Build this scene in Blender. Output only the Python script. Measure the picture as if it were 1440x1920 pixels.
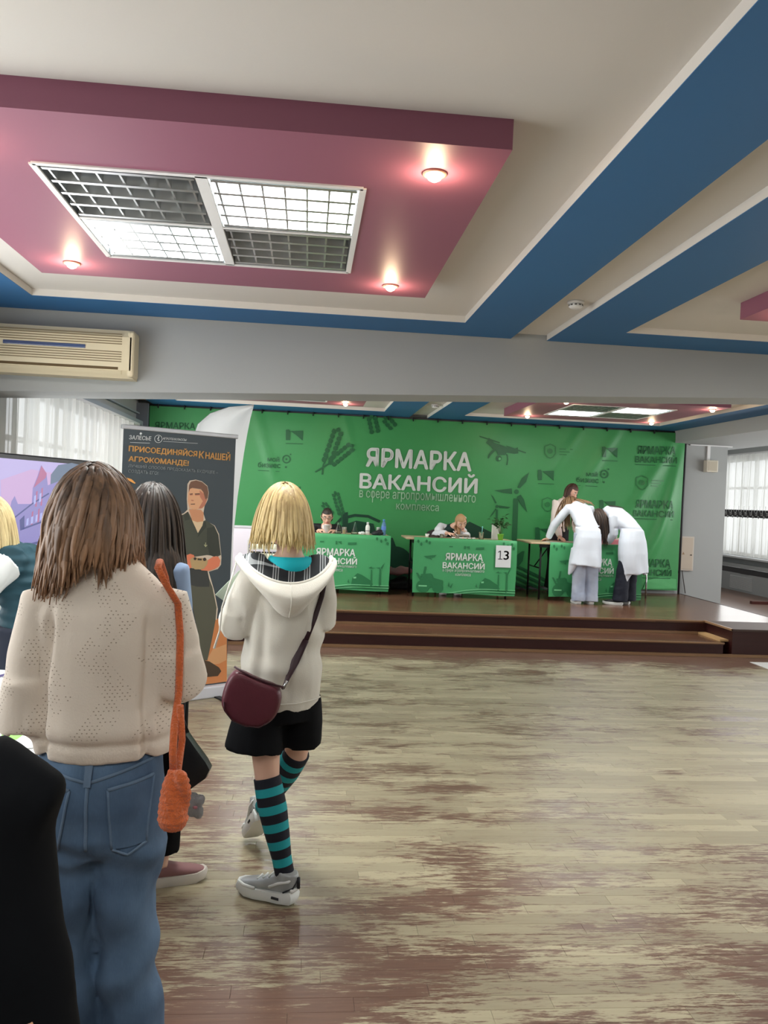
import bpy, bmesh, math, random
import numpy as np
from mathutils import Vector, Matrix, noise
from mathutils.bvhtree import BVHTree

random.seed(7)
for o in list(bpy.data.objects): bpy.data.objects.remove(o)
scene = bpy.context.scene
COL = scene.collection

# ------------------------------------------------------------------ camera
FPX, EYE = 1540.0, 1.55
RW = np.array([[0.99480026, 0.04111925, 0.09317533],      # rows: world axes seen in camera axes (right, down, forward)
               [-0.092442, -0.01939343, 0.99552919],
               [0.04274241, -0.99896602, -0.01549144]])
cd = bpy.data.cameras.new('camera'); cam = bpy.data.objects.new('camera', cd); COL.objects.link(cam)
cd.sensor_fit = 'VERTICAL'; cd.sensor_height = 36.0; cd.lens = FPX/1920*36
cd.clip_start = 0.05; cd.clip_end = 200
m = Matrix.Identity(4)
for i in range(3):
    m[i][0] = RW[i][0]; m[i][1] = -RW[i][1]; m[i][2] = -RW[i][2]
m[0][3], m[1][3], m[2][3] = 0, 0, EYE
cam.matrix_world = m
scene.camera = cam

# ------------------------------------------------------------------ world, daylight, exposure
vs = scene.view_settings
vs.view_transform = 'Standard'; vs.look = 'None'; vs.gamma = 1.0; vs.use_curve_mapping = False
vs.exposure = 0.08
w = bpy.data.worlds.new('overcast'); scene.world = w; w.use_nodes = True
w.node_tree.nodes['Background'].inputs[0].default_value = (0.93, 0.97, 1.0, 1)
w.node_tree.nodes['Background'].inputs[1].default_value = 2.2

def area_light(name, loc, direction, sx, sy, power, color=(1, 1, 1)):
    l = bpy.data.lights.new(name, 'AREA'); l.shape = 'RECTANGLE'; l.size = sx; l.size_y = sy
    l.energy = power; l.color = color
    o = bpy.data.objects.new(name, l); COL.objects.link(o)
    o.location = loc; o.rotation_euler = Vector(direction).to_track_quat('-Z', 'Y').to_euler()
    return o
# daylight entering by the curtained windows of the two long walls, one of them added
area_light('daylight_window_left', (-2.20, 8.9, 1.65), (1, 0, 0.05), 4.2, 1.5, 80, (0.98, 1.0, 1.0))
area_light('added_daylight_left_near', (-2.20, 3.3, 1.65), (1, 0, 0.25), 3.4, 1.5, 62, (0.98, 1.0, 1.0))  # lamp of an added, unseen window: more light from the left
area_light('daylight_window_right_far', (8.5, 14.2, 1.75), (-1, -0.15, 0.0), 5.0, 2.0, 70, (0.98, 1.0, 1.0))
area_light('daylight_window_right', (8.5, 8.9, 1.7), (-1, 0, 0.08), 4.4, 1.6, 115, (0.98, 1.0, 1.0))
area_light('daylight_window_right_near', (8.5, 1.5, 1.7), (-1, 0, 0.2), 4.0, 1.6, 45, (0.98, 1.0, 1.0))

# ------------------------------------------------------------------ measuring helpers: a line of sight met with a real plane
def sight(px, py):
    c = np.array([px-720.0, py-960.0, FPX]); return RW @ c
def PY(px, py, Y):
    r = sight(px, py); t = Y/r[1]; return Vector((r[0]*t, Y, EYE+r[2]*t))
def PZ(px, py, z):
    r = sight(px, py); t = (z-EYE)/r[2]; return Vector((r[0]*t, r[1]*t, z))
def PX(px, py, X):
    r = sight(px, py); t = X/r[0]; return Vector((X, r[1]*t, EYE+r[2]*t))
def PPL(px, py, p0, n):
    r = Vector(sight(px, py)); o = Vector((0, 0, EYE)); t = (Vector(p0)-o).dot(n)/r.dot(n); return o+r*t

# ------------------------------------------------------------------ tagging
def tag(o, label=None, cat=None, group=None, kind=None):
    if label: o['label'] = label
    if cat: o['category'] = cat
    if group: o['group'] = group
    if kind: o['kind'] = kind
    return o
def empty(name, loc=(0, 0, 0), rz=0.0, parent=None):
    o = bpy.data.objects.new(name, None); COL.objects.link(o); o.location = loc
    o.rotation_euler = (0, 0, rz); o.empty_display_size = 0.1
    if parent: o.parent = parent
    return o
def thing(name, label, cat, loc=(0, 0, 0), rz=0.0, group=None):
    return tag(empty(name, loc, rz), label, cat, group)

# ------------------------------------------------------------------ materials
MATS = {}
def _new(name):
    m = bpy.data.materials.new(name); m.use_nodes = True
    nt = m.node_tree; b = nt.nodes['Principled BSDF']; MATS[name] = m
    return m, nt, b
def node(nt, t, **kw):
    n = nt.nodes.new(t)
    for k, v in kw.items(): setattr(n, k, v)
    return n
def c4(c): return (c[0], c[1], c[2], 1.0)
def srgb(r, g, b):
    f = lambda v: ((v/255+0.055)/1.055)**2.4 if v > 10 else v/255/12.92
    return (f(r), f(g), f(b))
def M(name, col, rough=0.6, metal=0.0, var=0.0, vscale=6.0, bump=0.0, bscale=60.0, spec=0.5, stretch=(1, 1, 1), sheen=0.0,
      trans=0.0, emit=None, estr=0.0, alpha=1.0, ior=1.45, coat=0.0):
    if name in MATS: return MATS[name]
    m, nt, b = _new(name)
    b.inputs['Base Color'].default_value = c4(col); b.inputs['Roughness'].default_value = rough
    b.inputs['Metallic'].default_value = metal; b.inputs['Specular IOR Level'].default_value = spec
    b.inputs['IOR'].default_value = ior; b.inputs['Alpha'].default_value = alpha
    b.inputs['Transmission Weight'].default_value = trans; b.inputs['Coat Weight'].default_value = coat
    if sheen: b.inputs['Sheen Weight'].default_value = sheen; b.inputs['Sheen Roughness'].default_value = 0.6
    if emit: b.inputs['Emission Color'].default_value = c4(emit); b.inputs['Emission Strength'].default_value = estr
    if var or bump:
        tc = node(nt, 'ShaderNodeTexCoord'); mp = node(nt, 'ShaderNodeMapping'); mp.inputs['Scale'].default_value = stretch
        nt.links.new(tc.outputs['Object'], mp.inputs['Vector'])
    if var:
        nz = node(nt, 'ShaderNodeTexNoise'); nz.inputs['Scale'].default_value = vscale; nz.inputs['Detail'].default_value = 5
        nt.links.new(mp.outputs[0], nz.inputs['Vector'])
        mx = node(nt, 'ShaderNodeMix', data_type='RGBA')
        mx.inputs[6].default_value = c4([max(0, c*(1-var)) for c in col]); mx.inputs[7].default_value = c4([min(1, c*(1+var)) for c in col])
        nt.links.new(nz.outputs[0], mx.inputs[0]); nt.links.new(mx.outputs[2], b.inputs['Base Color'])
    if bump:
        n2 = node(nt, 'ShaderNodeTexNoise'); n2.inputs['Scale'].default_value = bscale; n2.inputs['Detail'].default_value = 4
        nt.links.new(mp.outputs[0], n2.inputs['Vector'])
        bp = node(nt, 'ShaderNodeBump'); bp.inputs['Strength'].default_value = bump; bp.inputs['Distance'].default_value = 0.01
        nt.links.new(n2.outputs[0], bp.inputs['Height']); nt.links.new(bp.outputs[0], b.inputs['Normal'])
    return m
def emission(name, col, s):
    return M(name, (0.02, 0.02, 0.02), 0.3, emit=col, estr=s)
def hair_mat(name, dark, light, rough=0.55):
    """streaky hair: the colour of each lock comes from its own tint attribute"""
    if name in MATS: return MATS[name]
    m, nt, b = _new(name)
    at = node(nt, 'ShaderNodeAttribute', attribute_name='tint')
    tc = node(nt, 'ShaderNodeTexCoord'); mp = node(nt, 'ShaderNodeMapping'); mp.inputs['Scale'].default_value = (90, 90, 6)
    nz = node(nt, 'ShaderNodeTexNoise'); nz.inputs['Scale'].default_value = 1.0; nz.inputs['Detail'].default_value = 3
    nt.links.new(tc.outputs['Object'], mp.inputs[0]); nt.links.new(mp.outputs[0], nz.inputs['Vector'])
    ad = node(nt, 'ShaderNodeMath', operation='MULTIPLY_ADD'); ad.inputs[1].default_value = 0.6; ad.inputs[2].default_value = -0.3
    nt.links.new(nz.outputs[0], ad.inputs[0])
    a2 = node(nt, 'ShaderNodeMath', operation='ADD', use_clamp=True)
    nt.links.new(at.outputs['Fac'], a2.inputs[0]); nt.links.new(ad.outputs[0], a2.inputs[1])
    mx = node(nt, 'ShaderNodeMix', data_type='RGBA'); mx.inputs[6].default_value = c4(dark); mx.inputs[7].default_value = c4(light)
    nt.links.new(a2.outputs[0], mx.inputs[0]); nt.links.new(mx.outputs[2], b.inputs['Base Color'])
    b.inputs['Roughness'].default_value = rough; b.inputs['Anisotropic'].default_value = 0.5
    return m

# ------------------------------------------------------------------ mesh builder
class MB:
    def __init__(s): s.v = []; s.f = []; s.t = []
    def add(s, vs, fs, tint=0.5):
        n = len(s.v); s.v += [tuple(v) for v in vs]; s.f += [tuple(i+n for i in f) for f in fs]; s.t += [tint]*len(vs); return s
    def box(s, c, d, rot=None):
        x, y, z = d[0]/2, d[1]/2, d[2]/2
        p = [(-x,-y,-z),(x,-y,-z),(x,y,-z),(-x,y,-z),(-x,-y,z),(x,-y,z),(x,y,z),(-x,y,z)]
        p = [Vector(q) for q in p]
        if rot is not None: p = [rot @ q for q in p]
        p = [q+Vector(c) for q in p]
        return s.add(p, [(3,2,1,0),(4,5,6,7),(0,1,5,4),(1,2,6,5),(2,3,7,6),(3,0,4,7)])
    def box2(s, a, b):
        return s.box([(a[i]+b[i])/2 for i in range(3)], [abs(b[i]-a[i]) for i in range(3)])
    def bbox(s, c, d, bev=0.01, seg=2, rot=None):
        bm = bmesh.new(); bmesh.ops.create_cube(bm, size=1.0)
        for v in bm.verts: v.co = Vector((v.co.x*d[0], v.co.y*d[1], v.co.z*d[2]))
        bmesh.ops.bevel(bm, geom=list(bm.edges), offset=min(bev, min(d)*0.45), segments=seg, affect='EDGES', profile=0.5)
        bm.verts.index_update(); vs = [v.co.copy() for v in bm.verts]; fs = [tuple(v.index for v in f.verts) for f in bm.faces]; bm.free()
        if rot is not None: vs = [rot @ v for v in vs]
        return s.add([v+Vector(c) for v in vs], fs)
    def loft(s, pts, radii, side=(1, 0, 0), n=20, sq=2.0, tint=0.5, cap=True):
        """rings of (rx, ry) along pts; rx lies along 'side'"""
        pts = [Vector(p) for p in pts]; k = len(pts); side = Vector(side).normalized(); vs = []
        for i, p in enumerate(pts):
            t = (pts[min(i+1, k-1)]-pts[max(i-1, 0)]).normalized()
            sd = side - t*side.dot(t)
            if sd.length < 0.15: sd = Vector((0, 1, 0)) - t*t.y if abs(t.y) < 0.9 else Vector((0, 0, 1)) - t*t.z
            sd.normalize(); u = t.cross(sd)
            r = radii[i]; rx, ry = (r, r) if not hasattr(r, '__len__') else r
            for j in range(n):
                a = 2*math.pi*j/n; c, q = math.cos(a), math.sin(a)
                if sq != 2.0:
                    c = math.copysign(abs(c)**(2/sq), c); q = math.copysign(abs(q)**(2/sq), q)
                vs.append(p+sd*(rx*c)+u*(ry*q))
        fs = []
        for i in range(k-1):
            for j in range(n):
                a, b2 = i*n+j, i*n+(j+1) % n
                fs.append((a, b2, b2+n, a+n))
        if cap:
            fs.append(tuple(reversed(range(n)))); fs.append(tuple((k-1)*n+j for j in range(n)))
        return s.add(vs, fs, tint)
    def cyl(s, a, b, r, n=12, r2=None):
        d = Vector(b)-Vector(a); sd = Vector((1, 0, 0)) if abs(d.normalized().x) < 0.9 else Vector((0, 1, 0))
        return s.loft([a, b], [r, r if r2 is None else r2], sd, n)
    def tube(s, pts, r, n=6, tint=0.5):
        rr = r if hasattr(r, '__len__') else [r]*len(pts)
        return s.loft(pts, rr, (0.31, 0.9, 0.3), n, tint=tint)
    def lathe(s, prof, c=(0, 0, 0), n=20):
        vs = []
        for (r, z) in prof:
            for j in range(n):
                a = 2*math.pi*j/n; vs.append((c[0]+r*math.cos(a), c[1]+r*math.sin(a), c[2]+z))
        fs = [(i*n+j, i*n+(j+1) % n, (i+1)*n+(j+1) % n, (i+1)*n+j) for i in range(len(prof)-1) for j in range(n)]
        fs.append(tuple(reversed(range(n)))); fs.append(tuple((len(prof)-1)*n+j for j in range(n)))
        return s.add(vs, fs)
    def ball(s, c, r, n=14, m=10, rot=None):
        r = (r, r, r) if not hasattr(r, '__len__') else r
        vs = [Vector((0, 0, -r[2]))]
        for i in range(1, m):
            t = -math.pi/2+math.pi*i/m
            for j in range(n):
                a = 2*math.pi*j/n; vs.append(Vector((r[0]*math.cos(t)*math.cos(a), r[1]*math.cos(t)*math.sin(a), r[2]*math.sin(t))))
        vs.append(Vector((0, 0, r[2])))
        fs = [(0, 1+(j+1) % n, 1+j) for j in range(n)]
        for i in range(m-2):
            for j in range(n):
                a = 1+i*n+j; b = 1+i*n+(j+1) % n; fs.append((a, b, b+n, a+n))
        l = len(vs)-1; q = 1+(m-2)*n
        fs += [(q+j, q+(j+1) % n, l) for j in range(n)]
        if rot is not None: vs = [rot @ v for v in vs]
        return s.add([v+Vector(c) for v in vs], fs)
    def poly(s, pts, th, nrm):
        """flat outline with thickness th along -nrm"""
        pts = [Vector(p) for p in pts]; n = len(pts); d = Vector(nrm).normalized()*th
        vs = pts+[p-d for p in pts]
        return s.add(vs, [tuple(range(n)), tuple(reversed(range(n, 2*n)))]+[(i, i+n, (i+1) % n+n, (i+1) % n) for i in range(n)])
    def mesh(s, name):
        me = bpy.data.meshes.new(name); me.from_pydata(s.v, [], s.f); me.update()
        bm = bmesh.new(); bm.from_mesh(me); bmesh.ops.recalc_face_normals(bm, faces=bm.faces); bm.to_mesh(me); bm.free()
        return me
    def build(s, name, mat, parent=None, smooth=False, loc=None, rot=None, tint=False):
        me = s.mesh(name)
        if tint:
            a = me.attributes.new('tint', 'FLOAT', 'POINT'); a.data.foreach_set('value', s.t)
        return put(me, name, mat, parent, smooth, loc, rot)
def put(me, name, mat, parent=None, smooth=False, loc=None, rot=None):
    o = bpy.data.objects.new(name, me); COL.objects.link(o)
    if mat is not None and not me.materials: me.materials.append(mat)
    if parent is not None: o.parent = parent
    if loc is not None: o.location = loc
    if rot is not None: o.rotation_euler = rot
    if smooth: me.polygons.foreach_set('use_smooth', [True]*len(me.polygons))
    return o
def auto_smooth(o, ang=0.6):
    me = o.data; me.polygons.foreach_set('use_smooth', [True]*len(me.polygons))
    try: me.set_sharp_from_angle(angle=ang)
    except Exception: pass
    return o
def remesh(mb, voxel=0.008, smooth=4, fac=0.5, name='surface'):
    """weld overlapping lofts into one continuous skin"""
    me = mb.mesh(name); o = bpy.data.objects.new('tmp', me); COL.objects.link(o)
    r = o.modifiers.new('r', 'REMESH'); r.mode = 'VOXEL'; r.voxel_size = voxel
    if smooth:
        q = o.modifiers.new('s', 'SMOOTH'); q.factor = fac; q.iterations = smooth
    dg = bpy.context.evaluated_depsgraph_get(); dg.update()
    out = bpy.data.meshes.new_from_object(o.evaluated_get(dg)); out.name = name
    bpy.data.objects.remove(o); bpy.data.meshes.remove(me)
    return out
def displace(me, fn):
    """move every vertex along its normal by fn(co)"""
    n = len(me.vertices); co = np.empty(n*3); no = np.empty(n*3)
    me.vertices.foreach_get('co', co); me.vertices.foreach_get('normal', no)
    co = co.reshape(-1, 3); no = no.reshape(-1, 3)
    d = np.array([fn(c, k) for c, k in zip(co, no)])
    me.vertices.foreach_set('co', (co+no*d[:, None]).ravel()); me.update()
    return me
def nz(x, y, z): return noise.noise(Vector((x, y, z)))
def grid_faces(nu, nv):
    return [(i*nv+j, (i+1)*nv+j, (i+1)*nv+j+1, i*nv+j+1) for i in range(nu-1) for j in range(nv-1)]
def copy_tree(o, parent=None):
    c = o.copy(); COL.objects.link(c); c.parent = parent
    for ch in list(o.children): copy_tree(ch, c)
    return c

# ------------------------------------------------------------------ flat print
def text2d(s, bold=0.0, spacing=1.0):
    cu = bpy.data.curves.new('txt', 'FONT'); cu.body = s; cu.offset = bold; cu.fill_mode = 'FRONT'; cu.resolution_u = 4
    cu.space_character = spacing
    o = bpy.data.objects.new('txt', cu); COL.objects.link(o)
    dg = bpy.context.evaluated_depsgraph_get(); dg.update()
    me = bpy.data.meshes.new_from_object(o.evaluated_get(dg))
    v = [(p.co.x, p.co.y) for p in me.vertices]; f = [tuple(q.vertices) for q in me.polygons]
    bpy.data.objects.remove(o); bpy.data.curves.remove(cu); bpy.data.meshes.remove(me)
    return v, f
def text_fit(s, quad, bold=0.0):
    """letters stretched into the quad of 3-D corners (top-left, top-right, bottom-right, bottom-left)"""
    v, f = text2d(s.replace('ф', 'о')); xs = [p[0] for p in v]; ys = [p[1] for p in v]
    x0, x1, y0, y1 = min(xs), max(xs), min(ys), max(ys); a, b, c, d = [Vector(q) for q in quad]
    out = []
    if 'ф' in s:      # the round of this letter gets its upright here
        i = s.index('ф'); w1, _ = text2d(s[:i].replace(' ', 'н')); w2, _ = text2d(s[:i].replace(' ', 'н')+'о')
        e0 = max(p[0] for p in w1); e1 = max(p[0] for p in w2); k0 = s[:i].count(' ')
        sp = text2d('н н')[0]; spw = max(p[0] for p in sp)-max(p[0] for p in text2d('ннн')[0]); cxl = (e0+e1)/2+0.02+k0*spw; n0 = len(v)
        v = v+[(cxl-0.035, y0-0.16), (cxl+0.035, y0-0.16), (cxl+0.035, y1+0.02), (cxl-0.035, y1+0.02)]; f = f+[(n0, n0+1, n0+2, n0+3)]
    for x, y in v:
        u = (x-x0)/(x1-x0); t = (y1-y)/(y1-y0); out.append(a.lerp(b, u).lerp(d.lerp(c, u), t))
    if bold:      # heavier strokes: the letters printed again a hair to each side
        eu = (b-a)/(x1-x0)*bold; ev = (a-d)/(y1-y0)*bold; n = len(out); base = list(out); fb = list(f)
        for k, (i, j) in enumerate(((-1, 0), (1, 0), (0, .8), (0, -.8))):
            out += [p+eu*i+ev*j for p in base]; f = f+[tuple(q+n*(k+1) for q in g) for g in fb]
    return out, f
# ------------------------------------------------------------------ surfaces
wall_grey = M('wall_paint_grey', srgb(164, 167, 167), 0.75, var=0.03, vscale=1.5, bump=0.05, bscale=120)
white_paint = M('ceiling_white', srgb(214, 210, 204), 0.85, var=0.02, vscale=1.0, bump=0.04, bscale=150)
blue_paint = M('ceiling_blue', srgb(50, 108, 160), 0.6, var=0.03, vscale=1.2)
pink_paint = M('ceiling_maroon', srgb(146, 90, 111), 0.5, var=0.03, vscale=1.2)
white_trim = M('white_trim', srgb(225, 225, 225), 0.5)
dark_riser = M('riser_dark_wood', srgb(56, 24, 22), 0.4, var=0.25, vscale=4, stretch=(1, 8, 8))
nosing_mat = M('nosing_wood', srgb(150, 116, 84), 0.35, var=0.2, vscale=5, stretch=(0.6, 8, 8))

def floor_material():
    m, nt, b = _new('worn_laminate')
    L = nt.links.new
    geo = node(nt, 'ShaderNodeNewGeometry'); oi = node(nt, 'ShaderNodeObjectInfo'); at = node(nt, 'ShaderNodeAttribute', attribute_name='tint')
    s1 = node(nt, 'ShaderNodeMath', operation='ADD'); L(oi.outputs['Random'], s1.inputs[0]); L(at.outputs['Fac'], s1.inputs[1])
    fr = node(nt, 'ShaderNodeMath', operation='FRACT'); L(s1.outputs[0], fr.inputs[0])
    # wood grain runs along X
    def tex(scale, sx, sy, detail=6, rough=0.6, off=0.0):
        mp = node(nt, 'ShaderNodeMapping'); mp.inputs['Scale'].default_value = (sx, sy, 1); mp.inputs['Location'].default_value = (off, off*1.7, 0)
        L(geo.outputs['Position'], mp.inputs[0]); n = node(nt, 'ShaderNodeTexNoise')
        n.inputs['Scale'].default_value = scale; n.inputs['Detail'].default_value = detail; n.inputs['Roughness'].default_value = rough
        L(mp.outputs[0], n.inputs['Vector']); return n
    grain = tex(1.0, 5, 70, 6, 0.65); big = tex(0.55, 0.8, 1.0, 3, 0.5, 3.3); mid = tex(1.0, 1.6, 4.5, 6, 0.7, 9.1); fine = tex(1.0, 7, 55, 5, 0.75, 1.2)
    # bare, rubbed colour with plank-to-plank tone
    cr = node(nt, 'ShaderNodeValToRGB'); e = cr.color_ramp.elements
    e[0].position = 0.0; e[0].color = c4(srgb(132, 120, 98)); e[1].position = 1.0; e[1].color = c4(srgb(186, 176, 146))
    k = node(nt, 'ShaderNodeMath', operation='MULTIPLY_ADD'); k.inputs[1].default_value = 0.55; L(fr.outputs[0], k.inputs[0])
    k2 = node(nt, 'ShaderNodeMath', operation='MULTIPLY'); k2.inputs[1].default_value = 0.55; L(grain.outputs[0], k2.inputs[0]); L(k2.outputs[0], k.inputs[2])
    L(k.outputs[0], cr.inputs[0])
    # brown printed layer that survives in patches
    cb = node(nt, 'ShaderNodeValToRGB'); e = cb.color_ramp.elements
    e[0].color = c4(srgb(80, 54, 48)); e[1].color = c4(srgb(128, 96, 80)); L(grain.outputs[0], cb.inputs[0])
    # mask = big + mid + fine + plank tone + towards the stage and towards the left
    sep = node(nt, 'ShaderNodeSeparateXYZ'); L(geo.outputs['Position'], sep.inputs[0])
    def mr(sock, a, b2, c, d):
        n = node(nt, 'ShaderNodeMapRange'); n.inputs[1].default_value = a; n.inputs[2].default_value = b2; n.inputs[3].default_value = c; n.inputs[4].default_value = d
        L(sock, n.inputs[0]); return n.outputs[0]
    def add(a, b2):
        n = node(nt, 'ShaderNodeMath', operation='ADD'); L(a, n.inputs[0]); L(b2, n.inputs[1]); return n.outputs[0]
    stage = mr(sep.outputs[1], 7.75, 8.3, 0.0, 0.45)
    left = mr(sep.outputs[0], 1.1, -1.0, 0.0, 0.22)
    msk = add(mr(big.outputs[0], 0.3, 0.7, -0.16, 0.20), mr(mid.outputs[0], 0.3, 0.7, -0.28, 0.28))
    msk = add(msk, mr(fine.outputs[0], 0.25, 0.75, -0.34, 0.34)); msk = add(msk, mr(fr.outputs[0], 0, 1, -0.05, 0.05))
    near = mr(sep.outputs[1], 3.6, 2.2, 0.0, 0.10)
    msk = add(msk, stage); msk = add(msk, left); msk = add(msk, near)
    xf = tex(1.0, 22, 190, 3, 0.7, 4.4); msk = add(msk, mr(xf.outputs[0], 0.25, 0.75, -0.14, 0.14)); fac = mr(msk, 0.09, 0.24, 0.0, 0.95)
    mx = node(nt, 'ShaderNodeMix', data_type='RGBA'); L(fac, mx.inputs[0]); L(cr.outputs[0], mx.inputs[6]); L(cb.outputs[0], mx.inputs[7])
    L(mx.outputs[2], b.inputs['Base Color'])
    L(mr(fac, 0, 1, 0.42, 0.28), b.inputs['Roughness'])
    bp = node(nt, 'ShaderNodeBump'); bp.inputs['Strength'].default_value = 0.12; bp.inputs['Distance'].default_value = 0.004
    L(grain.outputs[0], bp.inputs['Height']); L(bp.outputs[0], b.inputs['Normal'])
    return m
floor_mat = floor_material()
def deck_material(name, a, b_, rough):
    m, nt, b = _new(name); L = nt.links.new
    tc = node(nt, 'ShaderNodeTexCoord'); br = node(nt, 'ShaderNodeTexBrick')
    br.inputs['Scale'].default_value = 1.0; br.inputs['Brick Width'].default_value = 0.9; br.inputs['Row Height'].default_value = 0.13
    br.inputs['Mortar Size'].default_value = 0.002; br.inputs['Color1'].default_value = c4(a); br.inputs['Color2'].default_value = c4(b_)
    br.inputs['Mortar'].default_value = c4([x*0.5 for x in a]); L(tc.outputs['Object'], br.inputs['Vector'])
    mp = node(nt, 'ShaderNodeMapping'); mp.inputs['Scale'].default_value = (2, 26, 26); n = node(nt, 'ShaderNodeTexNoise'); n.inputs['Detail'].default_value = 5
    n.inputs['Scale'].default_value = 1.0
    L(tc.outputs['Object'], mp.inputs[0]); L(mp.outputs[0], n.inputs['Vector'])
    mx = node(nt, 'ShaderNodeMix', data_type='RGBA', blend_type='MULTIPLY'); mx.inputs[0].default_value = 0.6
    cr = node(nt, 'ShaderNodeValToRGB'); cr.color_ramp.elements[0].color = (0.45, 0.42, 0.4, 1); cr.color_ramp.elements[1].color = (1.3, 1.3, 1.3, 1)
    L(n.outputs[0], cr.inputs[0]); L(br.outputs[0], mx.inputs[6]); L(cr.outputs[0], mx.inputs[7]); L(mx.outputs[2], b.inputs['Base Color'])
    b.inputs['Roughness'].default_value = rough
    return m
deck_mat = deck_material('stage_laminate', srgb(118, 84, 62), srgb(98, 66, 50), 0.24)

# ------------------------------------------------------------------ the floor: subfloor and laminate planks
XL, XR, YB, YF = -2.45, 8.85, -3.2, 17.5
fl = tag(MB().box2((XL-0.2, YB-0.2, -0.12), (XR+0.2, YF+0.2, -0.004)).build('floor', M('subfloor', srgb(70, 52, 42), 0.9)), kind='structure')
PW, PL = 0.072, 0.62
pm = MB()
g = 0.0003
pm.add([(g,g,-0.004),(PL-g,g,-0.004),(PL-g,PW-g,-0.004),(g,PW-g,-0.004),(g,g,-0.001),(PL-g,g,-0.001),(PL-g,PW-g,-0.001),(g,PW-g,-0.001),
        (g+0.001,g+0.001,0),(PL-g-0.001,g+0.001,0),(PL-g-0.001,PW-g-0.001,0),(g+0.001,PW-g-0.001,0)],
       [(0,1,5,4),(1,2,6,5),(2,3,7,6),(3,0,4,7),(4,5,9,8),(5,6,10,9),(6,7,11,10),(7,4,8,11),(8,9,10,11)])
plank_me = pm.mesh('plank'); plank_me.materials.append(floor_mat)
spots_ = []
rng = random.Random(3)
r_ = int(YB/PW)
while r_*PW < 8.5:
    off = rng.random()*PL; i = 0
    while XL-off+i*PL < XR:
        spots_.append((XL-off+i*PL, r_*PW)); i += 1
    r_ += 1
def in_view(x, y):
    cx, cy = x+PL/2, y+PW/2
    if cy < 1.9: return False
    c = RW.T @ np.array([cx, cy, -EYE]); u = c[0]/c[2]*FPX+720; v = c[1]/c[2]*FPX+960
    return 330 < u < 1500 and v < 1935
seen = sorted([s for s in spots_ if in_view(*s)], key=lambda s: s[1])[:298]
seen_set = set(seen)
for (x, y) in seen:
    o = bpy.data.objects.new('plank', plank_me); COL.objects.link(o); o.location = (x, y, 0); o.parent = fl
rest = MB(); rr = random.Random(5)
for (x, y) in spots_:
    if (x, y) in seen_set or y < -1.0: continue
    rest.add([(v[0]+x, v[1]+y, v[2]) for v in pm.v], pm.f, rr.random())
# behind the camera and beside the stage: wide sheets of the same laminate
rest.box2((XL, YB, -0.004), (XR, -1.0-PW, 0)); rest.box2((5.72, 8.52, -0.004), (XR, YF, 0))
tag(rest.build('plank_field', floor_mat, fl, tint=True), kind='stuff')
tag(MB().box2((4.70, 7.78, 0.0), (5.3, 8.22, 0.004)).build('floor_mat', M('white_vinyl', srgb(215, 215, 212), 0.5)), 'white rectangular mat lying on the worn floor by the stage corner', 'mat')

# ------------------------------------------------------------------ walls
def struct(name, mb, mat, parent=None):
    o = mb.build(name, mat, parent)
    return tag(o, kind='structure')
def wall_x(name, x0, x1, y0, y1, z1, holes, mat):
    """wall standing along Y with rectangular window holes (ya, yb, za, zb)"""
    mb = MB(); y = y0
    for (ya, yb, za, zb) in sorted(holes):
        mb.box2((x0, y, 0), (x1, ya, z1)); mb.box2((x0, ya, 0), (x1, yb, za)); mb.box2((x0, ya, zb), (x1, yb, z1)); y = yb
    mb.box2((x0, y, 0), (x1, y1, z1))
    return struct(name, mb, mat)
LWIN = (6.9, 11.3, 0.85, 2.42); LWIN2 = (1.5, 5.1, 0.85, 2.42); RWIN = [(12.0, 17.1, 0.70, 2.72), (6.6, 11.2, 0.9, 2.5), (-0.6, 3.6, 0.9, 2.5)]
wl = wall_x('wall_left', XL-0.25, XL, YB, 12.3, 2.95, [LWIN, LWIN2], wall_grey)
wr = wall_x('wall_right', XR, XR+0.25, YB, YF, 3.05, RWIN, wall_grey)
struct('wall_rear', MB().box2((XL-0.25, YB-0.25, 0), (XR+0.25, YB, 2.95)), wall_grey)
struct('wall_back', MB().box2((XL, 12.05, 0), (6.37, 12.3, 2.95)), wall_grey)
struct('wall_far', MB().box2((6.37, YF, 0), (XR+0.25, YF+0.25, 3.05)), wall_grey)
struct('wall_aisle', MB().box2((6.12, 12.3, 0), (6.37, YF, 3.05)), wall_grey)
# left wall: flat bands of the plaster box above the curtains
tr = struct('trim_1', MB().box2((XL, 6.5, 2.44), (XL+0.10, 12.05, 2.50)), M('band_grey', srgb(150, 158, 165), 0.7))
MB().box2((XL, 6.5, 2.60), (XL+0.05, 12.05, 2.62)).build('moulding', MATS['band_grey'], tr)
struct('trim_2', MB().box2((XL, 11.86, 0.3), (XL+0.16, 12.05, 2.76)), M('post_grey', srgb(120, 128, 138), 0.7))
# beam hanging between hall and stage bay (its underside rises to the right)
def zb(x): return 2.19+(x+2.14)*0.0447
struct('wall_beam', MB().add([(XL,5.95,zb(XL)),(XR,5.95,zb(XR)),(XR,5.95,2.9),(XL,5.95,2.9),(XL,6.5,zb(XL)+0.015),(XR,6.5,zb(XR)+0.015),(XR,6.5,2.9),(XL,6.5,2.9)],
    [(0,1,2,3),(5,4,7,6),(4,0,3,7),(1,5,6,2),(3,2,6,7),(4,5,1,0)]), wall_grey)
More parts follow.
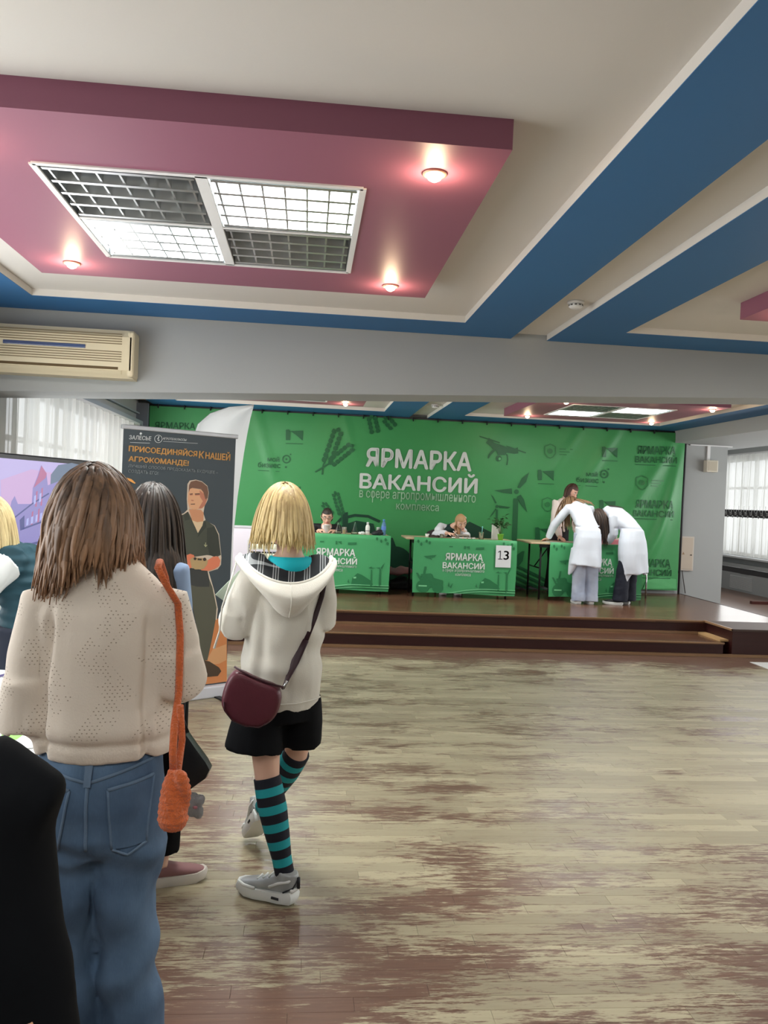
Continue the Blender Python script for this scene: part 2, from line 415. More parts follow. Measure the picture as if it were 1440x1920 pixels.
# lengthways beam over the right edge of the stage and the higher aisle ceiling beyond it
struct('wall_beam_right', MB().box2((5.47, 6.5, 2.585), (6.75, YF, 3.05)), wall_grey)
struct('ceiling_aisle', MB().box2((5.47, 6.5, 3.05), (XR+0.25, YF+0.25, 3.15)), white_paint)
struct('ceiling', MB().box2((XL-0.25, YB-0.25, 2.81), (XR+0.25, 6.5, 2.95)).box2((XL-0.25, 6.5, 2.81), (5.47, 12.3, 2.95)), white_paint)
struct('baseboard_left', MB().box2((XL, YB, 0), (XL+0.015, 8.5, 0.07)), M('baseboard', srgb(110, 80, 62), 0.5))
struct('baseboard_right', MB().box2((XR-0.015, YB, 0), (XR, YF, 0.07)), MATS['baseboard'])
# window sills, frames, panes
glass = M('window_glass', (1, 1, 1), 0.02, trans=1.0, ior=1.1)
pvc = M('window_pvc', srgb(225, 226, 228), 0.4)
def window(n, xw, sgn, hole, npan):
    ya, yb, za, zb_ = hole; x = xw+sgn*0.15
    mb = MB()
    for yy in (ya+0.035, yb-0.035): mb.box2((x-0.03, yy-0.035, za), (x+0.03, yy+0.035, zb_))
    for zz in (za+0.035, zb_-0.035): mb.box2((x-0.03, ya, zz-0.035), (x+0.03, yb, zz+0.035))
    f = struct('window_%d' % n, mb, pvc)
    st = (yb-ya)/npan
    for i in range(1, npan): MB().box2((x-0.03, ya+i*st-0.04, za), (x+0.03, ya+i*st+0.04, zb_)).build('mullion', pvc, f)
    for i in range(npan):
        MB().box2((x-0.004, ya+i*st+0.03, za+0.06), (x+0.004, ya+(i+1)*st-0.03, zb_-0.06)).build('pane', glass, f)
        MB().box2((x-0.02, ya+i*st+0.04, za+(zb_-za)*0.68), (x+0.02, ya+(i+1)*st-0.04, za+(zb_-za)*0.68+0.05)).build('transom', pvc, f)
    MB().box2((xw-sgn*0.16 if sgn > 0 else xw, ya-0.05, za-0.035), (xw+0.1 if sgn > 0 else xw+0.16, yb+0.05, za)).build('window_sill', white_trim, f)
    return f
window(1, XL, -1, LWIN, 4)
window(5, XL, -1, LWIN2, 4)  # unseen window, added and placed for its light on the near hall
for i, h in enumerate(RWIN): window(2+i, XR, 1, h, 4)
def sheer(name):
    m, nt, b = _new(name); L = nt.links.new; out = nt.nodes['Material Output']
    d = node(nt, 'ShaderNodeBsdfDiffuse'); t = node(nt, 'ShaderNodeBsdfTranslucent'); tp = node(nt, 'ShaderNodeBsdfTransparent')
    d.inputs[0].default_value = (0.85, 0.84, 0.80, 1); t.inputs[0].default_value = (0.85, 0.84, 0.79, 1)
    a = node(nt, 'ShaderNodeMixShader'); a.inputs[0].default_value = 0.55; L(d.outputs[0], a.inputs[1]); L(t.outputs[0], a.inputs[2])
    c = node(nt, 'ShaderNodeMixShader'); c.inputs[0].default_value = 0.16; L(a.outputs[0], c.inputs[1]); L(tp.outputs[0], c.inputs[2])
    L(c.outputs[0], out.inputs['Surface']); nt.nodes.remove(b); return m
sheer_mat = sheer('sheer_curtain')
def curtain(label, x, y0, y1, z0, z1, seed, group=None):
    r = random.Random(seed); n = int((y1-y0)/0.012); ph = r.random()*9; vs = []
    for i in range(n+1):
        y = y0+(y1-y0)*i/n
        for k in range(7):
            z = z0+(z1-z0)*k/6; sp = 1-0.35*k/6
            d = 0.028*sp*math.sin(y*52+ph+1.4*math.sin(y*7+ph))+0.016*math.sin(y*23+ph*2+0.3*z)
            vs.append((x+d, y+0.006*math.sin(z*3+y*9), z))
    mb = MB().add(vs, grid_faces(n+1, 7))
    c = mb.build('curtain', sheer_mat, smooth=True); tag(c, label, 'curtain', group)
    rail = MB().box2((x-0.02, y0, z1), (x+0.02, y1, z1+0.03)).build('curtain_rail', white_trim, c)
    return c
curtain('white sheer curtain hanging over the left wall window', XL+0.09, 6.6, 11.6, 0.5, 2.42, 1)
curtain('unseen white sheer curtain added on the left wall behind the display table', XL+0.09, 1.4, 5.2, 0.5, 2.42, 6)
curtain('white sheer curtain behind the coat rack on the far right wall', XR-0.12, 12.1, 17.2, 0.72, 2.76, 2)
curtain('white sheer curtain on the long right wall window beside the hall', XR-0.12, 6.55, 11.25, 0.5, 2.55, 3)
curtain('white sheer curtain on the right wall of the open hall', XR-0.12, -0.7, 3.7, 0.5, 2.55, 4)

# ------------------------------------------------------------------ ceiling: blue frames and maroon boxes
def blue_frame(n, x0, x1, y0, y1, lw=0.42, rw=0.42, fw=0.42, bw=0.42):
    """hanging rectangular frame: white edges, blue underside"""
    def ring(mb, za, zc, e=0.0):
        mb.box2((x0+e, y0+e, za), (x0+lw-e, y1-e, zc)); mb.box2((x1-rw+e, y0+e, za), (x1-e, y1-e, zc))
        mb.box2((x0+lw-e, y1-bw+e, za), (x1-rw+e, y1-e, zc)); mb.box2((x0+lw-e, y0+e, za), (x1-rw+e, y0+fw-e, zc)); return mb
    f = struct('trim_%d' % n, ring(MB(), 2.766, 2.81), white_paint)
    ring(MB(), 2.763, 2.766).build('frame_underside', blue_paint, f)
blue_frame(3, -2.24, 1.43, -2.7, 5.92)
blue_frame(4, 1.70, 5.39, -2.7, 5.92, 0.43, 0.42)
blue_frame(5, 5.66, 8.80, -2.7, 5.92)
blue_frame(6, -2.24, 1.43, 6.6, 12.02, bw=0.66)
blue_frame(7, 1.70, 5.45, 6.6, 12.02, 0.43, 0.48, bw=0.66)

alu = M('louver_aluminium', (0.70, 0.72, 0.73), 0.30, metal=1.0)
housing_mat = M('light_housing', srgb(60, 62, 66), 0.35, metal=0.6)
tube_off = M('tube_glass', srgb(215, 215, 210), 0.2)
tube_on = emission('tube_glow', (0.95, 1.0, 0.98), 45.0)
lit_reflector = M('lit_reflector', srgb(240, 242, 242), 0.6)
spot_on = emission('halogen_glow', (1.0, 0.78, 0.5), 22.0)
spot_ring = M('spot_ring', srgb(205, 160, 140), 0.35, metal=0.5)
LW, LD = 1.20, 1.16
trim_n = [8]
def maroon_box(x0, x1, y0, y1):
    """dropped box with an opening for the recessed lamp"""
    cx, cy = (x0+x1)/2, (y0+y1)/2; a, b = LW/2-0.012, LD/2-0.012; z0, z1 = 2.71, 2.81
    mb = MB().box2((x0, y0, z0), (cx-a, y1, z1)).box2((cx+a, y0, z0), (x1, y1, z1)).box2((cx-a, y0, z0), (cx+a, cy-b, z1)).box2((cx-a, cy+b, z0), (cx+a, y1, z1))
    struct('trim_%d' % trim_n[0], mb, pink_paint); trim_n[0] += 1
    return cx, cy
fin_long = MB(); fin_cross = MB()
# parabolic long blade (along X) and thin cross fin (along Y) shared by every louver
fin_long.add([(-0.275,-0.002,0.045),(0.275,-0.002,0.045),(0.275,-0.011,0.0),(-0.275,-0.011,0.0),(-0.275,0.002,0.045),(0.275,0.002,0.045),(0.275,0.011,0.0),(-0.275,0.011,0.0)],
             [(0,1,2,3),(7,6,5,4),(3,2,6,7),(0,3,7,4),(1,5,6,2),(0,4,5,1)])
fin_cross.add([(-0.001,-0.262,0.045),(0.001,-0.262,0.045),(0.001,0.262,0.045),(-0.001,0.262,0.045),(-0.004,-0.262,0.004),(0.004,-0.262,0.004),(0.004,0.262,0.004),(-0.004,0.262,0.004)],
              [(0,1,2,3),(4,7,6,5),(0,4,5,1),(2,6,7,3),(0,3,7,4),(1,5,6,2)])
FL, FC = fin_long.mesh('louver_blade'), fin_cross.mesh('louver_fin'); FL.materials.append(alu); FC.materials.append(alu)
tube_me = {}
for k, mt in (('on', tube_on), ('off', tube_off)):
    tube_me[k] = MB().cyl((-0.265, 0, 0), (0.265, 0, 0), 0.010, 8).mesh('tube'); tube_me[k].materials.append(mt)
def ceiling_light(cx, cy, label, power, detail=True, group=None):
    t = thing('ceiling_light', label, 'ceiling light', (cx, cy, 2.708), 0, group)
    fr = MB()
    for sx in (-1, 1): fr.box2((sx*LW/2-0.012, -LD/2, -0.004), (sx*LW/2+0.012, LD/2, 0.012))
    for sy in (-1, 1): fr.box2((-LW/2, sy*LD/2-0.012, -0.004), (LW/2, sy*LD/2+0.012, 0.012))
    fr.box2((-0.022, -LD/2, -0.004), (0.022, LD/2, 0.012)).box2((-LW/2, -0.010, -0.003), (LW/2, 0.010, 0.012))
    fr.build('frame', white_trim, t)
    for sx in (-1, 1):
        for sy in (-1, 1):
            on = (sx*sy < 0)      # two of the four lamps are switched on
            mx, my = sx*0.305, sy*0.286
            h = empty('lamp_module', (mx, my, 0), 0, t)
            hb = MB()
            hb.box2((-0.283, -0.272, 0.092), (0.283, 0.272, 0.098))
            for q in (-1, 1): hb.box2((q*0.283-0.002, -0.272, 0.0), (q*0.283+0.002, 0.272, 0.092)); hb.box2((-0.283, q*0.272-0.002, 0.0), (0.283, q*0.272+0.002, 0.092))
            hb.build('housing', alu, h)
            for i in range(4):
                o = bpy.data.objects.new('tube', tube_me['on' if on else 'off']); COL.objects.link(o); o.parent = h; o.location = (0, -0.1875+0.125*i, 0.062)
            for i in range(5):
                o = bpy.data.objects.new('louver_blade', FL); COL.objects.link(o); o.parent = h; o.location = (0, -0.25+0.125*i, 0.0)
            for i in range(7):
                o = bpy.data.objects.new('louver_fin', FC); COL.objects.link(o); o.parent = h; o.location = (-0.255+0.085*i, 0, 0.0)
            if on:
                l = area_light('lamp_light', (cx+mx, cy+my, 2.700), (0, 0, -1), 0.5, 0.5, power, (0.97, 1.0, 0.97))
    return t
def spotlight(x, y, label, group, power=3.2):
    t = thing('spotlight', label, 'spotlight', (x, y, 2.71), 0, group)
    MB().lathe([(0.030, 0.002), (0.044, 0.0), (0.044, -0.006), (0.034, -0.010), (0.030, -0.006)], n=24).build('ring', spot_ring, t, True)
    MB().lathe([(0.027, 0.004), (0.028, -0.010), (0.022, -0.022), (0.008, -0.030)], n=20).build('bulb', spot_on, t, True)
    l = bpy.data.lights.new('spot_glow', 'POINT'); l.energy = power; l.color = (1.0, 0.72, 0.45); l.shadow_soft_size = 0.03
    o = bpy.data.objects.new('spot_glow', l); COL.objects.link(o); o.location = (x, y, 2.71-0.062)
for (bx, lab, sl, pw, spots) in [
    ((-1.50, 0.62, 2.66, 4.68), 'recessed four-part louver lamp in the maroon box above the walking girl', 'small warm spotlight in the maroon box with the big louver lamp', 24, [(0.40, 2.90), (0.40, 4.46), (-1.27, 4.43), (-1.27, 2.90)]),
    ((2.52, 4.60, 2.66, 4.70), 'recessed louver lamp in the maroon box to the right of the blue ceiling strips', 'small warm spotlight in the maroon box right of the blue strips', 24, [(2.76, 4.46), (4.36, 4.46)]),
    ((2.52, 4.56, 8.60, 10.62), 'recessed four-part louver lamp in the maroon box above the stage tables', 'small warm spotlight in the maroon box above the stage tables', 16, [(2.79, 10.45), (4.47, 10.48), (4.47, 8.84), (2.79, 8.84)]),
    ((-1.50, 0.65, 8.60, 10.40), 'recessed louver lamp in the stage ceiling near the curtained wall', 'small warm spotlight in the stage ceiling near the curtained wall', 16, [(0.42, 10.2), (-1.27, 10.2)]),
    ((-1.50, 0.62, -1.35, 0.67), 'unseen recessed louver lamp added in a maroon box above the photographer', '', 15, []),  # box and lamp out of view, added to light the nearest people
    ((2.52, 4.60, -1.35, 0.67), 'recessed louver lamp in the ceiling of the empty hall side', '', 9, [])]:
    cx, cy = maroon_box(*bx)
    ceiling_light(cx, cy, lab, pw)
    for (sx, sy) in spots: spotlight(sx, sy, sl, sl.replace('small warm spotlight', 'spotlights'))
def smoke_detector(x, y, label):
    t = thing('smoke_detector', label, 'smoke detector', (x, y, 2.81))
    MB().lathe([(0.05, 0), (0.052, -0.012), (0.048, -0.016)], n=24).build('base', white_trim, t, True)
    MB().lathe([(0.040, -0.014), (0.042, -0.034), (0.030, -0.044), (0.010, -0.046)], n=24).build('chamber', white_trim, t, True)
    mb = MB()
    for i in range(10):
        a = i*math.pi/5; mb.box((0.0415*math.cos(a), 0.0415*math.sin(a), -0.026), (0.004, 0.014, 0.008), Matrix.Rotation(a, 3, 'Z'))
    mb.build('vent', M('detector_slot', srgb(90, 90, 90), 0.6), t)
smoke_detector(1.584, 4.92, 'white smoke detector between the two blue strips of the hall ceiling')
smoke_detector(1.60, 10.6, 'white smoke detector on the stage ceiling between blue strips')

# ------------------------------------------------------------------ stage with one step
SY = 9.13
stg = struct('floor_stage', MB().box2((XL, SY, 0.0), (5.72, 12.05, 0.27)), dark_riser)
MB().box2((XL, SY-0.02, 0.27), (5.72, 12.05, 0.30)).build('deck', deck_mat, stg)
MB().box2((XL, SY-0.03, 0.288), (4.64, SY-0.012, 0.303)).build('nosing', nosing_mat, stg)
MB().box2((5.715, 8.5, 0.27), (5.735, 12.05, 0.303)).build('edge_strip', dark_riser, stg)
stp = struct('floor_step', MB().box2((XL, 8.52, 0.0), (4.56, SY, 0.13)), dark_riser)
MB().box2((XL, 8.50, 0.13), (4.56, SY-0.001, 0.15)).build('tread', deck_mat, stp)
MB().box2((XL, 8.49, 0.140), (4.56, 8.508, 0.153)).build('nosing', nosing_mat, stp)
MB().box2((XL, SY-0.03, 0.15), (4.56, SY-0.001, 0.175)).build('skirting', nosing_mat, stp)
MB().box2((XL, 8.485, 0.0), (5.72, 8.519, 0.028)).build('skirting', nosing_mat, stp)
blk = struct('floor_block', MB().box2((4.66, 8.52, 0.0), (5.72, SY, 0.28)), dark_riser)
MB().box2((4.64, 8.505, 0.28), (5.72, SY-0.02, 0.302)).build('top', M('block_top', srgb(72, 54, 48), 0.55, var=0.2, vscale=5), blk)
MB().box2((4.56, 8.60, 0.15), (4.66, SY, 0.172)).build('cove', M('cove_pale', srgb(196, 160, 112), 0.5), blk)
MB().box2((4.635, 8.505, 0.285), (4.655, SY, 0.306)).build('nosing', nosing_mat, blk)
# ------------------------------------------------------------------ green event backdrop
green = M('vinyl_green', srgb(66, 150, 86), 0.38, var=0.10, vscale=0.7)
green_dark = M('print_dark_green', srgb(34, 98, 58), 0.42)
green_deep = M('print_deep_green', srgb(18, 64, 44), 0.42)
green_mid = M('print_mid_green', srgb(48, 118, 68), 0.4)
green_light = M('print_light_green', srgb(92, 178, 112), 0.4)
print_white = M('print_white', srgb(214, 220, 214), 0.45)
black_metal = M('black_metal', srgb(28, 28, 30), 0.45, metal=0.3)
BDY = 11.93
def ridge(x, z, x0, z0, ang, wid, amp, zlen):
    """one diagonal crease through (x0, z0)"""
    dx, dz = x-x0, z-z0; c, s = math.cos(ang), math.sin(ang)
    a = dx*c+dz*s; b = -dx*s+dz*c
    return amp*math.exp(-(b/wid)**2)*math.exp(-(a/zlen)**2)
RIDGES = [(-0.55, 2.35, 1.15-0.02, 0.07, 0.035, 0.8), (0.55, 2.5, -1.25, 0.05, 0.02, 0.35), (3.85, 2.45, 1.0, 0.06, 0.03, 0.45), (4.35, 2.35, 1.02, 0.07, 0.035, 0.75),
          (5.05, 1.9, 1.05, 0.09, 0.05, 0.9), (5.25, 1.2, 1.2, 0.10, 0.06, 0.8), (4.9, 0.7, 0.9, 0.10, 0.04, 0.6), (5.45, 1.9, 1.35, 0.06, 0.045, 0.9)]
RIDGES[0] = (-0.62, 2.2, -1.25, 0.07, 0.035, 0.6)
def bw(x, z):
    d = 0.010*math.sin(x*1.9+0.6*z)+0.006*nz(x*1.6, z*0.5, 2.0)
    for (a, b, c, w_, am, ln) in RIDGES: d += ridge(x, z, a, b, c, w_, am*0.7, ln)
    return -d
bd_root = thing('event_backdrop', 'big green vinyl backdrop with white Cyrillic lettering hanging behind the stage tables', 'backdrop', (1.6, BDY, 0.30))
def loc(p, root): return Vector(p)-Vector(root.location)
vs_ = []; NX, NZ = 190, 44
X0, X1, Z0, Z1 = -2.28, 5.62, 0.36, 2.735
for i in range(NX):
    for j in range(NZ):
        x = X0+(X1-X0)*i/(NX-1); z = Z0+(Z1-Z0)*j/(NZ-1)
        vs_.append((x-1.6, bw(x, z), z-0.30))
MB().add(vs_, grid_faces(NX, NZ)).build('vinyl_sheet', green, bd_root, True)
MB().cyl((X0-0.05-1.6, 0.03, 2.748-0.3), (X1+0.07-1.6, 0.03, 2.748-0.3), 0.018, 10).build('top_pipe', M('pipe_dark', srgb(62, 64, 66), 0.5), bd_root, True)
MB().cyl((X1+0.04-1.6, 0.05, 0.0), (X1+0.04-1.6, 0.05, 2.45), 0.016, 10).build('side_pipe', MATS['pipe_dark'], bd_root, True)
MB().box2((X1+0.02-1.6, -0.02, 2.29), (X1+0.14-1.6, 0.1, 2.46)).build('corner_bracket', M('bracket_dark', srgb(70, 66, 64), 0.6), bd_root)
for i in range(22):
    x = X0+0.12+i*(X1-X0-0.24)/21
    MB().bbox((x-1.6, -0.01, 2.735-0.3), (0.014, 0.05, 0.06), 0.005, 1).build('tie', black_metal, bd_root)
def bdpt(px, py, lift=0.010):
    p = PY(px, py, BDY); return Vector((p.x-1.6, bw(p.x, p.z)-lift, p.z-0.30))
def bd_poly(mb, pts, lift=0.010):
    vs = [bdpt(x, y, lift) for x, y in pts]; mb.add(vs, [tuple(range(len(vs)))])
def bd_text(mb, s, x0, y0, x1, y1, bold=0.0, tilt=0.047):
    """letters inside a pixel box whose lines fall to the right by 'tilt'"""
    dy = (x1-x0)*tilt; dx = -(y1-y0)*0.04
    q = [PY(x0, y0, BDY), PY(x1, y0+dy, BDY), PY(x1+dx, y1+dy, BDY), PY(x0+dx, y1, BDY)]
    v, f = text_fit(s, q, bold)
    mb.add([Vector((p.x-1.6, bw(p.x, p.z)-0.012, p.z-0.30)) for p in v], f)
def leafpoly(cx, cy, ln, wd, ang):
    c, s = math.cos(ang), math.sin(ang); out = []
    for (a, b) in [(-0.5, 0), (-0.25, 0.42), (0.1, 0.5), (0.5, 0.1), (0.45, -0.1), (0.1, -0.42), (-0.25, -0.35)]:
        a *= ln; b *= wd; out.append((cx+a*c-b*s, cy+a*s+b*c))
    return out
def wheat(pl, bx, by, tx, ty, wd, n):
    """ear of wheat from base to tip: paired grains, a top grain"""
    ang = math.atan2(ty-by, tx-bx); L_ = math.hypot(tx-bx, ty-by); px_, py_ = -math.sin(ang), math.cos(ang)
    for i in range(n):
        f = (i+0.4)/n
        for sd in (-1, 1):
            cx = bx+(tx-bx)*f+px_*sd*wd*0.30; cy = by+(ty-by)*f+py_*sd*wd*0.30
            pl.append(leafpoly(cx, cy, L_/n*1.2, wd*0.46, ang+sd*0.55))
    pl.append(leafpoly(tx, ty, L_/n, wd*0.4, ang))
def strokepoly(pts, w_):
    l, r = [], []
    for i, p in enumerate(pts):
        a = pts[max(i-1, 0)]; b = pts[min(i+1, len(pts)-1)]; d = math.hypot(b[0]-a[0], b[1]-a[1]) or 1
        nx, ny = -(b[1]-a[1])/d*w_/2, (b[0]-a[0])/d*w_/2; l.append((p[0]+nx, p[1]+ny)); r.append((p[0]-nx, p[1]-ny))
    return l+r[::-1]
def circ(cx, cy, r, n=18): return [(cx+r*math.cos(2*math.pi*i/n), cy+r*math.sin(2*math.pi*i/n)) for i in range(n)]
def ringpoly(cx, cy, r, w_, n=18):
    return [[(cx+q*math.cos(a), cy+q*math.sin(a)) for q, a in ((r, 2*math.pi*i/n), (r, 2*math.pi*(i+1)/n), (r-w_, 2*math.pi*(i+1)/n), (r-w_, 2*math.pi*i/n))] for i in range(n)]
t = MB(); bd_text(t, 'ЯРМАРКА', 688, 840, 884, 874, 0.03); bd_text(t, 'ВАКАНСИЙ', 676, 880, 895, 915, 0.03); t.build('title_lettering', print_white, bd_root)
t = MB(); bd_text(t, 'в сфере агропромышленного', 674, 919, 892, 937, 0.008); bd_text(t, 'комплекса', 743, 944, 823, 955, 0.008); t.build('subtitle_lettering', M('print_pale_green', srgb(176, 214, 180), 0.45), bd_root)
# wheat
pl = []
wheat(pl, 612, 868, 634, 806, 22, 7); wheat(pl, 620, 868, 660, 836, 20, 6); pl.append(strokepoly([(591, 885), (606, 876), (622, 866)], 3)); pl.append(strokepoly([(604, 890), (606, 872), (614, 856)], 3))
wheat(pl, 703, 812, 696, 781, 20, 4); wheat(pl, 738, 802, 722, 784, 18, 3)
wheat(pl, 640, 965, 628, 924, 14, 6); wheat(pl, 622, 965, 606, 944, 12, 4); pl.append(strokepoly([(642, 985), (640, 966), (634, 950)], 2.5))
mb = MB()
for p in pl: bd_poly(mb, p)
mb.build('wheat_print', green_dark, bd_root)
# drone, turbines
def cr8(L_): return [(860+x/4.8, 770+y/4.8) for x, y in L_]
mb = MB()
for p in [[(185,225),(370,285),(365,295),(188,237)], [(425,315),(605,375),(600,386),(430,325)],
          [(245,290),(270,245),(295,265),(320,290),(420,325),(500,345),(530,330),(535,385),(500,390),(430,380),(415,400),(350,400),(340,365),(310,350),(290,325)],
          [(315,345),(290,365),(265,400),(258,430),(270,430),(285,400),(330,360)], [(415,385),(432,410),(435,450),(425,490),(437,490),(445,440),(440,395)],
          circ(358, 430, 27)]: bd_poly(mb, cr8(p))
mb.build('drone_print', green_dark, bd_root)
mb = MB(); bd_poly(mb, cr8(circ(366, 434, 12)), 0.014); mb.build('lens_print', green_light, bd_root)
mb = MB()
for p in [circ(518, 730, 21), [(525,690),(565,610),(632,555),(605,640),(548,700)], [(475,700),(315,718),(400,740),(478,750)], [(520,775),(555,755),(585,800),(615,915),(560,850)],
          [(490,790),(535,790),(524,1100),(512,1500),(462,1500),(478,1100)],
          circ(343, 862, 14), [(330,835),(285,750),(310,775),(340,830)], [(360,852),(465,868),(440,880),(360,875)], [(330,880),(300,920),(273,968),(310,930),(338,885)], [(335,890),(352,890),(346,1200),(316,1200)]]: bd_poly(mb, cr8(p))
mb.build('turbine_print', green_dark, bd_root)
# tractor and field print low on the sheet
mb = MB()
for p in [strokepoly([(628, 985), (640, 972), (665, 966), (690, 968), (712, 978)], 5), [(642, 962), (652, 960), (652, 1000), (642, 1000)], [(640, 985), (668, 976), (700, 982), (706, 1002), (640, 1002)],
          [(716, 1012), (736, 1008), (744, 1030), (770, 1042), (776, 1070), (716, 1072)], circ(740, 1058, 34, 24), [(870, 985), (880, 978), (905, 990), (925, 1000), (925, 1015), (870, 1010)]]: bd_poly(mb, p)
mb.build('tractor_print', green_deep, bd_root)
mb = MB()
for k in range(5):
    bd_poly(mb, strokepoly([(940, 1054+k*11), (970, 1062+k*11), (1000, 1076+k*11), (1030, 1092+k*10)], 5))
bd_poly(mb, leafpoly(970, 1050, 42, 18, -1.0)); bd_poly(mb, [(1000, 1012), (1012, 1000), (1012, 1012)])
mb.build('field_print', green_dark, bd_root)
mb = MB(); bd_poly(mb, [(1205, 1104), (1212, 1088), (1238, 1082), (1268, 1086), (1268, 1104)]); mb.build('meadow_print', green_light, bd_root)
# sponsor marks, printed dark on green
def flag_logo(mb, x, y, w_, h):
    bd_poly(mb, [(x, y), (x+w_*0.17, y-h*0.03), (x+w_*0.25, y+h*0.13), (x+w_*0.25, y+h*0.97), (x, y+h*0.97)])
    bd_poly(mb, [(x+w_*0.27, y+h*0.12), (x+w_, y+h*0.08), (x+w_*0.98, y+h*1.02), (x+w_*0.62, y+h*0.52)])
    bd_poly(mb, [(x, y+h*1.25), (x+w_, y+h*1.30), (x+w_, y+h*1.36), (x, y+h*1.31)])
mb = MB()
for (x, y, w_, h) in [(536, 806, 32, 20), (1128, 838, 30, 20), (1008, 881, 30, 20), (1003, 989, 34, 20), (1124, 938, 30, 20), (534, 911, 30, 18)]: flag_logo(mb, x, y, w_, h)
mb.build('flag_logo_print', green_dark, bd_root)
mb = MB()
for (x, y) in [(484, 858), (1080, 886)]:
    bd_text(mb, 'мой', x+18, y-2, x+40, y+7, 0.02); bd_text(mb, 'бизнес', x, y+8, x+42, y+18, 0.01)
    bd_poly(mb, strokepoly([(x, y+24), (x+40, y+26)], 1))
    for p in ringpoly(x+53, y+3, 8, 2.2): bd_poly(mb, p)
    bd_poly(mb, circ(x+53, y+3, 2)); bd_poly(mb, circ(x+52, y+18, 2, 8)); bd_poly(mb, circ(x+61, y-6, 1.5, 8))
mb.build('business_logo_print', green_dark, bd_root)
mb = MB()
for (x, y) in [(1021, 834), (1016, 934), (1193, 893)]:
    o_ = [(x, y+3), (x+5, y+1), (x+10, y-1), (x+15, y+1), (x+20, y+4), (x+20, y+16), (x+15, y+23), (x+10, y+25), (x+5, y+23), (x, y+16), (x, y+3)]
    bd_poly(mb, strokepoly(o_, 2)); bd_poly(mb, circ(x+10, y+12, 5, 10))
    for k in range(3): bd_poly(mb, strokepoly([(x+27, y+8+k*5), (x+52-6*k, y+9+k*5)], 1.4))
mb.build('shield_print', green_mid, bd_root)
mb = MB()
for (x, y) in [(1192, 836), (1187, 937), (1183, 1047)]:
    bd_text(mb, 'ЯРМАРКА', x+4, y, x+74, y+15, 0.015, 0.03); bd_text(mb, 'ВАКАНСИЙ', x, y+16, x+76, y+31, 0.015, 0.03); bd_poly(mb, strokepoly([(x, y+35), (x+74, y+38)], 1.3))
bd_text(mb, 'ЯРМАРКА', 291, 791, 366, 803, 0.015, 0.03)
mb.build('repeat_lettering', green_dark, bd_root)

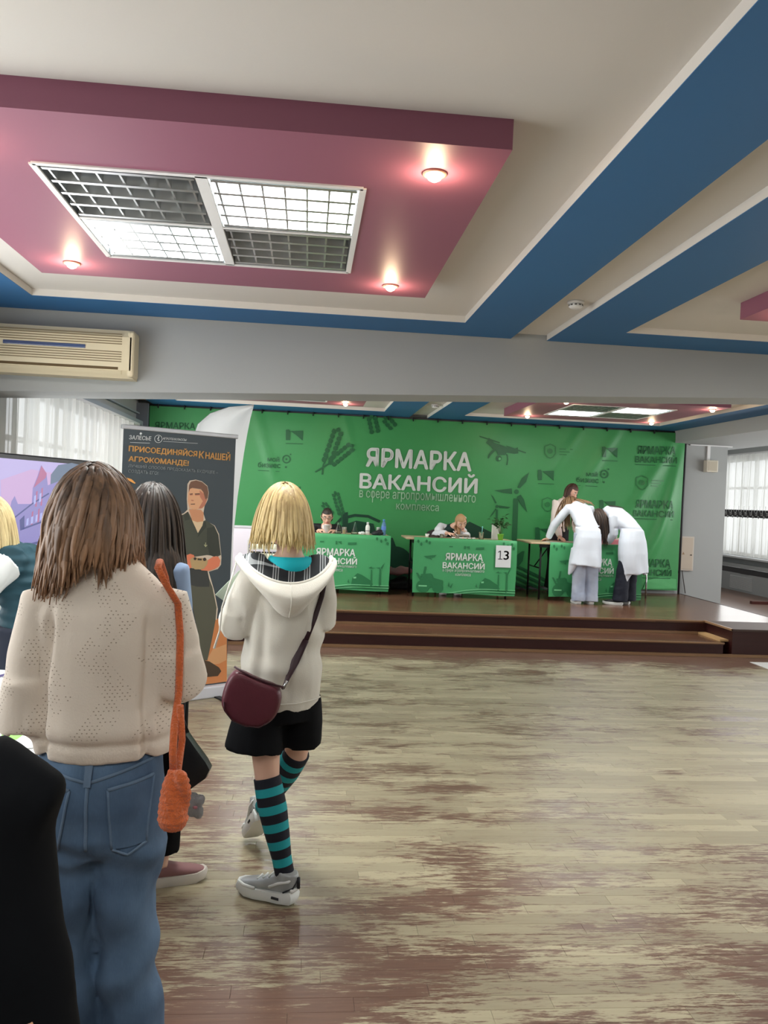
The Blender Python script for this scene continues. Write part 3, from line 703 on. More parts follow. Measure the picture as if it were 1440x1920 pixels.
# ------------------------------------------------------------------ tables with printed green cloths
top_wood = M('table_top_beech', srgb(196, 174, 140), 0.45, var=0.12, vscale=4, stretch=(1, 8, 8))
cloth_green = M('cloth_green', srgb(72, 160, 102), 0.5, var=0.10, vscale=1.6)
TZ = 1.07
def stage_table(label, x0, x1, yf, top_l=0.0, depth=0.62, cloth_label=''):
    t = thing('folding_table', label, 'table', ((x0+x1)/2, yf+depth/2, 0.30)); w_ = x1-x0
    MB().bbox((-top_l/2, 0, TZ-0.3-0.0135), (w_+top_l, depth, 0.027), 0.008, 2).build('tabletop', top_wood, t)
    for sx in (-1, 1):
        lx = sx*(w_/2-0.10)-(top_l*0.75 if sx < 0 else 0)
        for sy in (-1, 1):
            MB().cyl((lx, sy*(depth/2-0.09), 0.0), (lx, sy*(depth/2-0.09), TZ-0.33), 0.014, 10).build('leg', black_metal, t, True)
        MB().cyl((lx, -depth/2+0.09, 0.42), (lx, depth/2-0.09, 0.42), 0.010, 8).cyl((lx, 0, 0.42), (lx-sx*0.22, 0, TZ-0.33), 0.009, 8).build('brace', black_metal, t, True)
    MB().box2((-w_/2+0.05-top_l*0.7, -depth/2+0.03, TZ-0.37), (w_/2-0.05, -depth/2+0.05, TZ-0.33)).build('apron_rail', black_metal, t)
    # cloth: front drop with small folds, lapped over the table edge
    c = thing('tablecloth', cloth_label, 'tablecloth', ((x0+x1)/2, yf, 0.30))
    def cw(u, v): return -0.012-0.012*(0.5+0.5*math.sin(u*11+x0*3))*v-0.01*nz(u*4, v*2, x0)*v
    vs = []; nu, nv = 40, 14
    for i in range(nu):
        u = i/(nu-1)
        vs.append(((u-0.5)*w_, 0.10, TZ-0.3+0.003)); vs.append(((u-0.5)*w_, -0.006, TZ-0.3+0.004))
        for j in range(nv):
            v = j/(nv-1); vs.append(((u-0.5)*w_+0.006*math.sin(v*4)*(1 if u > 0.5 else -1), cw(u, v), (TZ-0.3)*(1-v)+0.055*v+0.008*math.sin(u*5)*v))
    so = MB().add(vs, grid_faces(nu, nv+2)).build('cloth', cloth_green, c, True)
    def at(u, v, lift=0.006): return Vector(((u-0.5)*w_, cw(u, v)-lift, (TZ-0.3)*(1-v)+0.055*v))
    def poly(mb, pts, lift=0.006): mb.add([at(u, v, lift) for u, v in pts], [tuple(range(len(pts)))])
    def txt(mb, s, u0, v0, u1, v1, bold):
        v, f = text_fit(s, [(u0, 0, -v0), (u1, 0, -v0), (u1, 0, -v1), (u0, 0, -v1)], bold); mb.add([at(p.x, -p.z, 0.008) for p in v], f)
    mb = MB(); txt(mb, 'ЯРМАРКА', .31, .26, .67, .385, .03); txt(mb, 'ВАКАНСИЙ', .285, .40, .69, .535, .03)
    txt(mb, 'в сфере агропромышленного', .285, .555, .69, .61, .008); txt(mb, 'комплекса', .41, .625, .56, .67, .008); mb.build('lettering', M('cloth_white', srgb(226, 232, 226), 0.5), c)
    A = 0.53   # height / width of the cloth, keeps round things round
    def ell(cu, cv, r, n=18): return [(cu+r*math.cos(2*math.pi*i/n), cv+r/A*math.sin(2*math.pi*i/n)) for i in range(n)]
    dkm = M('cloth_dark_green', srgb(42, 118, 72), 0.5); dkp = []
    for p in [ell(.10, .88, .062), ell(.245, .90, .052), [(.09, .72), (.20, .72), (.29, .76), (.29, .90), (.09, .90)], [(.08, .66), (.17, .64), (.19, .66), (.20, .72), (.08, .72)],
              [(.03, .64), (.05, .64), (.10, .78), (.08, .80)], [(.11, .52), (.13, .52), (.12, .66), (.10, .66)],
              [(.645, .90), (.655, .78), (.70, .69), (.745, .72), (.83, .82), (.85, .90)],
              [(.825, .62), (.835, .62), (.84, .92), (.825, .92)], [(.905, .60), (.92, .60), (.925, .95), (.905, .95)],
              [(.80, .59), (.83, .56), (.835, .60)], [(.83, .58), (.87, .585), (.83, .60)], [(.87, .58), (.91, .57), (.91, .60)], [(.915, .58), (.955, .48), (.93, .60)], [(.915, .58), (.955, .68), (.925, .60)],
              [(.10, .33), (.22, .30), (.20, .34), (.17, .36), (.18, .40), (.15, .37), (.12, .36)], [(.485, .12), (.50, .12), (.50, .18), (.485, .18)], [(.505, .13), (.54, .12), (.54, .18)],
              [(.34, .13), (.375, .13), (.375, .15), (.34, .15)], [(.60, .14), (.68, .13), (.68, .17), (.60, .18)],
              [(.34, .86), (.35, .78), (.36, .88)], [(.36, .88), (.39, .80), (.375, .90)], [(.61, .86), (.62, .80), (.63, .88)]]: dkp.append(p)
    for (cu, cv) in [(.03, .05), (.06, .10), (.11, .04), (.14, .07), (.86, .04), (.90, .08), (.94, .05), (.96, .12)]:
        dkp.append([(cu, cv), (cu+.012, cv-.02), (cu+.022, cv+.01), (cu+.014, cv+.05), (cu+.002, cv+.03)])
    for p in dkp:
        dk = MB(); poly(dk, p); dk.build('motif_print', dkm, c)
    lt = MB(); st = MB()
    for k in range(4):
        a = [(.32+i*.68/10, 1.0-0.115*math.sin(min(1, i/6)*1.57)+0.022*k+0.012*(i/10)) for i in range(11)]
        b = [(u, v+0.013) for u, v in a]
        p = [(u, min(v, .995)) for u, v in a+b[::-1]]
        poly(st if k % 2 else lt, p, 0.007)
    lt.build('field_print', M('cloth_light_green', srgb(128, 206, 150), 0.5), c); st.build('field_print', MATS['cloth_dark_green'], c)
    poly_w = MB()
    for p in [[(.665, .76), (.69, .755), (.69, .785), (.665, .79)], [(.06, .86), (.14, .86), (.14, .885), (.06, .885)]]: poly(poly_w, p, 0.008)
    poly_w.build('window_print', MATS['cloth_light_green'], c)
    return t
stage_table('folding table with flasks, bottles and a juice cup under a green cloth', -0.29, 1.10, 10.66, 0, 0.62, 'green printed cloth on the table with flasks and bottles')
stage_table('folding table with a potted plant and small sample pots', 1.40, 2.765, 10.60, 0.10, 0.62, 'green printed cloth with the number 13 sheet taped on it')
stage_table('folding table with black legs showing where two lab coats lean', 3.22, 4.49, 10.62, 0.26, 0.75, 'green printed cloth hidden partly by the two lab coats')
# number sheet
c0 = [PY(930, 1022, 10.565), PY(960, 1023, 10.565), PY(957, 1065, 10.565), PY(928, 1064, 10.565)]
sh = thing('paper_sheet', 'white paper sheet with number 13 taped to the green cloth', 'sign', (2.62, 10.565, 0.75))
cxs = sum(p.x for p in c0)/4; czs = sum(p.z for p in c0)/4
MB().bbox((cxs-2.62, 0, czs-0.75), (0.205, 0.003, 0.288), 0.001, 1).build('paper', M('paper_white', srgb(226, 228, 230), 0.6), sh)
v, f = text_fit('3', [(cxs-2.62+0.005, -0.003, czs-0.75+0.075), (cxs-2.62+0.072, -0.003, czs-0.75+0.075), (cxs-2.62+0.072, -0.003, czs-0.75-0.04), (cxs-2.62+0.005, -0.003, czs-0.75-0.04)], 0.012)
mb = MB().add(v, f); ox, oz = cxs-2.62-0.042, czs-0.75
for q_ in ([(-.006, .075), (.006, .075), (.006, -.04), (-.006, -.04)], [(-.006, .075), (-.006, .060), (-.030, .048), (-.030, .060)], [(-.028, -.030), (.028, -.030), (.028, -.040), (-.028, -.040)]): mb.add([(ox+a_, -0.003, oz+b_) for a_, b_ in q_], [(0, 1, 2, 3)])
mb.build('number_lettering', M('ink_dark', srgb(60, 62, 70), 0.6), sh)

# ------------------------------------------------------------------ small things on the tables
lab_glass = M('lab_glass', (0.92, 0.97, 0.95), 0.03, trans=1.0, ior=1.3)
def lathe_thing(name, label, cat, x, y, z, parts, group=None, n=20):
    t = thing(name, label, cat, (x, y, z), 0, group)
    for (pn, prof, mat) in parts: MB().lathe(prof, n=n).build(pn, mat, t, True)
    return t
def at_table(px, py, y): p = PY(px, py, y); return p.x
ER = [(0.046, 0.0), (0.048, 0.006), (0.044, 0.03), (0.016, 0.115), (0.014, 0.15), (0.018, 0.156), (0.015, 0.156), (0.012, 0.15), (0.013, 0.116), (0.040, 0.03), (0.042, 0.005), (0.004, 0.004)]
for (px, lab) in [(634, 'conical glass flask standing next to the yellow juice cup'), (665, 'conical glass flask standing beside the crumpled tissue')]:
    lathe_thing('conical_flask', lab, 'flask', at_table(px, 997, 10.86), 10.86, TZ, [('glass', ER, lab_glass), ('liquid', [(0.002, 0.006), (0.040, 0.007), (0.036, 0.03), (0.002, 0.031)], M('clear_liquid', (0.8, 0.85, 0.82), 0.05, trans=0.9, ior=1.33))])
lathe_thing('plastic_cup', 'clear plastic cup half full of yellow juice', 'cup', at_table(645, 998, 10.82), 10.82, TZ,
    [('cup', [(0.024, 0), (0.034, 0.092), (0.035, 0.092), (0.036, 0.09), (0.033, 0.09), (0.023, 0.002)], M('clear_plastic', (0.95, 0.95, 0.92), 0.1, trans=0.8, ior=1.2)), ('juice', [(0.001, 0.003), (0.0225, 0.004), (0.029, 0.055), (0.001, 0.056)], M('juice_yellow', srgb(226, 190, 70), 0.3))])
lathe_thing('plastic_bottle', 'opaque white plastic bottle with screw cap', 'bottle', at_table(689, 999, 10.84), 10.84, TZ,
    [('body', [(0.026, 0), (0.029, 0.006), (0.029, 0.10), (0.024, 0.122), (0.014, 0.135), (0.014, 0.14)], M('white_plastic', srgb(228, 228, 220), 0.4)), ('cap', [(0.016, 0.138), (0.016, 0.165), (0.012, 0.168)], M('cap_white', srgb(205, 208, 205), 0.5)), ('label_band', [(0.0295, 0.05), (0.0297, 0.052), (0.0297, 0.056), (0.0295, 0.058)], M('band_dark', srgb(70, 70, 80), 0.5))])
lathe_thing('water_bottle', 'blue tinted plastic water bottle at the table end', 'bottle', at_table(719, 1000, 10.9), 10.9, TZ,
    [('bottle', [(0.028, 0), (0.032, 0.01), (0.030, 0.05), (0.032, 0.07), (0.030, 0.10), (0.032, 0.12), (0.026, 0.155), (0.013, 0.185), (0.013, 0.195)], M('blue_plastic', srgb(132, 178, 220), 0.12, trans=0.55, ior=1.2)), ('cap', [(0.015, 0.19), (0.015, 0.21), (0.012, 0.212)], M('cap_blue', srgb(90, 150, 210), 0.4)), ('wrapper', [(0.0325, 0.07), (0.033, 0.072), (0.033, 0.118), (0.0325, 0.12)], M('wrapper_blue', srgb(96, 130, 205), 0.5))])
lathe_thing('glass_jar', 'small pale glass jar beside the blue water bottle', 'jar', at_table(709, 999, 10.95), 10.95, TZ,
    [('jar', [(0.026, 0), (0.028, 0.005), (0.028, 0.075), (0.022, 0.085)], M('jar_pale', srgb(190, 205, 190), 0.2, trans=0.4)), ('lid', [(0.025, 0.083), (0.025, 0.10), (0.02, 0.102)], MATS['cap_white'])])
me = remesh(MB().ball((0, 0, 0.02), (0.075, 0.04, 0.035)).ball((0.02, 0, 0.04), (0.04, 0.03, 0.03)).ball((-0.04, 0.01, 0.01), (0.05, 0.04, 0.022)), 0.008, 3); displace(me, lambda c, k: 0.006*nz(c[0]*40, c[1]*40, c[2]*40))
tag(put(me, 'pouch', M('pouch_black', srgb(26, 28, 32), 0.6), None, True, (at_table(709, 1000, 10.74), 10.74, TZ+0.012)), 'soft black pouch lying near the blue water bottle', 'pouch')
me = remesh(MB().ball((0, 0, 0.012), (0.05, 0.03, 0.02)), 0.005, 1); displace(me, lambda c, k: 0.008*nz(c[0]*60, c[1]*60, c[2]*60))
tag(put(me, 'tissue', M('tissue_white', srgb(222, 224, 220), 0.8), None, True, (at_table(679, 998, 10.8), 10.8, TZ+0.010)), 'crumpled white tissue between flask and white bottle', 'tissue')
# table 13
lathe_thing('sample_cup', 'white plastic cup at the left end of the sample table', 'cup', at_table(801, 1006, 10.85), 10.85, TZ, [('cup', [(0.022, 0), (0.030, 0.045), (0.027, 0.044), (0.02, 0.003)], MATS['white_plastic'])])
bx = at_table(814, 1006, 10.9)
tr_ = thing('dark_tray', 'shallow dark tray lying beside the white cup', 'tray', (bx-0.01, 10.9, TZ))
MB().bbox((0, 0, 0.006), (0.13, 0.16, 0.012), 0.004).build('base', M('tray_dark', srgb(60, 50, 46), 0.5), tr_)
mb = MB()
for (a, b) in (((-0.065, -0.08), (-0.06, 0.08)), ((0.06, -0.08), (0.065, 0.08)), ((-0.065, -0.08), (0.065, -0.075)), ((-0.065, 0.075), (0.065, 0.08))): mb.box2((a[0], a[1], 0.01), (b[0], b[1], 0.03))
mb.build('rim', MATS['tray_dark'], tr_)
lathe_thing('glass_jar', 'small clear glass jar in front of the bending girl', 'jar', at_table(828, 1007, 10.8), 10.8, TZ, [('jar', [(0.024, 0), (0.026, 0.004), (0.026, 0.045), (0.022, 0.05), (0.019, 0.045), (0.022, 0.006)], lab_glass), ('contents', [(0.002, 0.006), (0.02, 0.007), (0.02, 0.025), (0.002, 0.026)], M('pale_powder', srgb(200, 190, 170), 0.8))])
for i, px in enumerate((850, 864, 872, 880, 888)):
    lathe_thing('sample_pot', 'tiny dark lidded sample pot with white front in a row', 'pot', at_table(px, 1010, 10.74), 10.74, TZ,
        [('pot', [(0.020, 0), (0.023, 0.03), (0.020, 0.03)], M('pot_dark', srgb(66, 40, 34), 0.5)), ('sticker', [(0.0212, 0.006), (0.0225, 0.008), (0.0235, 0.02), (0.0225, 0.021)], MATS['white_plastic'])], 'sample pots in a row')
t = thing('sample_rack', 'low grey sample box behind the row of tiny pots', 'box', (at_table(866, 1005, 10.9), 10.9, TZ))
MB().bbox((0, 0, 0.026), (0.19, 0.09, 0.052), 0.004).build('box', M('box_grey', srgb(150, 144, 130), 0.6), t); MB().box2((-0.09, -0.047, 0.03), (0.09, -0.045, 0.034)).build('seam', MATS['tray_dark'], t)
bt = lathe_thing('beaker', 'glass beaker with cloudy milk and a blue stirrer', 'beaker', at_table(902, 1011, 10.76), 10.76, TZ,
    [('glass', [(0.032, 0), (0.034, 0.004), (0.034, 0.10), (0.037, 0.102), (0.032, 0.10), (0.031, 0.004)], lab_glass), ('liquid', [(0.002, 0.004), (0.030, 0.005), (0.030, 0.045), (0.002, 0.046)], M('milky', srgb(218, 200, 176), 0.5))])
MB().cyl((0.005, 0, 0.02), (0.012, 0, 0.165), 0.004, 8).ball((0.012, 0, 0.165), (0.009, 0.006, 0.012), 8, 6).build('stirrer', M('stirrer_teal', srgb(120, 190, 190), 0.4), bt, True)
p0 = PY(929, 1012, 10.95); t = thing('white_carton', 'tall white carton standing behind the potted plant', 'carton', (p0.x, 10.95, TZ))
MB().bbox((0, 0, 0.10), (0.105, 0.07, 0.20), 0.003).build('carton', MATS['white_plastic'], t); MB().box2((-0.0525, -0.0355, 0.172), (0.0525, -0.035, 0.174)).build('flap_seam', MATS['cap_white'], t)
# potted plant with separate leaves
p0 = PY(938, 1014, 10.80)
t = thing('potted_plant', 'small leafy plant in a bright green plastic pot', 'plant', (p0.x, 10.80, TZ))
MB().lathe([(0.030, 0), (0.042, 0.075), (0.044, 0.075), (0.044, 0.082), (0.038, 0.082), (0.036, 0.07)], n=24).build('pot', M('pot_lime', srgb(132, 206, 72), 0.4), t, True)
MB().lathe([(0.001, 0.066), (0.037, 0.068), (0.037, 0.07), (0.001, 0.07)], n=20).build('soil', M('soil', srgb(60, 44, 34), 0.9), t)
rp = random.Random(11); leaf_m = M('leaf_green', srgb(42, 82, 40), 0.45, var=0.3, vscale=12)
for k in range(7):
    a = rp.random()*6.28; ln = 0.12+rp.random()*0.14; lean = 0.03+rp.random()*0.10
    pts = [Vector((0.01*math.cos(a), 0.01*math.sin(a), 0.07)), Vector((lean*0.4*math.cos(a), lean*0.4*math.sin(a), 0.07+ln*0.6)), Vector((lean*math.cos(a), lean*math.sin(a), 0.07+ln))]
    MB().tube(pts, [0.003, 0.0025, 0.0015], 6).build('stem', M('stem_green', srgb(96, 110, 60), 0.6), t, True)
    for q in range(9):
        f_ = 0.45+0.6*q/8; b = pts[1].lerp(pts[2], min(1, (f_-0.45)/0.55)); a2 = rp.random()*6.28; el = -0.2+rp.random()*0.9
        d = Vector((math.cos(a2)*math.cos(el), math.sin(a2)*math.cos(el), math.sin(el))); L2 = 0.045+rp.random()*0.04
        sd = d.cross(Vector((0, 0, 1))).normalized()*L2*0.24; up = sd.cross(d).normalized()*L2*0.10
        MB().add([b, b+d*L2*0.35+sd, b+d*L2*0.7+sd*0.8-up, b+d*L2-up*2, b+d*L2*0.7-sd*0.8-up, b+d*L2*0.35-sd, b+d*L2*0.5+up], [(0,1,6),(1,2,6),(2,3,6),(3,4,6),(4,5,6),(5,0,6)]).build('leaf', leaf_m, t)
for sg in (1, -1):
    for q in range(5):
        b = Vector((sg*(0.02+q*0.018), 0, 0.17+0.012*q)); d = Vector((sg*0.9, -0.2, 0.15-0.3*(q == 4))).normalized(); L2 = 0.06
        sd = Vector((0, 0.3, 0.9))*L2*0.22
        MB().add([b, b+d*L2*0.4+sd, b+d*L2, b+d*L2*0.4-sd], [(0,1,2),(0,2,3)]).build('leaf', leaf_m, t)
# table 3: pink-lit grow tray, papers
gx = at_table(1136, 1012, 10.95)
t = thing('grow_tray', 'pink lit seedling tray with foil sides between the lab coats', 'tray', (gx, 10.98, TZ))
MB().bbox((0, 0, 0.03), (0.36, 0.26, 0.06), 0.006).build('tray', M('tray_pink_lit', srgb(226, 150, 160), 0.4), t)  # pink of the grow lamp is put into the tray colour
MB().box((0, 0.13, 0.09), (0.38, 0.012, 0.16), Matrix.Rotation(0.2, 3, 'X')).build('foil_screen', M('foil_pink_lit', srgb(216, 128, 158), 0.35, metal=0.3), t)  # foil coloured with the same pink lamplight
MB().cyl((-0.17, 0.10, 0.185), (0.17, 0.10, 0.185), 0.012, 10).build('grow_lamp', emission('grow_glow', (1.0, 0.35, 0.65), 3.0), t, True)
MB().bbox((0.01, -0.06, 0.065), (0.09, 0.05, 0.045), 0.004).build('seed_box', M('kraft', srgb(120, 92, 60), 0.8), t)
MB().bbox((-0.11, -0.03, 0.065), (0.07, 0.07, 0.04), 0.004).build('seed_box', M('kraft_light', srgb(190, 150, 110), 0.8), t)
l = bpy.data.lights.new('grow_light', 'POINT'); l.energy = 1.2; l.color = (1.0, 0.4, 0.65); l.shadow_soft_size = 0.08
o = bpy.data.objects.new('grow_light', l); COL.objects.link(o); o.location = (gx, 10.9, TZ+0.24)
tp = PY(1157, 955, 11.3); t = thing('tube_stand', 'thin upright white tube standing behind the dark-haired lab coat', 'stand', (tp.x, 11.28, TZ))
MB().lathe([(0.04, 0), (0.04, 0.008), (0.02, 0.012)], n=18).build('base', MATS['cap_white'], t, True); MB().cyl((0, 0, 0.01), (0, 0, 0.38), 0.014, 12).build('tube', M('tube_white', srgb(215, 222, 215), 0.4), t, True)
for (x, y, rz, lab) in [(3.30, 10.80, 0.2, 'white paper sheet on the table corner beside the leaning hands'), (3.72, 11.15, -0.3, 'white paper sheet lying in front of the standing woman')]:
    t = MB().bbox((0, 0, 0.001), (0.21, 0.15, 0.002), 0.0005, 1).build('paper', MATS['paper_white'], None, False, (x, y, TZ), (0, 0, rz)); tag(t, lab, 'paper')

# chairs at the stage tables
chair_brown = M('chair_brown', srgb(74, 40, 34), 0.5, var=0.15, vscale=8); chair_pale = M('chair_beige', srgb(206, 190, 170), 0.5); chair_frame_m = M('chair_chrome', srgb(190, 190, 190), 0.25, metal=0.9)
def chair(label, x, y, rz, cm, fm, wd=0.44):
    t = thing('chair', label, 'chair', (x, y, 0.30), rz)
    MB().bbox((0, 0, 0.45), (wd, 0.42, 0.05), 0.02).build('seat', cm, t)
    vs = []
    nu, nv = 13, 5
    for side in (0, 1):
        for i in range(nu):
            u = i/(nu-1)*2-1
            for j in range(nv):
                q = j/(nv-1); vs.append((u*wd/2*(1-0.12*q*q), -0.20-0.06*q+0.05*u*u-0.0+side*0.025, 0.62+0.24*q-0.05*abs(u)**3*q))
    fs = grid_faces(nu, nv); n = nu*nv; f2 = [tuple(i+n for i in reversed(f)) for f in fs]
    ed = []
    rim = [i*nv for i in range(nu)]+[(nu-1)*nv+j for j in range(1, nv)]+[i*nv+nv-1 for i in range(nu-2, -1, -1)]+[j for j in range(nv-2, 0, -1)]
    for i in range(len(rim)): a, b = rim[i], rim[(i+1) % len(rim)]; ed.append((a, b, b+n, a+n))
    auto_smooth(MB().add(vs, fs+f2+ed).build('backrest', cm, t), 0.9)
    for sx in (-1, 1):
        MB().tube([(sx*0.19, 0.18, 0.0), (sx*0.19, 0.17, 0.43)], 0.012, 8).build('leg', fm, t, True)
        MB().tube([(sx*0.19, -0.22, 0.0), (sx*0.19, -0.19, 0.45), (sx*0.185, -0.21, 0.64)], 0.012, 8).build('leg', fm, t, True)
    return t
chair('brown wooden chair with curved back under the seated girl in black jacket', 0.27, 11.32, math.pi, chair_brown, chair_brown, 0.66)
chair('dark chair with padded back behind the girl writing at table 13', 1.98, 11.42, math.pi+0.1, M('chair_black', srgb(44, 32, 32), 0.55), black_metal, 0.56)
chair('pale chair with shiny frame behind the dark-haired lab coat', 4.70, 11.50, math.pi-0.2, chair_pale, chair_frame_m, 0.42)

# things on the stage floor between the first two tables
def soft_bag(name, label, cat, loc_, dims, mat, seed, strap=None):
    me = remesh(MB().ball((0, 0, dims[2]*0.5), (dims[0]/2, dims[1]/2, dims[2]/2)).bbox((0, 0, dims[2]*0.36), (dims[0]*0.9, dims[1]*0.9, dims[2]*0.7), 0.03), 0.012, 4)
    displace(me, lambda c, k: 0.014*nz(c[0]*9+seed, c[1]*9, c[2]*12)); zmin = min(v.co.z for v in me.vertices)
    for v in me.vertices: v.co.z -= zmin
    t = thing(name, label, cat, loc_); put(me, 'body', mat, t, True)
    MB().tube([(-dims[0]*0.25, 0, dims[2]*0.9), (-dims[0]*0.12, 0.02, dims[2]*1.12), (dims[0]*0.12, 0.02, dims[2]*1.12), (dims[0]*0.25, 0, dims[2]*0.9)], 0.010, 8).build('handle', mat, t, True)
    return t
soft_bag('backpack', 'black backpack lying on the stage floor between the first two tables', 'bag', (1.36, 11.45, 0.30), (0.40, 0.26, 0.15), M('bag_black', srgb(22, 22, 24), 0.6), 3)
soft_bag('backpack', 'dark grey backpack on the stage floor behind the flask table', 'bag', (1.00, 11.48, 0.30), (0.30, 0.26, 0.16), M('bag_grey', srgb(60, 58, 54), 0.7), 5)
me = remesh(MB().ball((0, 0, 0.03), (0.26, 0.14, 0.05)).ball((0.12, -0.02, 0.05), (0.14, 0.1, 0.06)).ball((-0.14, -0.04, 0.06), (0.13, 0.1, 0.045)), 0.012, 2); displace(me, lambda c, k: 0.022*nz(c[0]*11, c[1]*11, c[2]*11))
tag(put(me, 'folded_jacket', M('jacket_pink', srgb(186, 138, 140), 0.8, var=0.25, vscale=9), None, True, (1.25, 11.44, 0.515)), 'crumpled dusty pink jacket thrown over the backpacks on stage', 'jacket')

# white stand and jar shelf at the left end of the stage
p0 = PY(440, 988, 11.0); p1 = PY(520, 990, 11.0)
t = thing('white_stand', 'white display board standing on the stage behind the jar shelf', 'display stand', (-0.78, 11.0, 0.30))
wd_ = 0.86
MB().bbox((0, 0, (p0.z-0.30)/2), (wd_, 0.05, p0.z-0.30), 0.006).build('board', M('board_white', srgb(222, 216, 224), 0.55), t)
MB().bbox((0, 0, p0.z-0.30+0.008), (wd_, 0.07, 0.03), 0.005).build('top_rail', M('rail_grey', srgb(196, 196, 200), 0.4), t)
for sx in (-1, 1): MB().box2((sx*wd_/2*0.8-0.03, -0.2, 0), (sx*wd_/2*0.8+0.03, 0.2, 0.02)).build('foot', MATS['rail_grey'], t)
p0 = PY(466, 1010, 10.6); p1 = PY(503, 1011, 10.6)
t = thing('jar_shelf', 'small shelf packed with pale lidded sample jars', 'shelf', (-0.525, 10.6, 0.30))
wd_ = 0.40; zt = p0.z-0.30
for k, z in enumerate((zt, zt-0.12, zt-0.24)): MB().box2((-wd_/2, -0.09, z-0.012), (wd_/2, 0.09, z)).build('shelf_board', M('shelf_pale', srgb(206, 204, 196), 0.5), t)
for sx in (-1, 1): MB().box2((sx*wd_/2-0.008, -0.09, 0), (sx*wd_/2+0.008, 0.09, zt-0.012)).build('side_panel', MATS['shelf_pale'], t)
for k in (1, 2):
    for q in range(5):
        x = -wd_/2+0.06+q*(wd_-0.12)/4
        j = thing('sample_jar', 'pale sample jar with dark lid on the small stage shelf', 'jar', (t.location.x+x, 10.55, 0.30+zt-0.12*k), 0, 'sample jars on the small stage shelf')
        MB().lathe([(0.030, 0), (0.034, 0.004), (0.034, 0.062), (0.028, 0.068)], n=16).build('jar', M('jar_cream', srgb(214, 214, 190), 0.35), j, True)
        MB().lathe([(0.031, 0.066), (0.031, 0.082), (0.026, 0.084)], n=16).build('lid', M('lid_dark', srgb(66, 66, 56), 0.5), j, True)
# ------------------------------------------------------------------ air conditioner on the beam
ac_m = M('ac_cream', srgb(214, 202, 172), 0.45, var=0.03, vscale=3); slot = M('ac_slot', srgb(120, 104, 76), 0.6)
ax1 = PY(250, 665, 5.80).x; AW = 1.15; acx = ax1-AW/2; zc = (PY(250, 622, 5.80).z+PY(250, 710, 5.80).z)/2; AH = 0.325; AD = 0.19
t = thing('air_conditioner', 'old cream wall air conditioner mounted on the grey beam', 'air conditioner', (acx, 5.95-AD/2, zc))
prof = [(-AD/2, -AH/2+0.05), (-AD/2+0.05, -AH/2), (AD/2, -AH/2), (AD/2, AH/2), (-AD/2+0.03, AH/2), (-AD/2, AH/2-0.05)]
n = len(prof); vs = [(-AW/2, y, z) for y, z in prof]+[(AW/2, y, z) for y, z in prof]
MB().add(vs, [tuple(range(n)), tuple(range(n, 2*n))]+[(i, (i+1) % n, (i+1) % n+n, i+n) for i in range(n)]).build('body', ac_m, t)
MB().bbox((AW/2-0.012, -0.01, 0), (0.05, AD-0.02, AH-0.01), 0.02, 3).build('end_cap', ac_m, t)
MB().bbox((-AW/2+0.012, -0.01, 0), (0.05, AD-0.02, AH-0.01), 0.02, 3).build('end_cap', ac_m, t)
for i in range(5): MB().box2((-AW/2+0.04, -AD/2-0.004, 0.128-i*0.0165), (AW/2-0.07, -AD/2+0.002, 0.133-i*0.0165)).build('grille_slot', slot, t)
for i in range(5): MB().box2((-AW/2+0.04, -AD/2-0.004, 0.008-i*0.0165), (AW/2-0.07, -AD/2+0.002, 0.013-i*0.0165)).build('grille_slot', slot, t)
MB().bbox((AW/2-0.62+0.04, -AD/2-0.002, 0.036), (0.54, 0.010, 0.026), 0.012, 3).build('display_window', M('ac_display', srgb(72, 84, 120), 0.12, coat=0.6), t)
MB().box2((-AW/2+0.03, -AD/2-0.001, -AH/2+0.052), (AW/2-0.09, -AD/2+0.03, -AH/2+0.070)).build('air_outlet', M('ac_outlet', srgb(92, 74, 44), 0.7), t)
MB().box((0, -AD/2+0.012, -AH/2+0.035), (AW-0.14, 0.006, 0.03), Matrix.Rotation(0.8, 3, 'X')).build('outlet_vane', ac_m, t)

# ------------------------------------------------------------------ right wall piece: loudspeaker, trunking, electric cabinet, cable
WY = 12.05
def wp(px, py): return PY(px, py, WY)
a, b = wp(1319, 863), wp(1339, 886)
t = thing('wall_speaker', 'small cream wall loudspeaker below a white cable duct', 'speaker', ((a.x+b.x)/2, WY-0.06, (a.z+b.z)/2))
MB().bbox((0, 0, 0), (b.x-a.x, 0.12, a.z-b.z), 0.01).build('cabinet', M('speaker_cream', srgb(214, 208, 192), 0.5), t)
MB().bbox((0, -0.061, 0), ((b.x-a.x)*0.8, 0.006, (a.z-b.z)*0.8), 0.004).build('grille', M('grille_cream', srgb(190, 182, 164), 0.7, bump=0.3, bscale=300), t)
a, b = wp(1293, 833), wp(1372, 838)
t = thing('cable_duct', 'white cable duct running across the wall above the speaker', 'duct', (a.x, WY-0.02, a.z))
MB().box2((0, -0.01, -0.016), (b.x-a.x, 0.02, 0.016)).build('duct', white_trim, t); s_ = wp(1328, 840)
MB().box2((s_.x-a.x-0.022, -0.01, wp(1328, 863).z-a.z), (s_.x-a.x+0.022, 0.02, -0.016)).build('drop_duct', white_trim, t)
a, b = wp(1272, 1005), wp(1297, 1070)
t = thing('electric_cabinet', 'beige electric cabinet set in the wall beside the backdrop', 'cabinet', ((a.x+b.x)/2-0.05, WY-0.02, (a.z+b.z)/2))
w_, h_ = b.x-a.x+0.1, a.z-b.z
MB().bbox((0, 0, 0), (w_, 0.04, h_), 0.005).build('frame', M('cabinet_frame', srgb(196, 188, 178), 0.5), t)
d_ = MB().bbox((0, -0.022, 0), (w_-0.04, 0.010, h_-0.04), 0.004).build('door', M('cabinet_beige', srgb(190, 176, 160), 0.5), t)
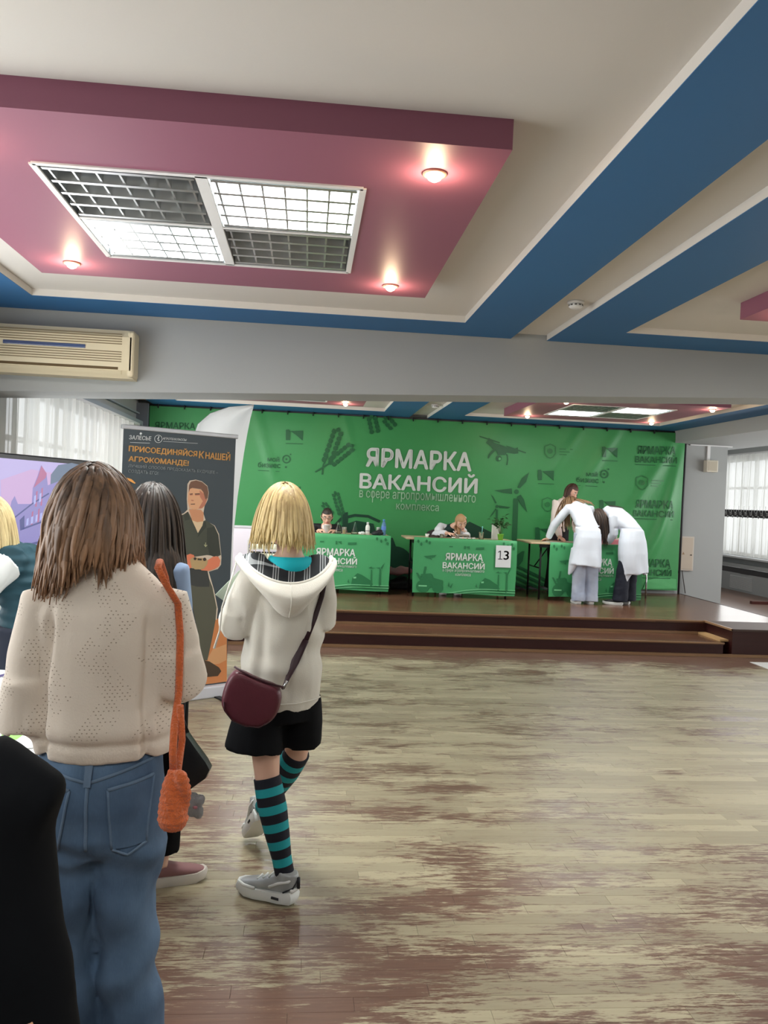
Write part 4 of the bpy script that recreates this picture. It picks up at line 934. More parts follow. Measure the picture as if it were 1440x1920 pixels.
MB().cyl((w_*0.36, -0.026, -0.02), (w_*0.36, -0.036, -0.02), 0.010, 12).build('lock', black_metal, d_)
MB().add([(-0.02, -0.0285, -0.015), (0.02, -0.0285, -0.015), (0, -0.0285, 0.025)], [(0, 1, 2)]).build('warning_mark', M('mark_tan', srgb(150, 120, 90), 0.6), d_)
pts = [wp(1267, 1079), wp(1272, 1067), wp(1277, 1068), wp(1280, 1090), wp(1283, 1112)]
tag(MB().tube([(p.x, WY-0.03, max(p.z, 0.31)) for p in pts], 0.007, 6).build('power_cable', M('cable_dark', srgb(60, 50, 46), 0.6), None, True), 'thin dark cable hanging from the electric cabinet to the stage', 'cable')

# ------------------------------------------------------------------ coat racks and radiator at the far right wall
RX = 8.12
t = thing('coat_rack', 'long black coat rack with rows of metal hooks before the curtain', 'coat rack', (RX, 15.2, 0))
z_hi = PX(1440, 965, RX).z; z_lo = PX(1440, 1079, RX).z
MB().box2((-0.015, -1.7, z_hi-0.07), (0.015, 2.1, z_hi+0.07)).build('hook_board', M('rack_black', srgb(44, 42, 44), 0.5), t)
MB().box2((-0.015, -1.7, z_lo-0.05), (0.015, 2.1, z_lo+0.05)).build('lower_rail', MATS['rack_black'], t)
hk = MB().tube([(-0.016, 0, 0.0), (-0.06, 0, -0.01), (-0.08, 0, 0.03), (-0.075, 0, 0.12)], 0.006, 6).tube([(-0.016, 0, -0.02), (-0.05, 0, -0.05), (-0.06, 0, -0.02)], 0.006, 6).mesh('hook'); hk.materials.append(M('hook_chrome', srgb(180, 180, 178), 0.25, metal=0.9))
for i in range(20):
    for k in (0, 1):
        o = bpy.data.objects.new('hook', hk); COL.objects.link(o); o.parent = t; o.location = (0, -1.4+i*0.18+0.09*k, z_hi+0.02-0.055*k)
for y in (-1.55, 1.9):
    MB().box2((-0.02, y-0.02, 0.05), (0.02, y+0.02, z_hi)).build('post', MATS['rack_black'], t)
    MB().box2((-0.35, y-0.035, 0.0), (0.35, y+0.035, 0.05)).build('foot', M('rack_brown', srgb(92, 48, 42), 0.5), t)
t = thing('radiator_cover', 'grey radiator panel with slatted vent under the right window', 'radiator', (XR-0.09, 15.4, 0.0))
MB().box2((-0.03, -3.0, 0.0), (0.07, 1.7, 0.55)).build('panel', M('panel_grey', srgb(178, 180, 180), 0.6), t)
for i in range(12): MB().box2((-0.045, -0.1, 0.05+i*0.022), (-0.03, 0.75, 0.062+i*0.022)).build('slat', white_trim, t)
MB().box2((-0.036, 0.05, 0.36), (-0.03, 0.38, 0.48)).build('opening', M('opening_dark', srgb(56, 54, 54), 0.8), t); MB().box2((-0.036, -0.32, 0.38), (-0.03, 0.0, 0.47)).build('opening', MATS['opening_dark'], t)

# ------------------------------------------------------------------ roll-up banner
BL, BR, BH = Vector((-1.304, 5.865, 0)), Vector((-0.556, 6.369, 0)), 1.99
bu = (BR-BL).normalized(); bn = Vector((bu.y, -bu.x, 0)); BWD = (BR-BL).length
if bn.y > 0: bn = -bn
brz = math.atan2(bu.y, bu.x)
rb = thing('roll_up_banner', 'dark roll-up banner with orange heading and a man holding a controller', 'banner', (BL+BR)/2, brz)
MB().bbox((0, 0.0, 0.045), (BWD+0.02, 0.11, 0.09), 0.012).build('cassette', M('banner_silver', srgb(206, 206, 212), 0.4), rb)
for sx in (-1, 1): MB().bbox((sx*0.34, -0.05, 0.006), (0.05, 0.34, 0.012), 0.005).build('foot', black_metal, rb)
MB().bbox((0, 0, BH-0.012), (BWD+0.01, 0.028, 0.032), 0.006).build('top_bar', M('banner_rail', srgb(176, 178, 182), 0.35, metal=0.4), rb)
MB().cyl((0, 0.035, 0.08), (0, 0.035, BH-0.03), 0.011, 10).build('support_pole', MATS['banner_rail'], rb, True)
MB().box2((-BWD/2+0.012, -0.003, 0.085), (BWD/2-0.012, 0.003, BH-0.025)).build('banner_sheet', M('banner_dark', srgb(62, 72, 78), 0.45, var=0.05, vscale=1.5), rb)
minv = Matrix.Rotation(-brz, 3, 'Z')
def bp(px, py, lift=0.005):
    p = PPL(px, py, BL, bn); q = minv @ (p-(BL+BR)/2); return Vector((q.x, -0.003-lift, q.z))
def bpoly(mb, pts, lift=0.005): mb.add([bp(x, y, lift) for x, y in pts], [tuple(range(len(pts)))])
def btext(mb, s, x0, y0, x1, y1, bold=0.0, tilt=0.095, lift=0.006):
    dy = (x1-x0)*tilt; v, f = text_fit(s, [bp(x0, y0), bp(x1, y0+dy), bp(x1-1, y1+dy), bp(x0-1, y1)], bold); mb.add([Vector((p.x, -0.003-lift, p.z)) for p in v], f)
pr_w = M('banner_white', srgb(220, 224, 224), 0.5); pr_o = M('banner_orange', srgb(232, 178, 106), 0.5); pr_g = M('banner_grey', srgb(176, 184, 186), 0.5)
mb = MB(); btext(mb, 'ЗАЛЕСЬЕ', 242, 816, 283, 823.5, 0.03, 0.06); bpoly(mb, strokepoly([(243, 829.5), (280, 831)], 0.7)); bpoly(mb, leafpoly(263, 813, 5, 5, -1.57))
for p in ringpoly(296, 823, 7.5, 0.9): bpoly(mb, p)
for q in range(3): bpoly(mb, leafpoly(296+0.6*(-1)**q, 819.5+q*3, 4, 2.4, -1.0+0.4*q))
btext(mb, 'АГРОТЕХКЛАССЫ', 305, 820, 349, 824, 0.03, 0.07); bpoly(mb, strokepoly([(305, 827.5), (370, 831.5)], 0.6)); mb.build('logo_print', pr_w, rb)
for (wd_t, xa, xb) in (('ПРИСОЕДИНЯЙСЯ', 241.5, 369), ('К', 373, 381.7), ('НАШЕЙ', 385, 431)):
    mb = MB(); dy_ = (xa-241.5)*0.082; btext(mb, wd_t, xa, 835+dy_-(2.2 if 'Й' in wd_t else 0), xb, 848+dy_, 0.035, 0.082); mb.build('heading_lettering', pr_o, rb)
mb = MB(); btext(mb, 'АГРОКОМАНДЕ!', 241, 855, 353, 866.5, 0.035, 0.078); mb.build('heading_lettering', pr_o, rb)
mb = MB(); btext(mb, 'ЛУЧШИЙ СПОСОБ ПРЕДСКАЗАТЬ БУДУЩЕЕ –', 240.5, 869, 408, 876.5, 0.01, 0.078); btext(mb, 'СОЗДАТЬ ЕГО!', 240, 880, 296, 887, 0.01, 0.078); mb.build('subheading_lettering', pr_g, rb)
# printed man, traced as flat colour shapes (crop 300..460 x 880..1320 at 4.36)
def cm_(L_): return [(300+x/4.364, 880+y/4.364) for x, y in L_]
PM = lambda n, c: M(n, srgb(*c), 0.5)
for k, (nm, mat, polys) in enumerate([
    ('ground_print', PM('pr_ground', (206, 132, 80)), [[(60,1420),(300,1330),(480,1215),(545,1190),(545,1735),(60,1800)]]),
    ('ground_print', PM('pr_dust', (214, 160, 112)), [[(385,1550),(430,1470),(540,1430),(540,1560),(480,1590),(400,1600)]]),
    ('outline_print', PM('pr_rim', (222, 206, 186)), [[(60,402),(190,360),(222,330),(216,240),(222,120),(240,92),(290,84),(340,98),(385,135),(397,190),(388,250),(362,300),(352,360),(372,420),(445,460),(480,530),(500,720),(496,780),(470,815),(396,838),(440,990),(470,1140),(462,1230),(400,1240),(330,1000),(60,900)]]),
    ('trousers_print', PM('pr_trousers', (88, 88, 74)), [[(150,820),(385,860),(425,960),(460,1130),(452,1230),(420,1400),(385,1560),(330,1570),(300,1300),(260,1100),(150,1100)]]),
    ('trousers_print', PM('pr_trousers_dark', (60, 62, 60)), [[(210,800),(385,830),(400,900),(400,960),(300,960),(230,940)]]),
    ('boot_print', PM('pr_boot', (78, 62, 46)), [[(340,1560),(400,1570),(480,1620),(498,1650),(470,1690),(380,1698),(330,1690)]]),
    ('shirt_print', PM('pr_shirt', (72, 76, 64)), [[(60,410),(190,368),(225,345),(262,420),(305,520),(350,425),(368,415),(440,462),(474,535),(494,700),(470,712),(380,700),(300,712),(140,735),(60,735)]]),
    ('shirt_print', PM('pr_shirt_dark', (56, 60, 52)), [[(380,480),(440,470),(470,540),(488,690),(440,715),(400,700),(380,600)], [(190,375),(225,350),(240,410),(200,420)], [(335,450),(370,425),(375,470),(300,560)]]),
    ('undershirt_print', PM('pr_tee', (222, 196, 158)), [[(258,418),(300,430),(350,425),(342,460),(306,520)]]),
    ('neck_print', PM('pr_neck', (206, 146, 108)), [[(232,325),(330,330),(352,355),(350,425),(300,432),(256,416)]]),
    ('face_print', PM('pr_face', (222, 168, 128)), [[(226,190),(240,150),(330,165),(372,215),(380,245),(362,295),(340,320),(270,330),(236,316),(222,262)]]),
    ('face_print', PM('pr_face_shade', (190, 122, 96)), [[(318,170),(372,215),(380,245),(362,295),(335,318),(310,320),(345,260),(322,225)], [(238,205),(262,200),(262,212),(240,214)], [(280,203),(318,200),(322,212),(282,215)], [(250,248),(272,252),(268,260),(250,258)]]),
    ('hair_print', PM('pr_hair', (118, 84, 66)), [[(228,190),(232,130),(246,100),(290,90),(338,104),(380,140),(390,190),(384,235),(366,245),(350,190),(330,160),(260,150),(240,160)]]),
    ('brow_print', PM('pr_brow', (84, 58, 50)), [[(236,200),(262,196),(262,203),(238,206)], [(278,198),(318,196),(320,204),(280,206)], [(244,282),(280,280),(280,287),(246,288)]]),
    ('hand_print', PM('pr_hand', (222, 128, 94)), [[(110,745),(200,705),(240,690),(270,700),(285,740),(260,800),(190,830),(130,800)], [(380,745),(430,712),(470,712),(488,745),(478,790),(440,815),(390,830),(330,825),(340,790)]]),
    ('controller_print', PM('pr_remote', (186, 158, 112)), [[(238,738),(262,718),(370,728),(385,750),(378,780),(350,815),(280,818),(252,800)]]),
    ('knob_print', PM('pr_knob', (58, 50, 44)), [circ(280, 730, 12), circ(358, 735, 14), [(300,728),(335,730),(334,744),(300,742)]]),
    ('emblem_print', PM('pr_emblem', (190, 190, 150)), [strokepoly([(355,615),(365,632),(378,618)], 6), strokepoly([(366,598),(365,632)], 5)]),
    ('streak_print', PM('pr_streak', (226, 160, 84)), [[(-280,68),(-240,80),(-205,112),(-215,118),(-262,92)]])]):
    for p in polys:
        mb = MB(); bpoly(mb, cm_(p), 0.0015+k*0.0006); mb.build(nm, mat, rb)

def thin_cloth(name):
    m, nt, b = _new(name); L = nt.links.new; out = nt.nodes['Material Output']
    t = node(nt, 'ShaderNodeBsdfTranslucent'); t.inputs[0].default_value = (0.93, 0.94, 0.95, 1); b.inputs['Base Color'].default_value = (0.93, 0.94, 0.95, 1); b.inputs['Roughness'].default_value = 0.7
    a = node(nt, 'ShaderNodeMixShader'); a.inputs[0].default_value = 0.45; L(b.outputs[0], a.inputs[1]); L(t.outputs[0], a.inputs[2]); L(a.outputs[0], out.inputs['Surface']); return m
# ------------------------------------------------------------------ white feather flag behind the banner
FY = 7.15
t = thing('feather_flag', 'tall white feather flag standing behind the roll-up banner', 'flag', (PY(415, 1000, FY).x, FY, 0))
edge_l = [(352, 1180), (352, 1000), (354, 900), (360, 830), (372, 796), (395, 776), (430, 764), (476, 760)]
edge_r = [(432, 1180), (438, 1000), (446, 930), (452, 890), (458, 850), (464, 815), (470, 785), (476, 762)]
vs = []; nv = 12
for (l_, r_2) in zip(edge_l, edge_r):
    for j in range(nv):
        f_ = j/(nv-1); p = PY(l_[0]+(r_2[0]-l_[0])*f_, l_[1]+(r_2[1]-l_[1])*f_, FY); vs.append((p.x-t.location.x, 0.02*math.sin(f_*7+p.z*2)-0.01, p.z))
MB().add(vs, grid_faces(len(edge_l), nv)).build('flag_cloth', thin_cloth('flag_white'), t, True)
pp = [PY(x, y, FY) for x, y in edge_l]; MB().tube([(pp[0].x-t.location.x, 0, 0.03)]+[(p.x-t.location.x, 0.0, p.z) for p in pp], 0.007, 8).build('pole', M('pole_grey', srgb(150, 152, 156), 0.4, metal=0.5), t, True)
for k in range(4):
    a_ = k*math.pi/2+0.5; MB().cyl((pp[0].x-t.location.x, 0, 0.02), (pp[0].x-t.location.x+0.3*math.cos(a_), 0.3*math.sin(a_), 0.012), 0.01, 8).build('base_leg', black_metal, t)

# ------------------------------------------------------------------ television on a stand with a picture of an old red-brick building
TA, TB = Vector((-1.80, 4.20, 0)), Vector((-1.356, 5.47, 0)); tu = (TB-TA).normalized(); tn = Vector((tu.y, -tu.x, 0)); TWD = (TB-TA).length
trz = math.atan2(tu.y, tu.x); TT, TBt = 1.715, 0.93
tv = thing('television', 'large flat television showing a purple-toned old brick building', 'television', (TA+TB)/2, trz)
MB().bbox((0, 0.03, (TT+TBt)/2), (TWD, 0.05, TT-TBt), 0.008).build('casing', M('tv_black', srgb(24, 24, 28), 0.3), tv)
MB().box2((-TWD/2+0.012, 0.0035, TBt+0.02), (TWD/2-0.012, 0.0055, TT-0.03)).build('screen', emission('screen_sky', srgb(190, 178, 228), 0.9), tv)
for sx in (-1, 1): MB().box2((sx*0.12-0.025, 0.055, 0.1), (sx*0.12+0.025, 0.09, TBt+0.4)).build('stand_post', black_metal, tv)
MB().bbox((0, 0.05, 0.06), (0.9, 0.5, 0.05), 0.01).build('stand_base', black_metal, tv)
tinv = Matrix.Rotation(-trz, 3, 'Z')
def tpt(px, py, lift): q = tinv @ (PPL(px, py, TA, tn)-(TA+TB)/2); return Vector((q.x, 0.0035-lift, q.z))
def tpoly(mb, pts, lift): mb.add([tpt(x, y, lift) for x, y in pts], [tuple(range(len(pts)))])
for (nm, col, s, polys, lift) in [
    ('picture_sky', (214, 178, 226), 0.8, [[(2, 900), (60, 880), (118, 890), (118, 980), (60, 975), (4, 980)]], 0.001),
    ('picture_tree', (112, 132, 160), 0.7, [[(96, 890), (110, 872), (135, 868), (170, 876), (172, 1040), (120, 1040), (92, 960)]], 0.0015),
    ('picture_building', (150, 142, 206), 0.8, [[(17, 965), (22, 940), (28, 930), (34, 945), (60, 945), (62, 915), (70, 895), (78, 872), (88, 890), (90, 910), (170, 880), (172, 1100), (30, 1100), (25, 980)]], 0.002),
    ('picture_roof', (196, 116, 160), 0.75, [[(63, 915), (72, 893), (78, 873), (88, 888), (86, 896)], [(68, 922), (66, 950), (69, 950), (71, 920)], [(78, 916), (76, 948), (79, 948), (81, 914)], [(60, 960), (58, 985), (61, 985), (63, 958)], [(72, 955), (70, 982), (73, 982), (75, 953)]], 0.0025),
    ('picture_cornice', (92, 98, 168), 0.6, [strokepoly([(28, 970), (60, 945), (92, 925)], 2.5), strokepoly([(42, 992), (88, 975)], 3), strokepoly([(60, 1020), (90, 1012)], 4), [(37, 975), (46, 966), (46, 992), (38, 995)]], 0.003),
    ('picture_window', (176, 182, 236), 0.9, [[(50+q*8.5, 973-q*3.4), (54+q*8.5, 971-q*3.4), (53+q*8.5, 984-q*3.4), (49+q*8.5, 986-q*3.4)] for q in range(5)]+[[(64, 930), (68, 928), (67, 944), (63, 946)], [(74, 926), (78, 924), (77, 940), (73, 942)], [(72, 1008), (79, 1006), (78, 1026), (71, 1028)]], 0.0035)]:
    mb = MB()
    for p in polys: tpoly(mb, p, lift)
    mb.build(nm, emission('tv_'+nm, srgb(*col), s), tv)

# ------------------------------------------------------------------ table at the left with leaflets
tb = thing('display_table', 'white display table with leaflets beside the knit sweater', 'table', (-1.42, 2.95, 0))
MB().bbox((0, 0, 0.738), (1.30, 1.10, 0.025), 0.006).build('tabletop', M('table_white', srgb(222, 224, 220), 0.4), tb)
for sx in (-1, 1):
    for sy in (-1, 1): MB().cyl((sx*0.58, sy*0.48, 0), (sx*0.58, sy*0.48, 0.728), 0.018, 10).build('leg', chair_frame_m, tb, True)
def sheet(name, label, cat, x, y, z, rz, w_, h_, mat, marks):
    t = thing(name, label, cat, (x, y, z), rz); MB().bbox((0, 0, 0.002), (w_, h_, 0.004), 0.001, 1).build('sheet', mat, t)
    for (nm, pts, m_) in marks: MB().add([(a, b, 0.0045) for a, b in pts], [tuple(range(len(pts)))]).build(nm, m_, t)
    return t
lf = M('leaflet_green', srgb(150, 206, 110), 0.5); ink = MATS['ink_dark']
q = PZ(25, 1383, 0.752)
sheet('leaflet', 'white leaflet with a bright green leaf print on the display table', 'leaflet', q.x-0.03, q.y, 0.7505, 0.5, 0.21, 0.30, MATS['paper_white'], [('leaf_print', [(-0.02, -0.06), (0.03, -0.05), (0.06, 0.0), (0.05, 0.05), (0.0, 0.03)], lf), ('line_print', [(-0.08, 0.09), (0.06, 0.09), (0.06, 0.10), (-0.08, 0.10)], MATS['cap_white'])])
q = PZ(5, 1258, 0.76)
sheet('magazine', 'glossy white magazine with a dark spine at the far table edge', 'magazine', q.x-0.06, q.y, 0.7505, -0.35, 0.22, 0.30, MATS['paper_white'], [('spine_print', [(0.08, -0.14), (0.11, -0.14), (0.11, 0.14), (0.08, 0.14)], M('magazine_violet', srgb(80, 70, 110), 0.5))])
# ================================================================== people: toolkit
def rot_z(v, a): c, s = math.cos(a), math.sin(a); return Vector((v[0]*c-v[1]*s, v[0]*s+v[1]*c, v[2]))
def pose(h=1.65, yaw=0.0, **over):
    """joints of a standing figure facing +Y turned by yaw; overrides are given in the figure's own upright axes"""
    d = dict(pel=(0, 0, .90), waist=(0, 0, 1.04), chest=(0, .0, 1.22), neck=(0, -.015, 1.395), head=(0, .02, 1.525),
             shL=(-.165, 0, 1.345), shR=(.165, 0, 1.345), elL=(-.215, -.03, 1.08), elR=(.215, -.03, 1.08), wrL=(-.21, .06, .85), wrR=(.21, .06, .85),
             hipL=(-.085, 0, .87), hipR=(.085, 0, .87), knL=(-.095, .02, .48), knR=(.095, .02, .48), anL=(-.10, -.02, .08), anR=(.10, -.02, .08))
    s = h/1.65; J = {k: rot_z(Vector(v)*s, yaw) for k, v in d.items()}
    for k, v in over.items(): J[k] = Vector(v)
    J['s'] = s; J['yaw'] = yaw
    return J
def head_rot(yaw, pitch=0.0, roll=0.0):
    """pitch > 0 looks down"""
    return Matrix.Rotation(yaw, 3, 'Z') @ Matrix.Rotation(-pitch, 3, 'X') @ Matrix.Rotation(roll, 3, 'Y')
HEAD = (0.074, 0.093, 0.113)
def add_head(mb, c, Rm, s=1.0):
    b = MB().ball((0, 0, 0), 1.0, 30, 22); out = []
    for (x, y, z) in b.v:
        X = HEAD[0]*x*(1-0.26*max(0, -z)**1.3); Y = HEAD[1]*y; Z = HEAD[2]*z
        if y > 0: Y *= 0.93-0.06*max(0, -z)
        if y < 0 and z < 0: Y *= 1-0.22*(-z)
        out.append(Vector(c)+Rm @ (Vector((X, Y, Z))*s))
    mb.add(out, b.f)
    P = lambda p: Vector(c)+Rm @ (Vector(p)*s)
    mb.loft([P((0, .078, .022)), P((0, .090, -.005)), P((0, .103, -.026)), P((0, .088, -.036))], [.007*s, .009*s, .013*s, .010*s], Rm @ Vector((1, 0, 0)), 10)
    for q in (-1, 1): mb.ball(P((q*.075, -.006, -.004)), (.011*s, .019*s, .030*s), 10, 8, Rm)
    mb.ball(P((0, .074, -.088)), (.028*s, .018*s, .018*s), 12, 8, Rm)
    mb.ball(P((0, .078, -.055)), (.022*s, .014*s, .014*s), 12, 8, Rm)
def face_parts(root, c, Rm, s=1.0, brow=(70, 50, 40), lip=(176, 96, 92)):
    P = lambda p: Vector(c)+Rm @ (Vector(p)*s)
    for q in (-1, 1):
        MB().ball(P((q*.031, .074, .012)), (.0125*s, .010*s, .0085*s), 12, 8, Rm).build('eye', M('eye_white', srgb(222, 216, 208), 0.25), root, True)
        MB().ball(P((q*.031, .0815, .011)), (.0055*s, .003*s, .0060*s), 10, 6, Rm).build('iris', M('iris_dark', srgb(48, 36, 30), 0.2), root, True)
        MB().loft([P((q*.014, .085, .031)), P((q*.032, .083, .036)), P((q*.050, .072, .030))], [.0035*s, .0042*s, .002*s], Rm @ Vector((0, 0, 1)), 6).build('eyebrow', M('brow_%d' % brow[0], srgb(*brow), 0.7), root, True)
    MB().loft([P((-.021, .080, -.056)), P((-.008, .0905, -.054)), P((.008, .0905, -.054)), P((.021, .080, -.056))], [.003*s, .0068*s, .0068*s, .003*s], Rm @ Vector((0, 0, 1)), 8).build('lips', M('lips_%d' % lip[0], srgb(*lip), 0.45), root, True)
def add_hand(mb, wrist, d, up, side, s=1.0, curl=0.5):
    """palm, four unequal bent fingers and a thumb leaving the side of the palm; 'up' is the back of the hand"""
    d = Vector(d).normalized(); up = Vector(up); up = (up-d*up.dot(d)).normalized(); sd = d.cross(up)*side
    w_ = Vector(wrist)
    mb.loft([w_-d*.02*s, w_+d*.02*s, w_+d*.055*s, w_+d*.090*s], [(.024*s, .018*s), (.034*s, .017*s), (.040*s, .014*s), (.037*s, .011*s)], sd, 14)
    for k, (off, ln) in enumerate(((-.030, .062), (-.010, .078), (.010, .083), (.029, .072))):
        p = w_+d*(.078*s)+sd*(-off*s); dd = d.copy(); pts = [p-d*.02*s, p]; a = curl
        for seg in (0.42, 0.32, 0.26):
            dd = (dd*math.cos(a*0.75)-up*math.sin(a*0.75)).normalized(); u2 = up; pts.append(pts[-1]+dd*ln*s*seg)
            up_ = (u2-dd*u2.dot(dd)); up = up_.normalized() if up_.length > 0.05 else up
        up = Vector(up)
        mb.loft(pts, [.0085*s, .0085*s, .008*s, .0074*s, .0055*s], sd, 8)
        up = sd.cross(d)*1.0 if (sd.cross(d)).dot(up) > 0 else d.cross(sd)
    b = w_+d*.025*s+sd*.026*s; t1 = (d*0.65+sd*0.75-up*0.25).normalized(); t2 = (d*0.9+sd*0.25-up*0.35).normalized()
    mb.loft([b-t1*.015*s, b+t1*.03*s, b+t1*.03*s+t2*.03*s, b+t1*.03*s+t2*.052*s], [.012*s, .0105*s, .009*s, .006*s], up, 8)
def body(root, J, Rm, skin, hands, voxel=0.006, feet=True, face=True, brow=(70, 50, 40), hs=1.0):
    """one continuous skin: head, neck, trunk, arms with hands, legs with feet"""
    s = J['s']; mb = MB(); side_s = (J['shR']-J['shL']); side_h = (J['hipR']-J['hipL'])
    add_head(mb, J['head'], Rm, hs)
    hb = J['head']+Rm @ Vector((0, -.025, -.05))
    mb.loft([J['chest'].lerp(J['neck'], .75), J['neck'], J['neck'].lerp(hb, .55), hb], [.062*s, .054*s, .050*s, .052*s], side_s, 16)
    mb.loft([J['pel'].lerp(J['waist'], -.5), J['pel'], J['waist'], J['chest'].lerp(J['waist'], .35), J['chest'], J['chest'].lerp(J['neck'], .62), J['neck']],
            [(.10*s, .08*s), (.150*s, .105*s), (.118*s, .085*s), (.128*s, .092*s), (.140*s, .098*s), (.120*s, .072*s), (.055*s, .050*s)], side_s, 22)
    for S in 'LR':
        sh, el, wr = J['sh'+S], J['el'+S], J['wr'+S]; inn = sh.lerp(J['chest'].lerp(J['neck'], .5), .45)
        mb.loft([inn, sh, sh.lerp(el, .4), el, el.lerp(wr, .35), wr], [.040*s, .046*s, .041*s, .034*s, .034*s, .023*s], Vector((0, 1, .2)), 14)
        d, up, curl = hands[S]; add_hand(mb, wr, d, up, -1 if S == 'L' else 1, s*0.97, curl)
        hp, kn, an = J['hip'+S], J['kn'+S], J['an'+S]
        mb.loft([J['pel'].lerp(hp, .7)+Vector((0, 0, .03)), hp, hp.lerp(kn, .4), kn, kn.lerp(an, .35), an], [.080*s, .080*s, .068*s, .049*s, .050*s, .032*s], side_h, 16)
        if feet:
            f = J.get('ft'+S, rot_z(Vector((0, 1, 0)), J['yaw'])); f = Vector(f)
            mb.loft([an-f*.04*s, an+f*.0-Vector((0, 0, .02)), an+f*.09*s-Vector((0, 0, .035))*s, an+f*.16*s-Vector((0, 0, .05))*s], [.026*s, .034*s, .032*s, .022*s], side_h, 12)
    me = remesh(mb, voxel, 4, 0.5, 'body'); o = put(me, 'body', skin, root, True)
    if face: face_parts(root, J['head'], Rm, hs, brow)
    return o
def garment(root, name, lofts, mat, voxel=0.010, smooth=5, fold=0.0, fscale=(9, 9, 4), seed=0.0, extra=None):
    mb = MB()
    for L_ in lofts: mb.loft(*L_[:2], L_[2] if len(L_) > 2 else (1, 0, 0), 26, L_[3] if len(L_) > 3 else 2.0)
    me = remesh(mb, voxel, smooth, 0.5, name)
    if fold or extra:
        def fn(c, k):
            d = fold*(nz(c[0]*fscale[0]+seed, c[1]*fscale[1], c[2]*fscale[2])+0.5*nz(c[0]*fscale[0]*2.3, c[1]*fscale[1]*2.3+seed, c[2]*fscale[2]*2.3)) if fold else 0.0
            return d+(extra(c, k) if extra else 0.0)
        displace(me, fn)
    return put(me, name, mat, root, True)
def sleeve(J, S, frac=1.0, r=(.075, .066, .06, .05), droop=None):
    """frac 1 reaches the wrist, 0.5 the elbow"""
    sh, el, wr = J['sh'+S], J['el'+S], J['wr'+S]; inn = sh.lerp(J['chest'].lerp(J['neck'], .5), .55); rr = list(r)
    pts = [inn, sh, sh.lerp(el, .5)]; rd = [rr[0]*.95, rr[0], rr[1]]
    if frac > 0.5:
        e = min(1, (frac-.5)*2); pts += [el, el.lerp(wr, e*.55), el.lerp(wr, e)]; rd += [rr[1], rr[2], rr[3]]
    else:
        pts[-1] = sh.lerp(el, frac); pts.append(sh.lerp(el, frac*2*.98)); rd.append(rr[2])
    return (pts, rd, Vector((0, 1, .2)))
def leg(J, S, r=(.105, .09, .08, .085), end=1.0, top=0.05):
    hp, kn, an = J['hip'+S], J['kn'+S], J['an'+S]
    pts = [hp+Vector((0, 0, top)), hp.lerp(kn, .3), kn, kn.lerp(an, .5), kn.lerp(an, end)]
    return (pts, [r[0], r[0]*.97, r[1], r[2], r[3]], (J['hipR']-J['hipL']))
def trunk(J, rad, drop=0.0):
    """rings from hem (drop below pelvis) to the neck: rad = list of (rx, ry) for hem, pel, waist, low chest, chest, shoulder, collar"""
    dn = (J['pel']-J['waist']).normalized() if drop >= 0 else Vector((0, 0, -1))
    pts = [J['pel']+dn*drop, J['pel'], J['waist'], J['waist'].lerp(J['chest'], .6), J['chest'].lerp(J['neck'], .15), J['chest'].lerp(J['neck'], .62), J['neck'].lerp(J['chest'], .05)]
    return (pts, rad, (J['shR']-J['shL']))
